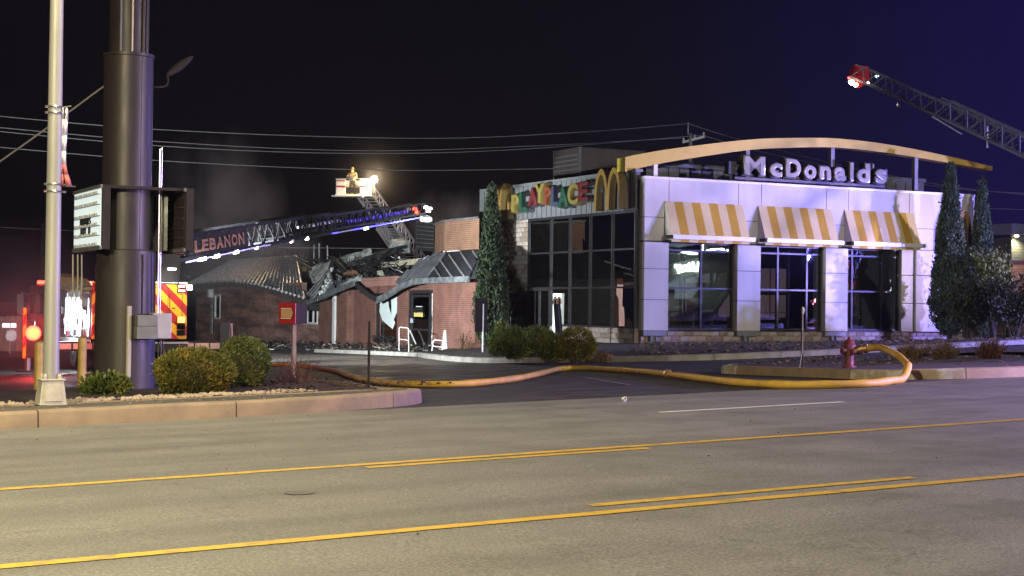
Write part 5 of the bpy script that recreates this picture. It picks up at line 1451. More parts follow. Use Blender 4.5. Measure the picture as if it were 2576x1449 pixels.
for (x0, y0, x1, y1, d0, d1, w_) in ((905, 985, 1015, 722, -.6, .9, .16), (1015, 722, 1110, 805, .9, .5, .10), (1030, 735, 1075, 805, .9, .5, .10), (1235, 800, 1390, 660, .6, 2.4, .16), (1245, 770, 1275, 700, .9, 1.8, .14), (1260, 760, 1300, 830, 1.0, .5, .10), (1230, 830, 1260, 745, .4, 1.1, .12), (1120, 800, 1230, 770, .8, 1.0, .08),
                                     (1290, 700, 1400, 655, 2.0, 2.6, .22), (1300, 720, 1430, 670, 2.0, 2.5, .16), (1380, 850, 1460, 790, .4, 1.0, .06), (1350, 830, 1440, 810, .5, .9, .05), (1470, 800, 1475, 860, 1.0, .9, .10), (1180, 830, 1260, 860, .3, .2, .09), (760, 720, 860, 780, 1.9, .8, .10), (740, 700, 850, 745, 2.0, 1.0, .10)):
    mb = MB(); mb.bar(C(x0, y0, d0), C(x1, y1, d1), w_, w_ * .75); mb.build('charred_rafter', M['char'], cp)
rA = random.Random(77); mb = MB()
for _ in range(330):
    x, y = rA.uniform(960, 1480), rA.uniform(700, 870); dx = .3 + (870 - y) / 170 * 1.6 + rA.uniform(-.25, .25)
    p = Vector(C(x, y, dx)); q = p + Vector((rA.uniform(-.25, .25), rA.uniform(-.45, .45), rA.uniform(-.18, .22)))
    mb.bar(p, q, rA.uniform(.015, .06), rA.uniform(.015, .05), m=0 if rA.random() < .84 else (1 if rA.random() < .7 else 2))
o = mb.build('burnt_splinters', [M['char'], M['sheet_dark'], M['sheet']], cp, fix=False); o['kind'] = 'stuff'
rB = random.Random(78); mb = MB()
for _ in range(140):
    x = rB.uniform(400, 1000); yy = 705 + max(0, x - 760) * .25; p = Vector(C(x, yy + rB.uniform(-6, 4), 2.4)); q = p + Vector((rB.uniform(-.1, .1), rB.uniform(-.5, .5), rB.uniform(.0, .35)))
    mb.bar(p, q, .04, .03)
o = mb.build('ridge_splinters', M['char'], cp, fix=False); o['kind'] = 'stuff'
for k in range(16):
    rC = random.Random(200 + k); x, y = rC.uniform(860, 1500), rC.uniform(730, 850); dx = .2 + (870 - y) / 170 * 1.4
    w1, w2 = rC.uniform(25, 75), rC.uniform(15, 45); sk = rC.uniform(-40, 40)
    crumple('torn_scrap', [C(x, y, dx), C(x + w1, y - sk * .5, dx + .2), C(x + w1 + sk * .3, y + w2 - sk * .4, dx - .2), C(x + sk * .4, y + w2, dx - .3)], rC.choice([M['char'], M['char'], M['sheet_dark'], M['roof_edge'], M['sheet']]), .012, 4, .07, 300 + k)
for k in range(9):
    rC = random.Random(400 + k); x = rC.uniform(1000, 1460); dx = rC.uniform(-.2, .5)
    mb = MB(); p = Vector(C(x, rC.uniform(820, 880), dx)); mb.tube([p, p + Vector((rC.uniform(-.1, .1), rC.uniform(-.3, .3), -.25)), p + Vector((rC.uniform(-.2, .1), rC.uniform(-.5, .5), -.6))], .012, 5); mb.build('hanging_wire', M['black'], cp)
# pale beam of short blocks
bm0, bm1 = Vector(Q(963, 668, 1.6)), Vector(Q(1058, 657, 1.6))
for k in range(7):
    p, q = bm0.lerp(bm1, k / 7 + .006), bm0.lerp(bm1, (k + 1) / 7 - .006)
    mb = MB(); mb.bar(p, q, .2, .26); mb.build('beam_block', M['insul'] if k not in (1,) else M['sheet'], cp)
# brick lintel with moulded band
l0, l1 = Vector(Q(916, 712, -.02)), Vector(Q(1002, 706, -.02))
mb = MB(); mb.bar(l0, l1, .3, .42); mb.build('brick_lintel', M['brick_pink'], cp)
for k in range(16):
    p = l0.lerp(l1, .06 + k * .057) + Vector((-.155, 0, .08))
    mb = MB(); mb.box(p.x, p.x + .01, p.y - .05, p.y + .05, p.z - .05, p.z + .05); mb.build('dentil', M['brick_top'], cp)
for (u0, v0, u1, v1, dx0, dx1, w_) in [(812, 722, 838, 650, -.2, .9, .12), (838, 650, 866, 690, .9, .5, .10), (828, 690, 806, 745, .3, -.5, .09), (846, 652, 880, 700, 1.0, .2, .08), (880, 695, 960, 668, .4, 1.5, .1), (905, 690, 930, 650, .5, 1.9, .14),
                                       (925, 655, 1000, 628, 1.6, 2.6, .16), (930, 705, 950, 672, .3, 1.4, .09), (948, 690, 975, 700, .8, .3, .07), (962, 672, 985, 700, 1.0, .4, .08), (990, 690, 1012, 668, .4, 1.2, .06), (858, 712, 925, 676, .1, 1.0, .06),
                                       (870, 672, 945, 655, 1.0, 1.6, .07), (1000, 700, 1030, 672, .3, .9, .05), (935, 640, 1010, 622, 2.2, 2.8, .2), (1010, 672, 1012, 700, 1.2, 1.1, .07), (790, 700, 760, 655, .3, 1.6, .06), (900, 700, 880, 660, .6, 1.4, .05), (945, 705, 985, 690, .2, .5, .05),
                                       (1040, 655, 1000, 640, 1.6, 2.4, .1), (905, 735, 950, 745, -.4, -.4, .08), (930, 735, 960, 755, -.3, -.5, .06)]:
    mb = MB(); mb.bar(Q(u0, v0, dx0), Q(u1, v1, dx1), w_, w_ * .7); mb.build('charred_rafter', M['char'], cp)
for (u0, v0, u1, v1, dx0, dx1) in [(806, 746, 842, 672, -.52, .5), (812, 740, 838, 705, -.45, .2)]:
    p, q = Vector(Q(u0, v0, dx0)), Vector(Q(u1, v1, dx1))
    for k in range(5):
        a_, b2_ = p.lerp(q, k / 5 + .02), p.lerp(q, (k + .8) / 5)
        mb = MB(); mb.tube([a_ + Vector((-.05, 0, .03)), a_.lerp(b2_, .5) + Vector((-.08, .03, .06)), b2_ + Vector((-.05, 0, .03))], [.04, .10, .04], 6); mb.build('ash_lump', M['sheet'], cp, smooth=True)
mb = MB(); p = [Q(866, 692, .3), Q(885, 682, .4), Q(900, 684, .4), Q(906, 691, .3)]; mb.quad(*p); o = mb.build('broken_board', M['orange_wood'], cp, fix=False); o.modifiers.new('t', 'SOLIDIFY').thickness = .12
sheetpoly('paper_scrap', [Q(948, 682, .6), Q(962, 680, .6), Q(968, 694, .5), Q(958, 698, .5), Q(950, 690, .55)], mat('scorched_paper', (.62, .64, .5), (.3, .3, .2), .8, 0, 8), cp, .01)
for k in range(60):
    u, v = rnd.uniform(840, 1020), rnd.uniform(672, 712); dx = rnd.uniform(.2, 1.4)
    p = Vector(Q(u, v, dx)); q = p + Vector((rnd.uniform(-.3, .3), rnd.uniform(-.5, .5), rnd.uniform(-.2, .25)))
    mb = MB(); mb.bar(p, q, rnd.uniform(.02, .06), rnd.uniform(.02, .05)); mb.build('charred_stick', M['char'] if rnd.random() < .85 else M['sheet_dark'], cp)
# dark mass of the unburnt attic behind, studs and stacks
bpart('attic_mass', M['char'], (2.3, 3.2, 4.3, 20, 1.5, 3.1), (2.3, 6, 20, 33, 2.5, 3.6))
for (u, v0, v1, dx) in [(698, 628, 650, 5), (712, 622, 650, 5), (735, 628, 648, 5), (757, 618, 655, 4), (776, 610, 655, 4), (790, 616, 660, 3), (803, 612, 668, 3), (824, 618, 660, 3), (660, 630, 655, 5), (640, 632, 655, 5)]:
    mb = MB(); mb.tube([Q(u, v1 + 12, dx), Q(u, v0, dx)], .05 if u > 770 else .035, 6); mb.build('stud', M['char'] if u < 780 else M['sheet_dark'], cp)
# rooftop fan box lit white
ex = bpy.data.objects.new('exhaust_fan', None); link(ex, bw)
c_ = Vector(Q(1004, 622, 3.2))
mb = MB(); mb.add([c_ + Vector(v) for v in [(-.3, .65, -.35), (-.35, -.5, -.32), (-.2, -.55, .22), (-.25, .6, .38), (.4, .6, -.3), (.4, -.5, -.3), (.35, -.5, .35), (.35, .55, .5)]], [(0, 1, 2, 3), (4, 7, 6, 5), (3, 2, 6, 7), (0, 4, 5, 1), (0, 3, 7, 4), (1, 5, 6, 2)]); mb.build('housing', M['sheet'], ex, bevel=.03)
mb = MB(); mb.tube([c_ + Vector((0, 0, -.3)), c_ + Vector((0, 0, -1.6))], .12, 8); mb.build('stack', M['steel'], ex)
# debris on the ground
deb = bpy.data.objects.new('debris_heap', None); link(deb); deb.location = W(BA, BB, 0); deb.rotation_euler = (0, 0, TH)
tag(deb, 'strewn charred debris along the foot of the burnt wall', 'debris')
r9 = random.Random(91); mb = MB()
def bz(x, y): return zt(BA + x, BB + y)
for _ in range(900):
    y = r9.uniform(3, 33); x = -r9.random() ** 1.6 * 3.2 - .05
    z = bz(x, y) + .02 + max(0, .3 - abs(x) * .15) * r9.random()
    an = r9.uniform(0, 3.14); l = r9.uniform(.05, .45); q = Vector((math.cos(an) * l, math.sin(an) * l, r9.uniform(-.05, .18)))
    mb.bar(Vector((x, y, z)) - q * .5, Vector((x, y, z)) + q * .5, r9.uniform(.02, .1), r9.uniform(.015, .05), m=0 if r9.random() < .86 else (1 if r9.random() < .5 else 2))
o = mb.build('charred_scraps', [M['char'], M['sheet_dark'], M['cast']], deb, fix=False); o['kind'] = 'stuff'
mb = MB()
for _ in range(60):
    y = r9.uniform(7.9, 10.3); x = r9.uniform(-.35, .5); z = -.35 + r9.random() * .3
    an = r9.uniform(0, 3.14); l = r9.uniform(.2, .7); q = Vector((math.cos(an) * l * .4, math.sin(an) * l, r9.uniform(-.1, .2)))
    mb.bar(Vector((x, y, z)) - q * .5, Vector((x, y, z)) + q * .5, .05, .03)
o = mb.build('window_scraps', M['char'], deb, fix=False); o['kind'] = 'stuff'
for (u, v, l, h) in [(830, 893, .9, .06), (890, 889, 1.0, .12), (715, 870, .8, .1), (660, 866, .7, .08)]:
    p = at(u, v, 74); a, b = AB(p); x, y = a - BA, b - BB
    mb = MB(); mb.bar((-1.2, y, bz(-1.2, y) + h), (-1.4, y - l, bz(-1.4, y - l) + .05), .12, .04); mb.build('fallen_board', M['cast'] if u < 840 else M['orange_wood'], deb)
# walkway slab before the entrance, rails and cone
mb = MB(); mb.ext([(-3.4, 2.0, -.72), (-3.2, 7.6, -.80), (0, 7.8, -.78), (0, 2.0, -.70)], (0, 0, .10)); mb.build('entrance_step', M['verge'], bw)
def handrail(u0, u1, vt, vb, d, label, lean=0.0):
    t = bpy.data.objects.new('handrail', None); link(t); tag(t, label, 'handrail', 'white entrance handrails')
    p0 = at(u0, vb, d); p1 = at(u1, vb + 6, d - .5); t.location = p0
    P = lambda u, v, dd: at(u, v, dd) - p0
    mb = MB(); mb.tube([P(u0, vb, d), P(u0 + lean, vt + 3, d), P(u0 + lean + 3, vt, d), P(u1 + lean - 3, vt + 2, d - .5), P(u1 + lean, vt + 5, d - .5), P(u1, vb + 8, d - .5)], .020, 8); mb.build('rail_loop', M['white_paint'], t, smooth=True)
    vm = vt + (vb - vt) * .5
    mb = MB(); mb.tube([P(u0 + lean * .5, vm, d), P(u1 + lean * .5, vm + 3, d - .5)], .016, 8); mb.build('mid_rail', M['white_paint'], t, smooth=True)
    return t
handrail(1004, 1028, 823, 883, 66, 'upright white tubular handrail at the left of the burnt doorway')
handrail(1086, 1112, 855, 886, 64, 'bent low white handrail at the right of the burnt doorway, beside the cone', 4)
cz_ = at(1119, 889, 64.5); a, b = AB(cz_)
cn = empty('traffic_cone', a, b, cz_.z, 'tall pale traffic cone standing by the entrance wall', 'cone')
mb = MB(); mb.lathe([(.16, .03), (.05, .92), (.035, .94)], 16); mb.build('cone', M['white_paint'], cn, smooth=True)
mb = MB(); mb.box(-.24, .24, -.24, .24, 0, .03); mb.build('base', M['rubber'], cn)

# ------------------------------------------------------------------ emergency vehicles
M['led_white'] = glow('white_led', (.80, .93, 1.0), 5)
M['led_soft'] = glow('lit_compartment', (.80, .92, 1.0), .55)
M['led_blue'] = glow('blue_led', (.03, .025, 1.0), 2.2)
M['led_red'] = glow('red_led', (1.0, .022, .012), 4.5)
M['led_amber'] = glow('amber_led', (1.0, .16, .03), 2.2)
M['led_dim'] = glow('dim_lens', (.9, .75, .7), .035)
M['flood_warm'] = glow('warm_flood', (1.0, .72, .36), 40)
def truss(root, heel, tip, w, h0, h1, bays, m, name, side_hint=None, rung=True, tube=.035):
    """one telescoping ladder section between two world points: two side trusses, rungs; h is the side height"""
    inv = root.matrix_basis.inverted()
    heel, tip = Vector(heel), Vector(tip)
    t = (tip - heel); L_ = t.length; t.normalize()
    sd = t.cross(Vector((0, 0, 1))).normalized(); up = sd.cross(t).normalized()
    sec = bpy.data.objects.new(name, None); link(sec, root)
    for s_ in (-1, 1):
        o_ = sd * (s_ * w / 2)
        mb = MB()
        P = lambda k, f: inv @ (heel + t * (L_ * k) + o_ + up * ((h0 + (h1 - h0) * k) * f))
        mb.bar(P(0, 0), P(1, 0), tube * 2.0, tube * 2.2); mb.bar(P(0, 1), P(1, 1), tube * 1.7, tube * 1.7)
        mb.build('rail', m, sec)
        mb = MB()
        for k in range(bays):
            a0, a1 = k / bays, (k + 1) / bays
            mb.bar(P(a0, 0), P((a0 + a1) / 2, 1), tube, tube); mb.bar(P((a0 + a1) / 2, 1), P(a1, 0), tube, tube)
        mb.build('side_lattice', m, sec)
    if rung:
        mb = MB(); nr = int(L_ / .36)
        for k in range(nr):
            c = heel + t * (L_ * (k + .5) / nr); mb.tube([inv @ (c - sd * w / 2), inv @ (c + sd * w / 2)], .02, 5, caps=False)
        mb.build('rungs', m, sec, fix=False)
    return sec
def lamp_box(root, name, x0, x1, y0, y1, z0, z1, lens, face='-y', body=None):
    mb = MB(); mb.box(x0, x1, y0, y1, z0, z1); b_ = mb.build(name, body or M['truck_black'], root, bevel=.008)
    e = .012; k = .015
    mb = MB()
    if face == '-y': mb.box(x0 + k, x1 - k, y0 - e, y0 + .002, z0 + k, z1 - k)
    elif face == '-x': mb.box(x0 - e, x0 + .002, y0 + k, y1 - k, z0 + k, z1 - k)
    elif face == '-z': mb.box(x0 + k, x1 - k, y0 + k, y1 - k, z0 - e, z0 + .002)
    mb.build('lens', lens, b_)
    return b_
def wheel(root, x, y, r=.52, w=.32):
    wr = bpy.data.objects.new('wheel', None); link(wr, root); wr.location = (x, y, r)
    mb = MB(); mb.lathe([(r * .55, -w / 2), (r * .93, -w / 2), (r, -w / 2 + .05), (r, w / 2 - .05), (r * .93, w / 2), (r * .55, w / 2)], 26, axis='x'); mb.build('tyre', M['rubber'], wr, smooth=True)
    mb = MB(); mb.lathe([(.05, -w / 2 - .02), (.12, -w / 2 - .02), (.14, -w / 2 + .04), (r * .55, -w / 2 + .02), (r * .55, w / 2 - .02), (.1, w / 2 - .04)], 20, axis='x'); mb.build('rim', M['steel'], wr, smooth=True)
def fire_truck(a, b, z, rot, label, hw=1.5, L=10.5):
    t = empty('ladder_truck', a, b, z, label, 'fire truck', rot)
    def p(name, m, *bx, parent=t, bevel=0.0):
        mb = MB()
        for x in bx: mb.box(*x)
        return mb.build(name, m, parent, bevel=bevel)
    p('chassis', M['truck_black'], (-1.05, 1.05, .3, L - .3, .55, .95))
    p('body', M['truck_silver'], (-hw + .03, hw - .03, .03, 7.0, .98, 2.45), bevel=.02)
    p('deck', M['truck_silver'], (-hw, hw, .0, 7.05, 2.45, 2.52))
    # rear face: two chevron towers with a dark ladder tunnel between them
    for s_ in (-1, 1):
        x0, x1 = (s_ * .35, s_ * hw) if s_ > 0 else (s_ * hw, s_ * .35)
        pn = p('rear_panel', M['chevron'], (x0, x1, -.06, .028, 1.0, 2.78), bevel=.015)
        xi, xo = min(abs(x0), abs(x1)), max(abs(x0), abs(x1))
        for (xa, xb, za, zb) in ((xi + .10, xi + .52, 1.55, 2.62), (xi + .60, xi + .98, 1.55, 2.42), (xi + .16, xi + .48, 1.08, 1.42)):
            u0, u1 = (xa, xb) if s_ > 0 else (-xb, -xa)
            d = p('rear_door', M['chevron'], (u0, u1, -.085, -.062, za, zb), bevel=.006)
            p('door_edge', M['truck_black'], (u0 - .016, u0, -.082, -.061, za - .016, zb + .016), (u1, u1 + .016, -.082, -.061, za - .016, zb + .016), (u0, u1, -.082, -.061, zb, zb + .016), (u0, u1, -.082, -.061, za - .016, za), parent=d)
            zc = (za + zb) / 2
            p('handle', M['truck_black'], (u0 + .05, u0 + .17, -.10, -.086, zc - .015, zc + .015), parent=d)
        xl = s_ * (hw - .20)
        for (zc, hz_, ln) in ((2.68, .06, 'led_dim'), (2.54, .06, 'led_dim'), (1.62, .12, 'led_amber'), (1.40, .10, 'glass'), (1.20, .10, 'glass')):
            if s_ < 0 and zc == 1.62: ln = 'led_dim'
            lamp_box(t, 'tail_lamp', xl - .13, xl + .13, -.13, -.07, zc - hz_ * .9, zc + hz_ * .9, M[ln])
        lamp_box(t, 'marker_lamp', xl - .12, xl + .04, -.14, -.05, .70, .84, M['led_red'])
    p('rear_tunnel', M['truck_black'], (-.35, .35, .05, .3, 1.0, 2.7))
    p('rear_step', M['truck_black'], (-hw + .05, hw - .05, -.42, -.07, .60, .92), bevel=.02)
    p('step_edge', M['truck_silver'], (-hw + .05, hw - .05, -.44, -.421, .86, .92))
    p('number_plate', M['led_dim'], (hw - .95, hw - .72, -.10, -.088, 1.47, 1.60))
    # left side: open lit lockers with equipment
    lk = bpy.data.objects.new('side_lockers', None); link(lk, t)
    ys = [.25, 1.35, 2.5, 3.6, 5.2, 6.9]
    for k in range(5):
        y0, y1 = ys[k], ys[k + 1]
        p('locker_back', M['led_soft'] if k in (1, 2) else M['truck_silver'], (-hw + .012, -hw + .026, y0 + .08, y1 - .08, 1.05, 2.30), parent=lk)
        p('locker_post', M['truck_silver'], (-hw - .03, -hw + .02, y0 - .05, y0 + .05, .98, 2.45), parent=lk)
        for q in range(3): p('locker_shelf', M['truck_black'], (-hw - .02, -hw + .02, y0 + .08, y1 - .08, 1.28 + q * .34, 1.31 + q * .34), parent=lk)
        p('strip_light', M['led_white'] if k < 4 else M['led_dim'], (-hw - .025, -hw + .0, y0 + .06, y0 + .11, 1.08, 2.26), parent=lk)
        for q in range(4):
            yy = rnd.uniform(y0 + .15, y1 - .3); zq = 1.06 + rnd.randint(0, 2) * .34
            p('equipment', rnd.choice([M['truck_black'], M['l_blue'], M['steel'], M['red_paint']]), (-hw - .06, -hw + .005, yy, yy + rnd.uniform(.1, .3), zq, zq + rnd.uniform(.1, .24)), parent=lk)
    p('side_strip', M['white_paint'], (-hw - .012, -hw + .01, .1, 7.0, .86, .975))
    p('side_rail', M['steel'], (-hw, -hw + .04, 0, 6.9, 2.62, 2.66), (hw - .04, hw, 0, 6.9, 2.62, 2.66))
    # cab
    mb = MB(); mb.ext([(-hw + .02, 7.1, .6), (-hw + .02, L, .6), (-hw + .02, L + .05, 1.4), (-hw + .02, L - .25, 2.72), (-hw + .02, 7.1, 2.72)], (2 * hw - .04, 0, 0)); c = mb.build('cab', M['red_paint'], t, bevel=.04)
    for wb in ((-hw - .003, -hw + .015, 7.5, 8.7, 1.7, 2.45), (-hw - .003, -hw + .015, 8.9, 9.9, 1.7, 2.45), (hw - .015, hw + .003, 7.5, 8.7, 1.7, 2.45)): p('cab_window', M['glass'], wb, parent=c)
    mr = p('mirror', M['truck_black'], (-hw - .42, -hw - .2, L - .4, L - .3, 1.7, 2.4), parent=t)
    mb = MB(); mb.tube([(-hw, L - .4, 2.4), (-hw - .3, L - .35, 2.45)], .02, 6); mb.tube([(-hw, L - .4, 1.7), (-hw - .3, L - .35, 1.68)], .02, 6); mb.build('mirror_arm', M['steel'], t)
    lb = p('light_bar', M['truck_black'], (-hw + .1, hw - .1, L - 1.1, L - .8, 2.73, 2.78))
    for k in range(6): p('beacon', M['led_blue'] if k % 2 else M['led_red'], (-hw + .2 + k * .42, -hw + .5 + k * .42, L - 1.1, L - .82, 2.782, 2.90), parent=lb)
    for (x, y) in ((-hw + .2, 1.6), (hw - .2, 1.6), (-hw + .2, 2.75), (hw - .2, 2.75), (-hw + .2, 8.4), (hw - .2, 8.4)): wheel(t, x, y)
    # turntable and cradle
    mb = MB(); mb.lathe([(.9, 2.52), (.9, 2.72), (.7, 2.74), (.7, 2.95)], 24, (0, 1.1, 0)); mb.build('turntable', M['truck_silver'], t, smooth=True)
    return t, p
tz = zt(12.7, 50)
T1, p1 = fire_truck(12.75, 49.9, tz, 0.0, 'ladder fire truck with red and yellow chevron rear parked behind the sign pole')
T1w = T1.matrix_basis
# stabiliser legs
def outrigger(root, s_, y, ext, plate, z=.62):
    o_ = bpy.data.objects.new('stabiliser', None); link(o_, root)
    x0, x1 = (1.4, 1.4 + ext) if s_ > 0 else (-1.4 - ext, -1.4)
    mb = MB(); mb.box(x0, x1, y - .14, y + .14, z, z + .30); mb.build('beam', M['truck_black'], o_, bevel=.01)
    n = 3
    for k in range(n):
        xa = x0 + (x1 - x0) * (k + .05) / n; xb = x0 + (x1 - x0) * (k + .95) / n
        mb = MB(); mb.box(xa, xb, y - .152, y - .142, z + .06, z + .24); mb.build('reflector', M['amber_plate'] if s_ > 0 else M['white_paint'], o_)
    xe = x1 if s_ > 0 else x0
    mb = MB(); mb.box(xe - .16, xe + .16, y - .17, y + .17, .42, 1.55); mb.build('jack_housing', M['truck_black'], o_, bevel=.02)
    mb = MB(); mb.tube([(xe, y, .0), (xe, y, .6)], .09, 12); mb.build('jack_ram', M['steel'], o_, smooth=True)
    mb = MB(); mb.box(xe - .32, xe + .32, y - .32, y + .32, -.02, .035); mb.build('ground_pad', M['truck_black'], o_)
    return o_
outrigger(T1, 1, .55, 1.5, True)
outrigger(T1, -1, .30, 1.95, True)
mb = MB(); xe = 2.9
for dx in (.20, .30): mb.tube([(xe + dx, .5, .3), (xe + dx - .05, .5, 1.5)], .035, 6)
mb.build('leaning_pike', M['amber_plate'], T1)
lamp_box(T1, 'stabiliser_lamp', 2.2, 2.5, .36, .40, .36, .46, M['led_soft'])
red1 = T1w.inverted() @ at(85, 838, 47.3)
mb = MB(); mb.lathe([(.02, -.10), (.14, -.06), (.17, .02), (.17, .10)], 16, red1, axis='y'); mb.build('warning_lamp', glow('warning_lamp_glow', (1.0, .045, .012), 4), T1, smooth=True)
mb = MB(); mb.lathe([(.22, .04), (.22, .14)], 16, red1, axis='y'); mb.build('warning_lamp_rim', M['led_red'], T1)
mb = MB(); q = T1w.inverted() @ at(62, 838, 47.4); mb.box(q.x - .04, q.x + .04, q.y, q.y + .05, q.z - .75, q.z + .75); mb.build('jack_stripe', M['chevron'], T1)
# hose bed cover and gear on the deck
mb = MB(); c0 = T1w.inverted() @ at(165, 690, 56)
mb.add([(c0.x - .6, c0.y - 1.4, 2.52), (c0.x + .75, c0.y - 1.4, 2.52), (c0.x + .75, c0.y + 1.2, 2.52), (c0.x - .6, c0.y + 1.2, 2.52), (c0.x - .5, c0.y - 1.2, 3.0), (c0.x + .5, c0.y - 1.3, 2.95), (c0.x + .45, c0.y + 1.0, 3.15), (c0.x - .4, c0.y + 1, 3.2)], [(0, 3, 2, 1), (4, 5, 6, 7), (0, 1, 5, 4), (1, 2, 6, 5), (2, 3, 7, 6), (3, 0, 4, 7)])
mb.build('hose_bed_cover', M['tarp'], T1, bevel=.08)
for (x, y, z0, z1) in ((-1.2, .8, 2.5, 3.3), (-1.0, .5, 2.5, 3.1), (-.7, .4, 2.5, 3.25), (1.2, .5, 2.5, 3.15), (1.35, .9, 2.5, 3.1), (.9, .3, 2.5, 3.2)):
    mb = MB(); mb.tube([(x, y, z0), (x, y, z1)], .02, 6); mb.build('rail_post', M['steel'], T1)
p1('rear_strip_lamp', M['led_white'], (.36, 1.48, -.10, -.065, 2.785, 2.80))
spot('rear_strip_light', T1w @ Vector((.95, -1.1, 3.1)), T1w @ Vector((.95, 0, 1.6)), 26, (1.0, .97, .9), 110, .8, .3)
p1('control_stand', M['truck_black'], (.55, 1.25, -.1, .5, 2.75, 3.7))
p1('control_light', M['led_white'], (.85, 1.1, -.14, -.102, 3.2, 3.25))
p1('red_canopy', M['red_paint'], (.2, 1.35, -.2, .6, 3.72, 3.78))
lamp_box(T1, 'scene_lamp', -1.62, -1.42, 6.4, 6.75, 2.66, 2.84, M['led_white'], '-y')
# ladder of this truck
lamp_box(T1, 'scene_lamp', 1.50, 1.72, 1.6, 2.1, 2.66, 2.86, M['led_white'], '-y')
spot('truck_scene_light', T1w @ Vector((1.85, 1.4, 2.9)), W(29, 73, 4.5), 6000, (.90, .97, 1.0), 96, .7, .2)
lamp_box(T1, 'scene_lamp', 1.50, 1.72, .1, .5, 2.56, 2.74, M['led_white'], '-y')  # extra lamp and spot added to brighten the cypress and side wall
spot('added_side_light', T1w @ Vector((1.85, -.1, 2.7)), W(28.5, 49.5, 2.4), 2100, (.90, .97, 1.0), 88, .8, .2)
heel, tip = at(408, 657, 51.2), at(1052, 541, 64)
k1 = .50
mid1, mid2 = heel.lerp(tip, .56), heel.lerp(tip, .80)
truss(T1, heel, mid1, 1.05, .76, .70, 13, M['ladder_grey'], 'base_section', tube=.05)
truss(T1, heel.lerp(tip, .36) + Vector((0, 0, .10)), mid2 + Vector((0, 0, .07)), .86, .56, .52, 14, M['ladder_grey'], 'middle_section', tube=.04)
truss(T1, heel.lerp(tip, .58) + Vector((0, 0, .12)), tip + Vector((0, 0, .06)), .68, .45, .40, 15, M['ladder_grey'], 'fly_section', tube=.032)
inv1 = T1w.inverted()
td = (tip - heel).normalized(); sd1 = td.cross(Vector((0, 0, 1))).normalized(); up1 = sd1.cross(td).normalized()
def lp(k, f, s_, off=0.0):
    return inv1 @ (heel + (tip - heel) * k + sd1 * (s_ * (.525 + off)) + up1 * f)
mb = MB(); pA = [lp(.045, .03, 1, .03), lp(.245, .05, 1, .03), lp(.245, .68, 1, .03), lp(.045, .70, 1, .03)]; mb.quad(*pA); o = mb.build('name_board', M['char'], T1, fix=False); o.modifiers.new('t', 'SOLIDIFY').thickness = .02
def flat_text(txt, p0, p1, up_vec, h, m, parent, name, thick=.012, offset=0.0):
    """letters standing on the line p0-p1 (parent space)"""
    p0, p1 = Vector(p0), Vector(p1); ax = p1 - p0; L2 = ax.length; ax.normalize(); upv = (Vector(up_vec) - ax * ax.dot(Vector(up_vec))).normalized(); nr = ax.cross(upv)
    n = len(txt); st_ = L2 / n
    for i, ch in enumerate(txt):
        if ch == ' ': continue
        me = glyphs(ch, 1, .1, 0, offset)
        xs = [v.co.x for v in me.vertices]; ys_ = [v.co.y for v in me.vertices]
        lx_, hx_, ly_, hy_ = min(xs), max(xs), min(ys_), max(ys_)
        for v in me.vertices:
            x, y, z = v.co
            v.co = p0 + ax * (i * st_ + (x - lx_) / (hx_ - lx_) * st_ * .82) + upv * ((y - ly_) / (hy_ - ly_) * h) + nr * (z / .1 * thick)
        put(me, name, m, parent)
upl = inv1.to_3x3() @ up1
flat_text('LEBANON', lp(.063, .16, 1, .055), lp(.234, .16, 1, .055), upl, .38, M['gold_leaf'], T1, 'board_letter', .012, .03)
flat_text('LEBANON', lp(.064, .20, 1, .070), lp(.2325, .20, 1, .070), upl, .29, mat('dark_orange_lettering', (.22, .09, .045), None, .5), T1, 'letter_inlay', .01, -.005)
for (k, f, w_, ln) in ((.075, -.10, .30, 'led_white'), (.125, -.09, .22, 'led_white'), (.195, -.07, .16, 'led_white'), (.27, -.06, .08, 'led_soft'), (.46, -.05, .06, 'led_white'), (.40, -.05, .10, 'led_dim'), (.70, -.08, .18, 'led_soft')):
    c = lp(k, f, 1, .02); c2 = lp(k + w_ / 14, f + .01, 1, .02)
    mb = MB(); mb.bar(c, c2, .10, .10); mb.build('ladder_lamp', M[ln], T1)
mb = MB(); mb.bar(lp(.03, -.10, 1, .04), lp(.30, -.02, 1, .04), .05, .05); mb.build('lower_chord', mat('bright_chord_metal', (.6, .62, .65), (.45, .47, .5), .25, .8), T1)
mb = MB(); mb.bar(lp(.30, -.03, 1, .03), lp(.97, -.06, 1, -.12), .05, .05); mb.build('lower_chord', M['steel'], T1)
for (k0, k1, f) in ((.66, .95, -.045), (.56, .60, -.03)):
    mb = MB(); mb.bar(lp(k0, f, 1, .06 - .12 * k0), lp(k1, f - .02, 1, .06 - .15 * k1), .03, .03); mb.build('blue_strip', M['led_blue'], T1)
for k in (.68, .72, .76, .80, .84, .88, .92):
    mb = MB(); mb.bar(lp(k, .22, 0), lp(k + .025, .22, 0), .25, .10); mb.build('blue_lamp', glow('blue_rung_lamp', (.12, .09, 1.0), .10), T1)
mb = MB(); mb.bar(lp(.50, .30, -.4), lp(.66, .30, -.4), .25, .10); mb.build('waterway', M['white_paint'], T1)
for (k, f, ln) in ((.965, .30, 'led_red'), (.975, .15, 'led_red'), (.935, .33, 'led_dim'), (1.02, .28, 'led_white'), (1.03, .12, 'led_white'), (1.04, .2, 'led_soft')):
    c = lp(k, f, .4); mb = MB(); mb.lathe([(.02, -.06), (.085, -.04), (.085, .03), (.03, .07)], 10, c); mb.build('tip_lamp', M[ln], T1)
mb = MB(); mb.lathe([(.12, -.1), (.14, .2), (.1, .35)], 12, lp(.99, -.14, 1, -.2), axis='x'); mb.build('nozzle', M['sheet'], T1, smooth=True)
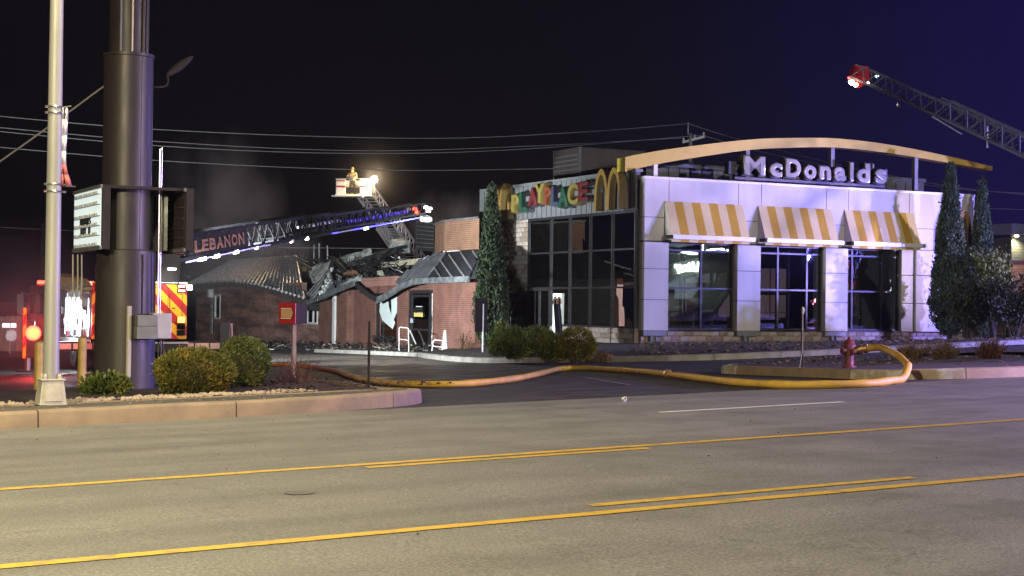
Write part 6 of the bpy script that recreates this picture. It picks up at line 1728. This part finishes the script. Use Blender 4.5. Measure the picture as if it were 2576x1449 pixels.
point('truck_white_light', T1w @ Vector((-1.75, 2.4, 1.6)), 70, (.85, .94, 1.0), .3)
point('truck_red_light', at(85, 838, 46.9), 60, (1.0, .02, .02), .15)
point('truck_red_light', T1w @ Vector((1.3, -.4, .75)), 3, (1.0, .03, .02), .1)
point('ladder_white_light', heel.lerp(tip, .10) + Vector((.4, -.8, -.55)), 14, (.82, .92, 1.0), .2)
point('ladder_tip_light', tip + Vector((1.2, -.6, -.5)), 60, (.82, .92, 1.0), .2)

# ------------------------------------------------------------------ tower ladder with basket behind the building
TD = 100.0
tb0 = at(1085, 742, 112)
a, b = AB(tb0)
tw = empty('tower_ladder', a, b, zt(a, b), 'white lattice tower ladder with a rescue basket raised behind the burnt building', 'fire truck')
twi = tw.matrix_basis.inverted()
boom_h, boom_t = at(1062, 705, 110), at(915, 488, 101)
truss(tw, boom_h, boom_h.lerp(boom_t, .62), 1.5, .75, .7, 9, M['ladder_white'], 'lower_boom', tube=.06)
truss(tw, boom_h.lerp(boom_t, .45) + Vector((0, 0, .1)), boom_t, 1.15, .6, .55, 9, M['ladder_white'], 'upper_boom', tube=.05)
mb = MB(); zb = (twi @ boom_h).z; mb.box(-1.2, 1.2, -4, 5, .7, 2.3); mb.build('chassis_body', M['red_paint'], tw, bevel=.05)
pb = twi @ boom_h; mb = MB(); mb.lathe([(.8, 2.3), (.7, pb.z - .4), (.5, pb.z)], 16, (pb.x, pb.y, 0)); mb.build('pedestal', M['truck_silver'], tw, smooth=True)
for (x, y) in ((-1.05, -2.6), (1.05, -2.6), (-1.05, 3.4), (1.05, 3.4)): wheel(tw, x, y)
bc = at(893, 478, 100)
bk = bpy.data.objects.new('basket', None); link(bk, tw); bk.location = twi @ bc; bk.rotation_euler = (0, 0, -TH + rad(-6))
def kb(name, m, *bx, parent=bk, bevel=0.0):
    mb = MB()
    for x in bx: mb.box(*x)
    return mb.build(name, m, parent, bevel=bevel)
kb('floor', M['ladder_white'], (-1.1, 1.1, -.75, .75, -.42, -.32))
for (x0, x1) in ((-1.05, -.45), (.45, 1.05)):
    kb('front_panel', M['white_paint'], (x0, x1, -.72, -.66, -.30, .62), bevel=.02)
    kb('red_stripe', M['red_paint'], (x0 + .02, x1 - .02, -.735, -.721, .12, .22), (x0 + .02, x1 - .02, -.735, -.721, .48, .56))
kb('side_panel', M['white_paint'], (-1.08, -1.04, -.65, .7, -.3, .62), (1.04, 1.08, -.65, .7, -.3, .62))
kb('back_panel', M['white_paint'], (-1.05, 1.05, .68, .72, -.3, .62))
kb('gate', M['truck_black'], (-.43, .43, -.70, -.66, -.25, .1))
kb('top_rail', M['steel'], (-1.1, 1.1, -.74, -.68, .63, .68), (-1.1, 1.1, .68, .74, .63, .68))
for x in (-.3, -.05, .15): kb('basket_lamp', M['led_amber'], (x, x + .12, -.82, -.76, -.45, -.36))
kb('step_lip', M['ladder_white'], (-1.25, .7, -1.1, -.75, -.5, -.42))
fl_p = at(941, 451, 99.2)
fl = bk.matrix_basis.inverted() @ (twi @ fl_p)
mb = MB(); mb.lathe([(.02, -.16), (.17, -.11), (.2, .02), (.05, .13)], 16, fl, axis='y'); mb.build('flood_lamp', M['flood_warm'], bk, smooth=True)
mb = MB(); mb.tube([(fl.x, fl.y + .1, fl.z), (fl.x, fl.y + .15, -.2), (.9, .3, -.3)], .03, 6); mb.build('lamp_stand', M['steel'], bk)
spot('basket_flood', fl_p + Vector((.1, -.35, 0)), at(980, 690, 80), 800, (1.0, .80, .52), 55, .6, .15)
point('basket_glow', fl_p + Vector((.05, -.4, .1)), 220, (1.0, .72, .40), .1)
# firefighter
ff = bpy.data.objects.new('person', None); link(ff); ff.location = at(886, 476, 99.75) + Vector((0, 0, -.50)); ff.rotation_euler = (0, 0, rad(-15))
tag(ff, 'person in tan protective gear and helmet standing in the raised basket', 'person')
J = {'pel': (0, 0, .95), 'che': (0, .0, 1.32), 'nec': (0, 0, 1.52), 'hd': (0, -.03, 1.62), 'ht': (0, -.03, 1.80), 'sl': (-.22, 0, 1.46), 'sr': (.22, 0, 1.46), 'el': (-.33, -.12, 1.20), 'er': (.32, -.14, 1.22), 'wl': (-.22, -.36, 1.12), 'wr': (.18, -.40, 1.16),
     'hl': (-.11, 0, .90), 'hr': (.11, 0, .90), 'kl': (-.13, -.03, .50), 'kr': (.13, -.03, .50), 'al': (-.14, .02, .09), 'ar': (.14, .02, .09), 'tl': (-.15, -.16, .04), 'tr': (.15, -.16, .04)}
RD = {'pel': .17, 'che': .19, 'nec': .08, 'hd': .09, 'ht': .08, 'sl': .10, 'sr': .10, 'el': .075, 'er': .075, 'wl': .055, 'wr': .055, 'hl': .12, 'hr': .12, 'kl': .09, 'kr': .09, 'al': .07, 'ar': .07, 'tl': .055, 'tr': .055}
names = list(J); E_ = [('pel', 'che'), ('che', 'nec'), ('nec', 'hd'), ('hd', 'ht'), ('che', 'sl'), ('che', 'sr'), ('sl', 'el'), ('sr', 'er'), ('el', 'wl'), ('er', 'wr'), ('pel', 'hl'), ('pel', 'hr'), ('hl', 'kl'), ('hr', 'kr'), ('kl', 'al'), ('kr', 'ar'), ('al', 'tl'), ('ar', 'tr')]
me = bpy.data.meshes.new('body'); me.from_pydata([J[n_] for n_ in names], [(names.index(x), names.index(y)) for x, y in E_], [])
me.materials.append(M['coat']); bo = bpy.data.objects.new('body', me); link(bo, ff)
bo.modifiers.new('skin', 'SKIN')
for i, n_ in enumerate(names):
    me.skin_vertices[0].data[i].radius = (RD[n_], RD[n_]); me.skin_vertices[0].data[i].use_root = (n_ == 'pel')
bo.modifiers.new('sub', 'SUBSURF').levels = 1
mb = MB(); mb.lathe([(.19, 1.70), (.13, 1.73), (.125, 1.80), (.09, 1.88), (.02, 1.91)], 14, (0, -.02, 0)); mb.build('helmet', M['l_yellow'], ff, smooth=True)
mb = MB(); mb.lathe([(.01, -.10), (.075, -.07), (.09, 0), (.075, .07), (.01, .10)], 12, (0, -.06, 1.655)); mb.build('face', M['skin'], ff, smooth=True)
for z in (1.22, 1.06):
    mb = MB(); mb.lathe([(.215, z - .025), (.215, z + .025)], 16); mb.build('reflective_band', M['white_paint'], ff)
for s_ in (-1, 1):
    w_ = Vector(J['wl' if s_ < 0 else 'wr'])
    mb = MB()
    mb.tube([w_, w_ + Vector((0, -.05, 0)), w_ + Vector((0, -.10, -.01))], [.035, .042, .03], 8)
    for k in range(4): mb.tube([w_ + Vector((-.03 + .02 * k, -.09, 0)), w_ + Vector((-.032 + .021 * k, -.13, -.015)), w_ + Vector((-.03 + .02 * k, -.15, -.05))], .009, 5)
    mb.tube([w_ + Vector((.03 * -s_, -.04, .01)), w_ + Vector((.055 * -s_, -.08, .01))], .010, 5)
    mb.build('glove', M['rubber'], ff, smooth=True)

# ------------------------------------------------------------------ second ladder truck at the right, outside the frame but for its ladder
tz2 = zt(52, 36)
T2, p2 = fire_truck(52.6, 38.6, tz2, rad(-115), 'second ladder fire truck parked to the right, its dark ladder raised into view', L=10.0)
T2w = T2.matrix_basis
l2t, l2b = at(2150, 196, 70), at(3140, 668, 60)
truss(T2, l2b, l2b.lerp(l2t, .50), 1.2, 1.05, 1.0, 11, M['ladder_mid'], 'base_section', tube=.05)
truss(T2, l2b.lerp(l2t, .30) + Vector((0, 0, .12)), l2b.lerp(l2t, .76) + Vector((0, 0, .08)), 1.0, .82, .78, 10, M['ladder_mid'], 'middle_section', tube=.045)
truss(T2, l2b.lerp(l2t, .55) + Vector((0, 0, .14)), l2t, .8, .62, .58, 11, M['ladder_mid'], 'fly_section', tube=.04)
i2 = T2w.inverted()
def tp(u, v, d): return i2 @ at(u, v, d)
mb = MB(); mb.add([tp(2137, 175, 70), tp(2150, 162, 70), tp(2185, 168, 70), tp(2188, 210, 69.8), tp(2160, 222, 69.6), tp(2140, 214, 69.6), tp(2160, 170, 71), tp(2195, 180, 71), tp(2190, 214, 71)], [(0, 1, 2, 3, 4, 5), (1, 6, 7, 2), (2, 7, 8, 3), (6, 1, 0, 5, 4, 3, 8, 7)]); mb.build('tip_guard', M['red_paint'], T2, fix=False)
for (u, v, r_, ln) in ((2142, 207, .12, 'flood_small'), (2152, 213, .10, 'flood_small'), (2206, 191, .08, 'led_green'), (2184, 209, .07, 'led_soft'), (2135, 196, .05, 'led_red')):
    if ln not in M: M[ln] = glow(ln, (1.0, .86, .66) if ln == 'flood_small' else (.45, 1.0, .8), 8 if ln == 'flood_small' else 1.2)
    mb = MB(); mb.lathe([(.01, -r_), (r_, -r_ * .3), (r_, r_ * .4), (.01, r_)], 10, tp(u, v, 69.4)); mb.build('tip_lamp', M[ln], T2, smooth=True)
mb = MB(); mb.tube([tp(2260, 262, 68.7), tp(2262, 268, 68.6)], .09, 8); mb.build('roller', M['steel'], T2)
mb = MB(); mb.tube([tp(2484, 318, 66.2), tp(2484, 372, 66.2)], .04, 6); mb.build('bright_post', M['white_paint'], T2)
mb = MB(); mb.bar(tp(2345, 293, 67), tp(2420, 338, 66.4), .06, .06); mb.build('blue_edge', M['steel'], T2)
mb = MB(); h2 = i2 @ l2b; mb.tube([(0, 1.1, 2.9), h2], .45, 12); mb.build('ladder_pivot', M['truck_silver'], T2)
# its lamps: blue and red beacons facing the hall
BLUE = (.24, .22, 1.0)
def beacon(u_a, u_b, z, m, name='beacon'):
    c = i2 @ W(u_a, u_b, z); mb = MB(); mb.lathe([(.02, -.2), (.24, -.14), (.24, .14), (.02, .2)], 12, c); mb.build(name, M[m], T2, smooth=True)
M['beacon_red'] = glow('red_beacon', (1.0, .03, .03), 22)
beacon(52.0, 37.7, 4.0, 'led_blue'); beacon(52.6, 37.3, 4.0, 'beacon_red'); beacon(52.6, 37.2, 1.4, 'beacon_red')
point('beacon_blue_light', W(51.5, 37.0, 4.05), 4600, BLUE, .15)
point('beacon_red_light', W(51.9, 36.7, 2.0), 90, (1.0, .10, .16), .15)
spot('beacon_violet_light', T2w @ Vector((0, 9.2, 3.15)), W(33, 51, 3.4), 10500, (.70, .54, 1.0), 50, 1.0, .25)

# ------------------------------------------------------------------ patrol car on the road to the right, outside the frame, its roof bar lighting the road and hydrant
pc = empty('patrol_car', 25.5, 13.4, zt(25.5, 13.4), 'dark patrol car with lit roof bar on the road at the right, outside the frame', 'car', rad(-90))
mb = MB(); mb.ext([(-.92, -2.4, .35), (-.92, 2.35, .35), (-.92, 2.45, .65), (-.92, 2.2, .95), (-.92, 1.1, 1.05), (-.92, -2.0, 1.08), (-.92, -2.42, .95)], (1.84, 0, 0)); mb.build('body', M['truck_black'], pc, bevel=.06)
mb = MB(); mb.add([(-.84, 1.1, 1.05), (.84, 1.1, 1.05), (.84, -1.9, 1.07), (-.84, -1.9, 1.07), (-.66, .35, 1.62), (.66, .35, 1.62), (.66, -1.5, 1.65), (-.66, -1.5, 1.65)], [(4, 5, 6, 7), (0, 1, 5, 4), (1, 2, 6, 5), (2, 3, 7, 6), (3, 0, 4, 7)]); mb.build('cabin', M['truck_black'], pc, bevel=.05)
for (x, y) in ((-.8, 1.5), (.8, 1.5), (-.8, -1.45), (.8, -1.45)): wheel(pc, x, y, .36, .24)
mb = MB(); mb.box(-.62, .62, -.55, -.25, 1.68, 1.73); lbp = mb.build('light_bar', M['truck_black'], pc)
for k in range(4):
    mb = MB(); mb.box(-.6 + k * .31, -.33 + k * .31, -.54, -.26, 1.732, 1.83); mb.build('beacon', M['led_blue'] if k != 1 else M['led_red'], lbp)
for x in (-.65, .65):
    mb = MB(); mb.lathe([(.02, 0), (.1, .02), (.1, .06)], 10, (x, 2.36, .72), axis='y'); mb.build('headlamp', M['led_dim'], pc)
pcw = pc.matrix_basis
spot('patrol_bar_light', W(25.2, 13.5, zt(25.5, 13.4) + 2.0), W(15, 15, 1.0), 3300, (.46, .34, 1.0), 112, .5, .12)
spot('patrol_bar_red', W(25.2, 13.2, zt(25.5, 13.4) + 2.0), W(15, 15, 1.0), 200, (1.0, .12, .14), 112, .5, .12)

# ------------------------------------------------------------------ utility poles and wires
def upole(u, vb, vt, d, label, r=.14, arm=True, m=None):
    p = at(u, vb, d); q = at(u, vt, d); a, b = AB(p)
    z0 = zt(a, b)
    t = empty('utility_pole', a, b, z0, label, 'utility pole')
    h = q.z - z0
    mb = MB(); mb.tube([(0, 0, -.3), (0, 0, h * .5), (0, 0, h)], [r * 1.25, r * 1.1, r * .85], 10); mb.build('pole', m or M['wood_pole'], t, smooth=True)
    return t, h
up_t, uh = upole(1737, 430, 336, 108, 'utility pole with crossarm rising behind the golden beam')
upm = up_t.matrix_basis.inverted()
g0, g1 = upm @ at(1718, 358, 108.6), upm @ at(1772, 344, 107)
mb = MB(); mb.bar(g0, g1, .12, .15); mb.build('crossarm', M['white_paint'], up_t)
for k in (0.03, .55, .97):
    p = g0.lerp(g1, k); mb = MB(); mb.lathe([(.03, .06), (.08, .12), (.05, .2), (.07, .28), (.02, .32)], 8, p); mb.build('insulator', M['coping'], up_t, smooth=True)
mb = MB(); mb.tube([upm @ at(1731, 340, 108), upm @ at(1731, 308, 108)], .03, 6); mb.build('top_pin', M['steel'], up_t)
mb = MB(); p = upm @ at(1738, 418, 107.8); mb.box(p.x - .1, p.x + .1, p.y - .15, p.y + .1, p.z - .3, p.z + .3); mb.build('bracket', M['sheet_dark'], up_t)
upole(105, 700, 562, 120, 'distant dark utility pole at the far left', .16, m=M['brown_dark'])
def wire(pts, r, label, m=None, name='overhead_wire', group='overhead wires'):
    P = smooth_line([tuple(at(*p)) for p in pts], 8)
    o0 = P[0].copy()
    mb = MB(); mb.tube([q - o0 for q in P], r, 5); o = mb.build(name, m or M['wire'], smooth=True); o.location = o0
    tag(o, label, 'wire', group); return o
wire([(-300, 262, 70), (400, 326, 83), (1060, 348, 96), (1450, 333, 102), (1731, 311, 108)], .022, 'uppermost overhead wire running left from the pole top')
wire([(-300, 292, 70), (400, 356, 83), (900, 379, 93), (1300, 369, 100), (1716, 347, 108.4)], .022, 'upper of the close pair of overhead wires running left from the crossarm')
wire([(-300, 300, 70), (400, 367, 83), (900, 386, 93), (1300, 376, 100), (1768, 340, 107)], .022, 'lower of the close pair of overhead wires running left from the crossarm')
wire([(-300, 342, 70), (400, 404, 83), (960, 428, 94), (1430, 423, 102), (1734, 412, 107.8)], .022, 'lowest overhead wire passing behind the raised basket')
wire([(1731, 311, 108), (1860, 351, 104), (2100, 412, 98), (2400, 470, 92), (2700, 500, 88)], .022, 'overhead wire sloping down right from the pole top behind the beam')
wire([(1768, 340, 107), (1900, 378, 103), (2150, 432, 97), (2400, 474, 92), (2700, 492, 88)], .022, 'overhead wire sloping down right from the crossarm end')
wire([(1737, 412, 107.8), (1850, 440, 104), (2300, 512, 94), (2700, 530, 88)], .022, 'lowest overhead wire sloping right behind the hall roof')
wire([(700, 623, 92), (980, 625, 93), (1060, 624, 94)], .022, 'thin wire crossing behind the tower ladder just above the burnt roof')
wire([(-200, 560, 110), (105, 577, 120), (420, 590, 125)], .022, 'faint far wire at the left below the sign board')
wire([(-220, 560, 30.5), (0, 406, 29.0), (140, 306, 28.2), (268, 212, 27.45)], .016, 'twisted service cable rising to the thick sign pole', M['cast'], 'service_cable')

# ------------------------------------------------------------------ far left: fence, street sign, and right: brick building
fz = at(20, 878, 88); a, b = AB(fz)
fe = empty('wood_fence', a, b, zt(a, b), 'red-lit wooden board fence at the far left edge', 'fence')
for k in range(34):
    x = -8 + k * .30
    mb = MB(); h = 1.9 + rnd.uniform(-.02, .02); mb.ext([(x, 0, 0), (x + .28, 0, 0), (x + .28, 0, h), (x + .14, 0, h + .05), (x, 0, h)], (0, .025, 0)); mb.build('board', M['fence'], fe)
mb = MB(); mb.box(-8, 2.2, .026, .07, .4, .5); mb.box(-8, 2.2, .026, .07, 1.4, 1.5); mb.build('rail', M['fence'], fe)
ss = at(25, 850, 80); a, b = AB(ss)
sg = empty('street_sign', a, b, zt(a, b), 'small bright street name sign with a round sign below, far left', 'sign')
si = sg.matrix_basis.inverted()
zc = (si @ at(20, 818, 80)).z
mb = MB(); mb.tube([(0, 0, 0), (0, 0, zc + .1)], .03, 8); mb.build('post', M['steel'], sg)
mb = MB(); mb.box(-.38, .30, -.02, 0, zc - .12, zc + .10); mb.build('name_plate', glow('reflection_glow_plate', (.8, .9, 1.0), .2), sg)  # emission stands in for the light the sign plate reflects
mb = MB(); mb.lathe([(.30, -.02), (.30, .0)], 8, (.05, -.03, zc - .52), axis='y'); mb.build('round_plate', M['sheet_dark'], sg)
rb_ = at(2576, 700, 82); a, b = AB(rb_)
nb_ = empty('brick_shop', a, b, zt(a, b), 'low pink-lit brick building with louvred band at the right edge', 'building')
ni = nb_.matrix_basis.inverted()
def nz_(v, u=2540): return (ni @ at(u, v, 82)).z
xl = (ni @ at(2522, 700, 82)).x
def npart(name, m, *bx):
    mb = MB()
    for q in bx: mb.box(*q)
    return mb.build(name, m, nb_)
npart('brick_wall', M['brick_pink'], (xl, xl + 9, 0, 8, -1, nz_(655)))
npart('upper_wall', M['fascia_dark'], (xl + .1, xl + 9, .1, 8, nz_(655), nz_(592)))
for k in range(9):
    z = nz_(655) + (nz_(592) - nz_(655)) * (k + .5) / 9; npart('louvre', M['fascia'], (xl + .05, xl + 9, -.06, .1, z - .08, z + .05))
npart('roof_edge', M['fascia'], (xl - .5, xl + 9, -.6, 8.4, nz_(592), nz_(565)))
c = Vector((xl + .1, -.35, nz_(594))); mb = MB(); mb.lathe([(.02, -.08), (.1, -.05), (.1, .0)], 10, c); mb.build('soffit_lamp', glow('yellow_soffit_lamp', (1.0, .85, .4), 5), nb_)
spot('soffit_light', nb_.matrix_basis @ (c + Vector((0, 0, -.12))), nb_.matrix_basis @ (c + Vector((.3, .4, -3))), 60, (1.0, .85, .4), 140, .7, .08)

# ------------------------------------------------------------------ across the road, behind the camera: a lit shop that the dark glass mirrors
cs = empty('corner_shop', 74, -14, zt(74, -14), 'lit shop with a bright sign across the road, mirrored in the hall windows', 'building', math.pi)
def cpart(name, m, *bx):
    mb = MB()
    for q in bx: mb.box(*q)
    return mb.build(name, m, cs)
cpart('front_wall', M['cream'], (-9, 9, 0, .3, 0, 5.4))
cpart('side_wall', M['cream'], (-9, -8.7, .3, 8, 0, 5.4), (8.7, 9, .3, 8, 0, 5.4))
cpart('canopy', M['fascia'], (-8.6, 6, -2.2, -.02, 4.4, 4.7))
M['neon'] = glow('white_neon', (.75, 1.0, .95), 45)
for x in (-7.2, -5.0, -2.6, 4.0): cpart('canopy_tube', M['neon'], (x - .9, x + .9, -2.26, -2.203, 4.42, 4.52))
for i, ch in enumerate('RAWSY'):
    me = fit(glyphs(ch, 1, .05), -5.6 + i * .62, -5.1 + i * .62, 2.7, 3.45, .06)
    xm = sum(v.co.x for v in me.vertices) / len(me.vertices)
    o = put(me, 'sign_letter', M['neon'], cs); o.location = (0, -.05, 0)
cpart('shop_window', glow('lit_shop_window', (.5, .62, .66), .3), (-5, -2.2, -.06, -.004, .7, 2.3), (2.5, 5, -.06, -.004, .7, 2.3))

# ------------------------------------------------------------------ smoky night air lit by the emergency lamps
hzm, nt_, N_, L_, B_ = new_mat('smoky_air')
N_.remove(B_)
out_ = [n_ for n_ in N_ if n_.type == 'OUTPUT_MATERIAL'][0]
vp = N_.new('ShaderNodeVolumePrincipled')
vp.inputs['Color'].default_value = (.85, .85, .9, 1)
vp.inputs['Density'].default_value = .00011
vp.inputs['Anisotropy'].default_value = .25
L_.new(vp.outputs[0], out_.inputs['Volume'])
mb = MB(); mb.box(-260, 260, -60, 330, -8, 60)
hz_o = mb.build('haze', hzm); tag(hz_o, kind='stuff')

# drifting smoke above the burnt wing
smm, nt_, N_, L_, B_ = new_mat('drifting_smoke')
N_.remove(B_)
out_ = [n_ for n_ in N_ if n_.type == 'OUTPUT_MATERIAL'][0]
vp = N_.new('ShaderNodeVolumePrincipled'); vp.inputs['Color'].default_value = (.75, .70, .78, 1)
tc_ = N_.new('ShaderNodeTexCoord'); ln_ = N_.new('ShaderNodeVectorMath'); ln_.operation = 'LENGTH'; L_.new(tc_.outputs['Object'], ln_.inputs[0])
fo = ramp(N_, L_, ln_.outputs['Value'], [(.2, 1.0), (1.0, 0.0)])
nz2 = ramp(N_, L_, noise(N_, L_, coords(N_, L_, (1, 1, .7)), 2.0, 4, .6), [(.42, 0.0), (.72, 1.0)])
ml_ = N_.new('ShaderNodeMath'); ml_.operation = 'MULTIPLY'; L_.new(fo, ml_.inputs[0]); L_.new(nz2, ml_.inputs[1])
m2_ = N_.new('ShaderNodeMath'); m2_.operation = 'MULTIPLY'; m2_.inputs[1].default_value = .22; L_.new(ml_.outputs[0], m2_.inputs[0])
L_.new(m2_.outputs[0], vp.inputs['Density']); L_.new(vp.outputs[0], out_.inputs['Volume'])
for (u, v, d, sx, sz) in ((545, 560, 92, 4.5, 6.0), (640, 640, 84, 4.0, 2.2), (1140, 560, 92, 3.2, 2.2)):
    mb = MB(); mb.lathe([(.01, -1), (.5, -.87), (.87, -.5), (1, 0), (.87, .5), (.5, .87), (.01, 1)], 16)
    o = mb.build('smoke', smm, smooth=True); o.location = at(u, v, d); o.scale = (sx, sx, sz); tag(o, kind='stuff')

def added_glow_smoke(name, dens):
    m_, nt_, N_, L_, B_ = new_mat(name)
    N_.remove(B_)
    out_ = [n_ for n_ in N_ if n_.type == 'OUTPUT_MATERIAL'][0]
    vp = N_.new('ShaderNodeVolumePrincipled'); vp.inputs['Color'].default_value = (.85, .85, .88, 1)
    tc_ = N_.new('ShaderNodeTexCoord'); ln_ = N_.new('ShaderNodeVectorMath'); ln_.operation = 'LENGTH'; L_.new(tc_.outputs['Object'], ln_.inputs[0])
    fo = ramp(N_, L_, ln_.outputs['Value'], [(0.0, dens), (.45, dens * .25), (1.0, 0.0)])
    L_.new(fo, vp.inputs['Density']); L_.new(vp.outputs[0], out_.inputs['Volume'])
    return m_
for (u, v, d, s_, gsm) in ((60, 815, 47.6, 3.4, added_glow_smoke('red_glow_smoke', .055)), (941, 451, 99, 3.4, added_glow_smoke('warm_glow_smoke', .014))):  # smoke balls added round two lamps to give them a halo
    mb = MB(); mb.lathe([(.01, -1), (.5, -.87), (.87, -.5), (1, 0), (.87, .5), (.5, .87), (.01, 1)], 16)
    o = mb.build('smoke', gsm, smooth=True); o.location = at(u, v, d); o.scale = (s_, s_, s_); tag(o, kind='stuff')
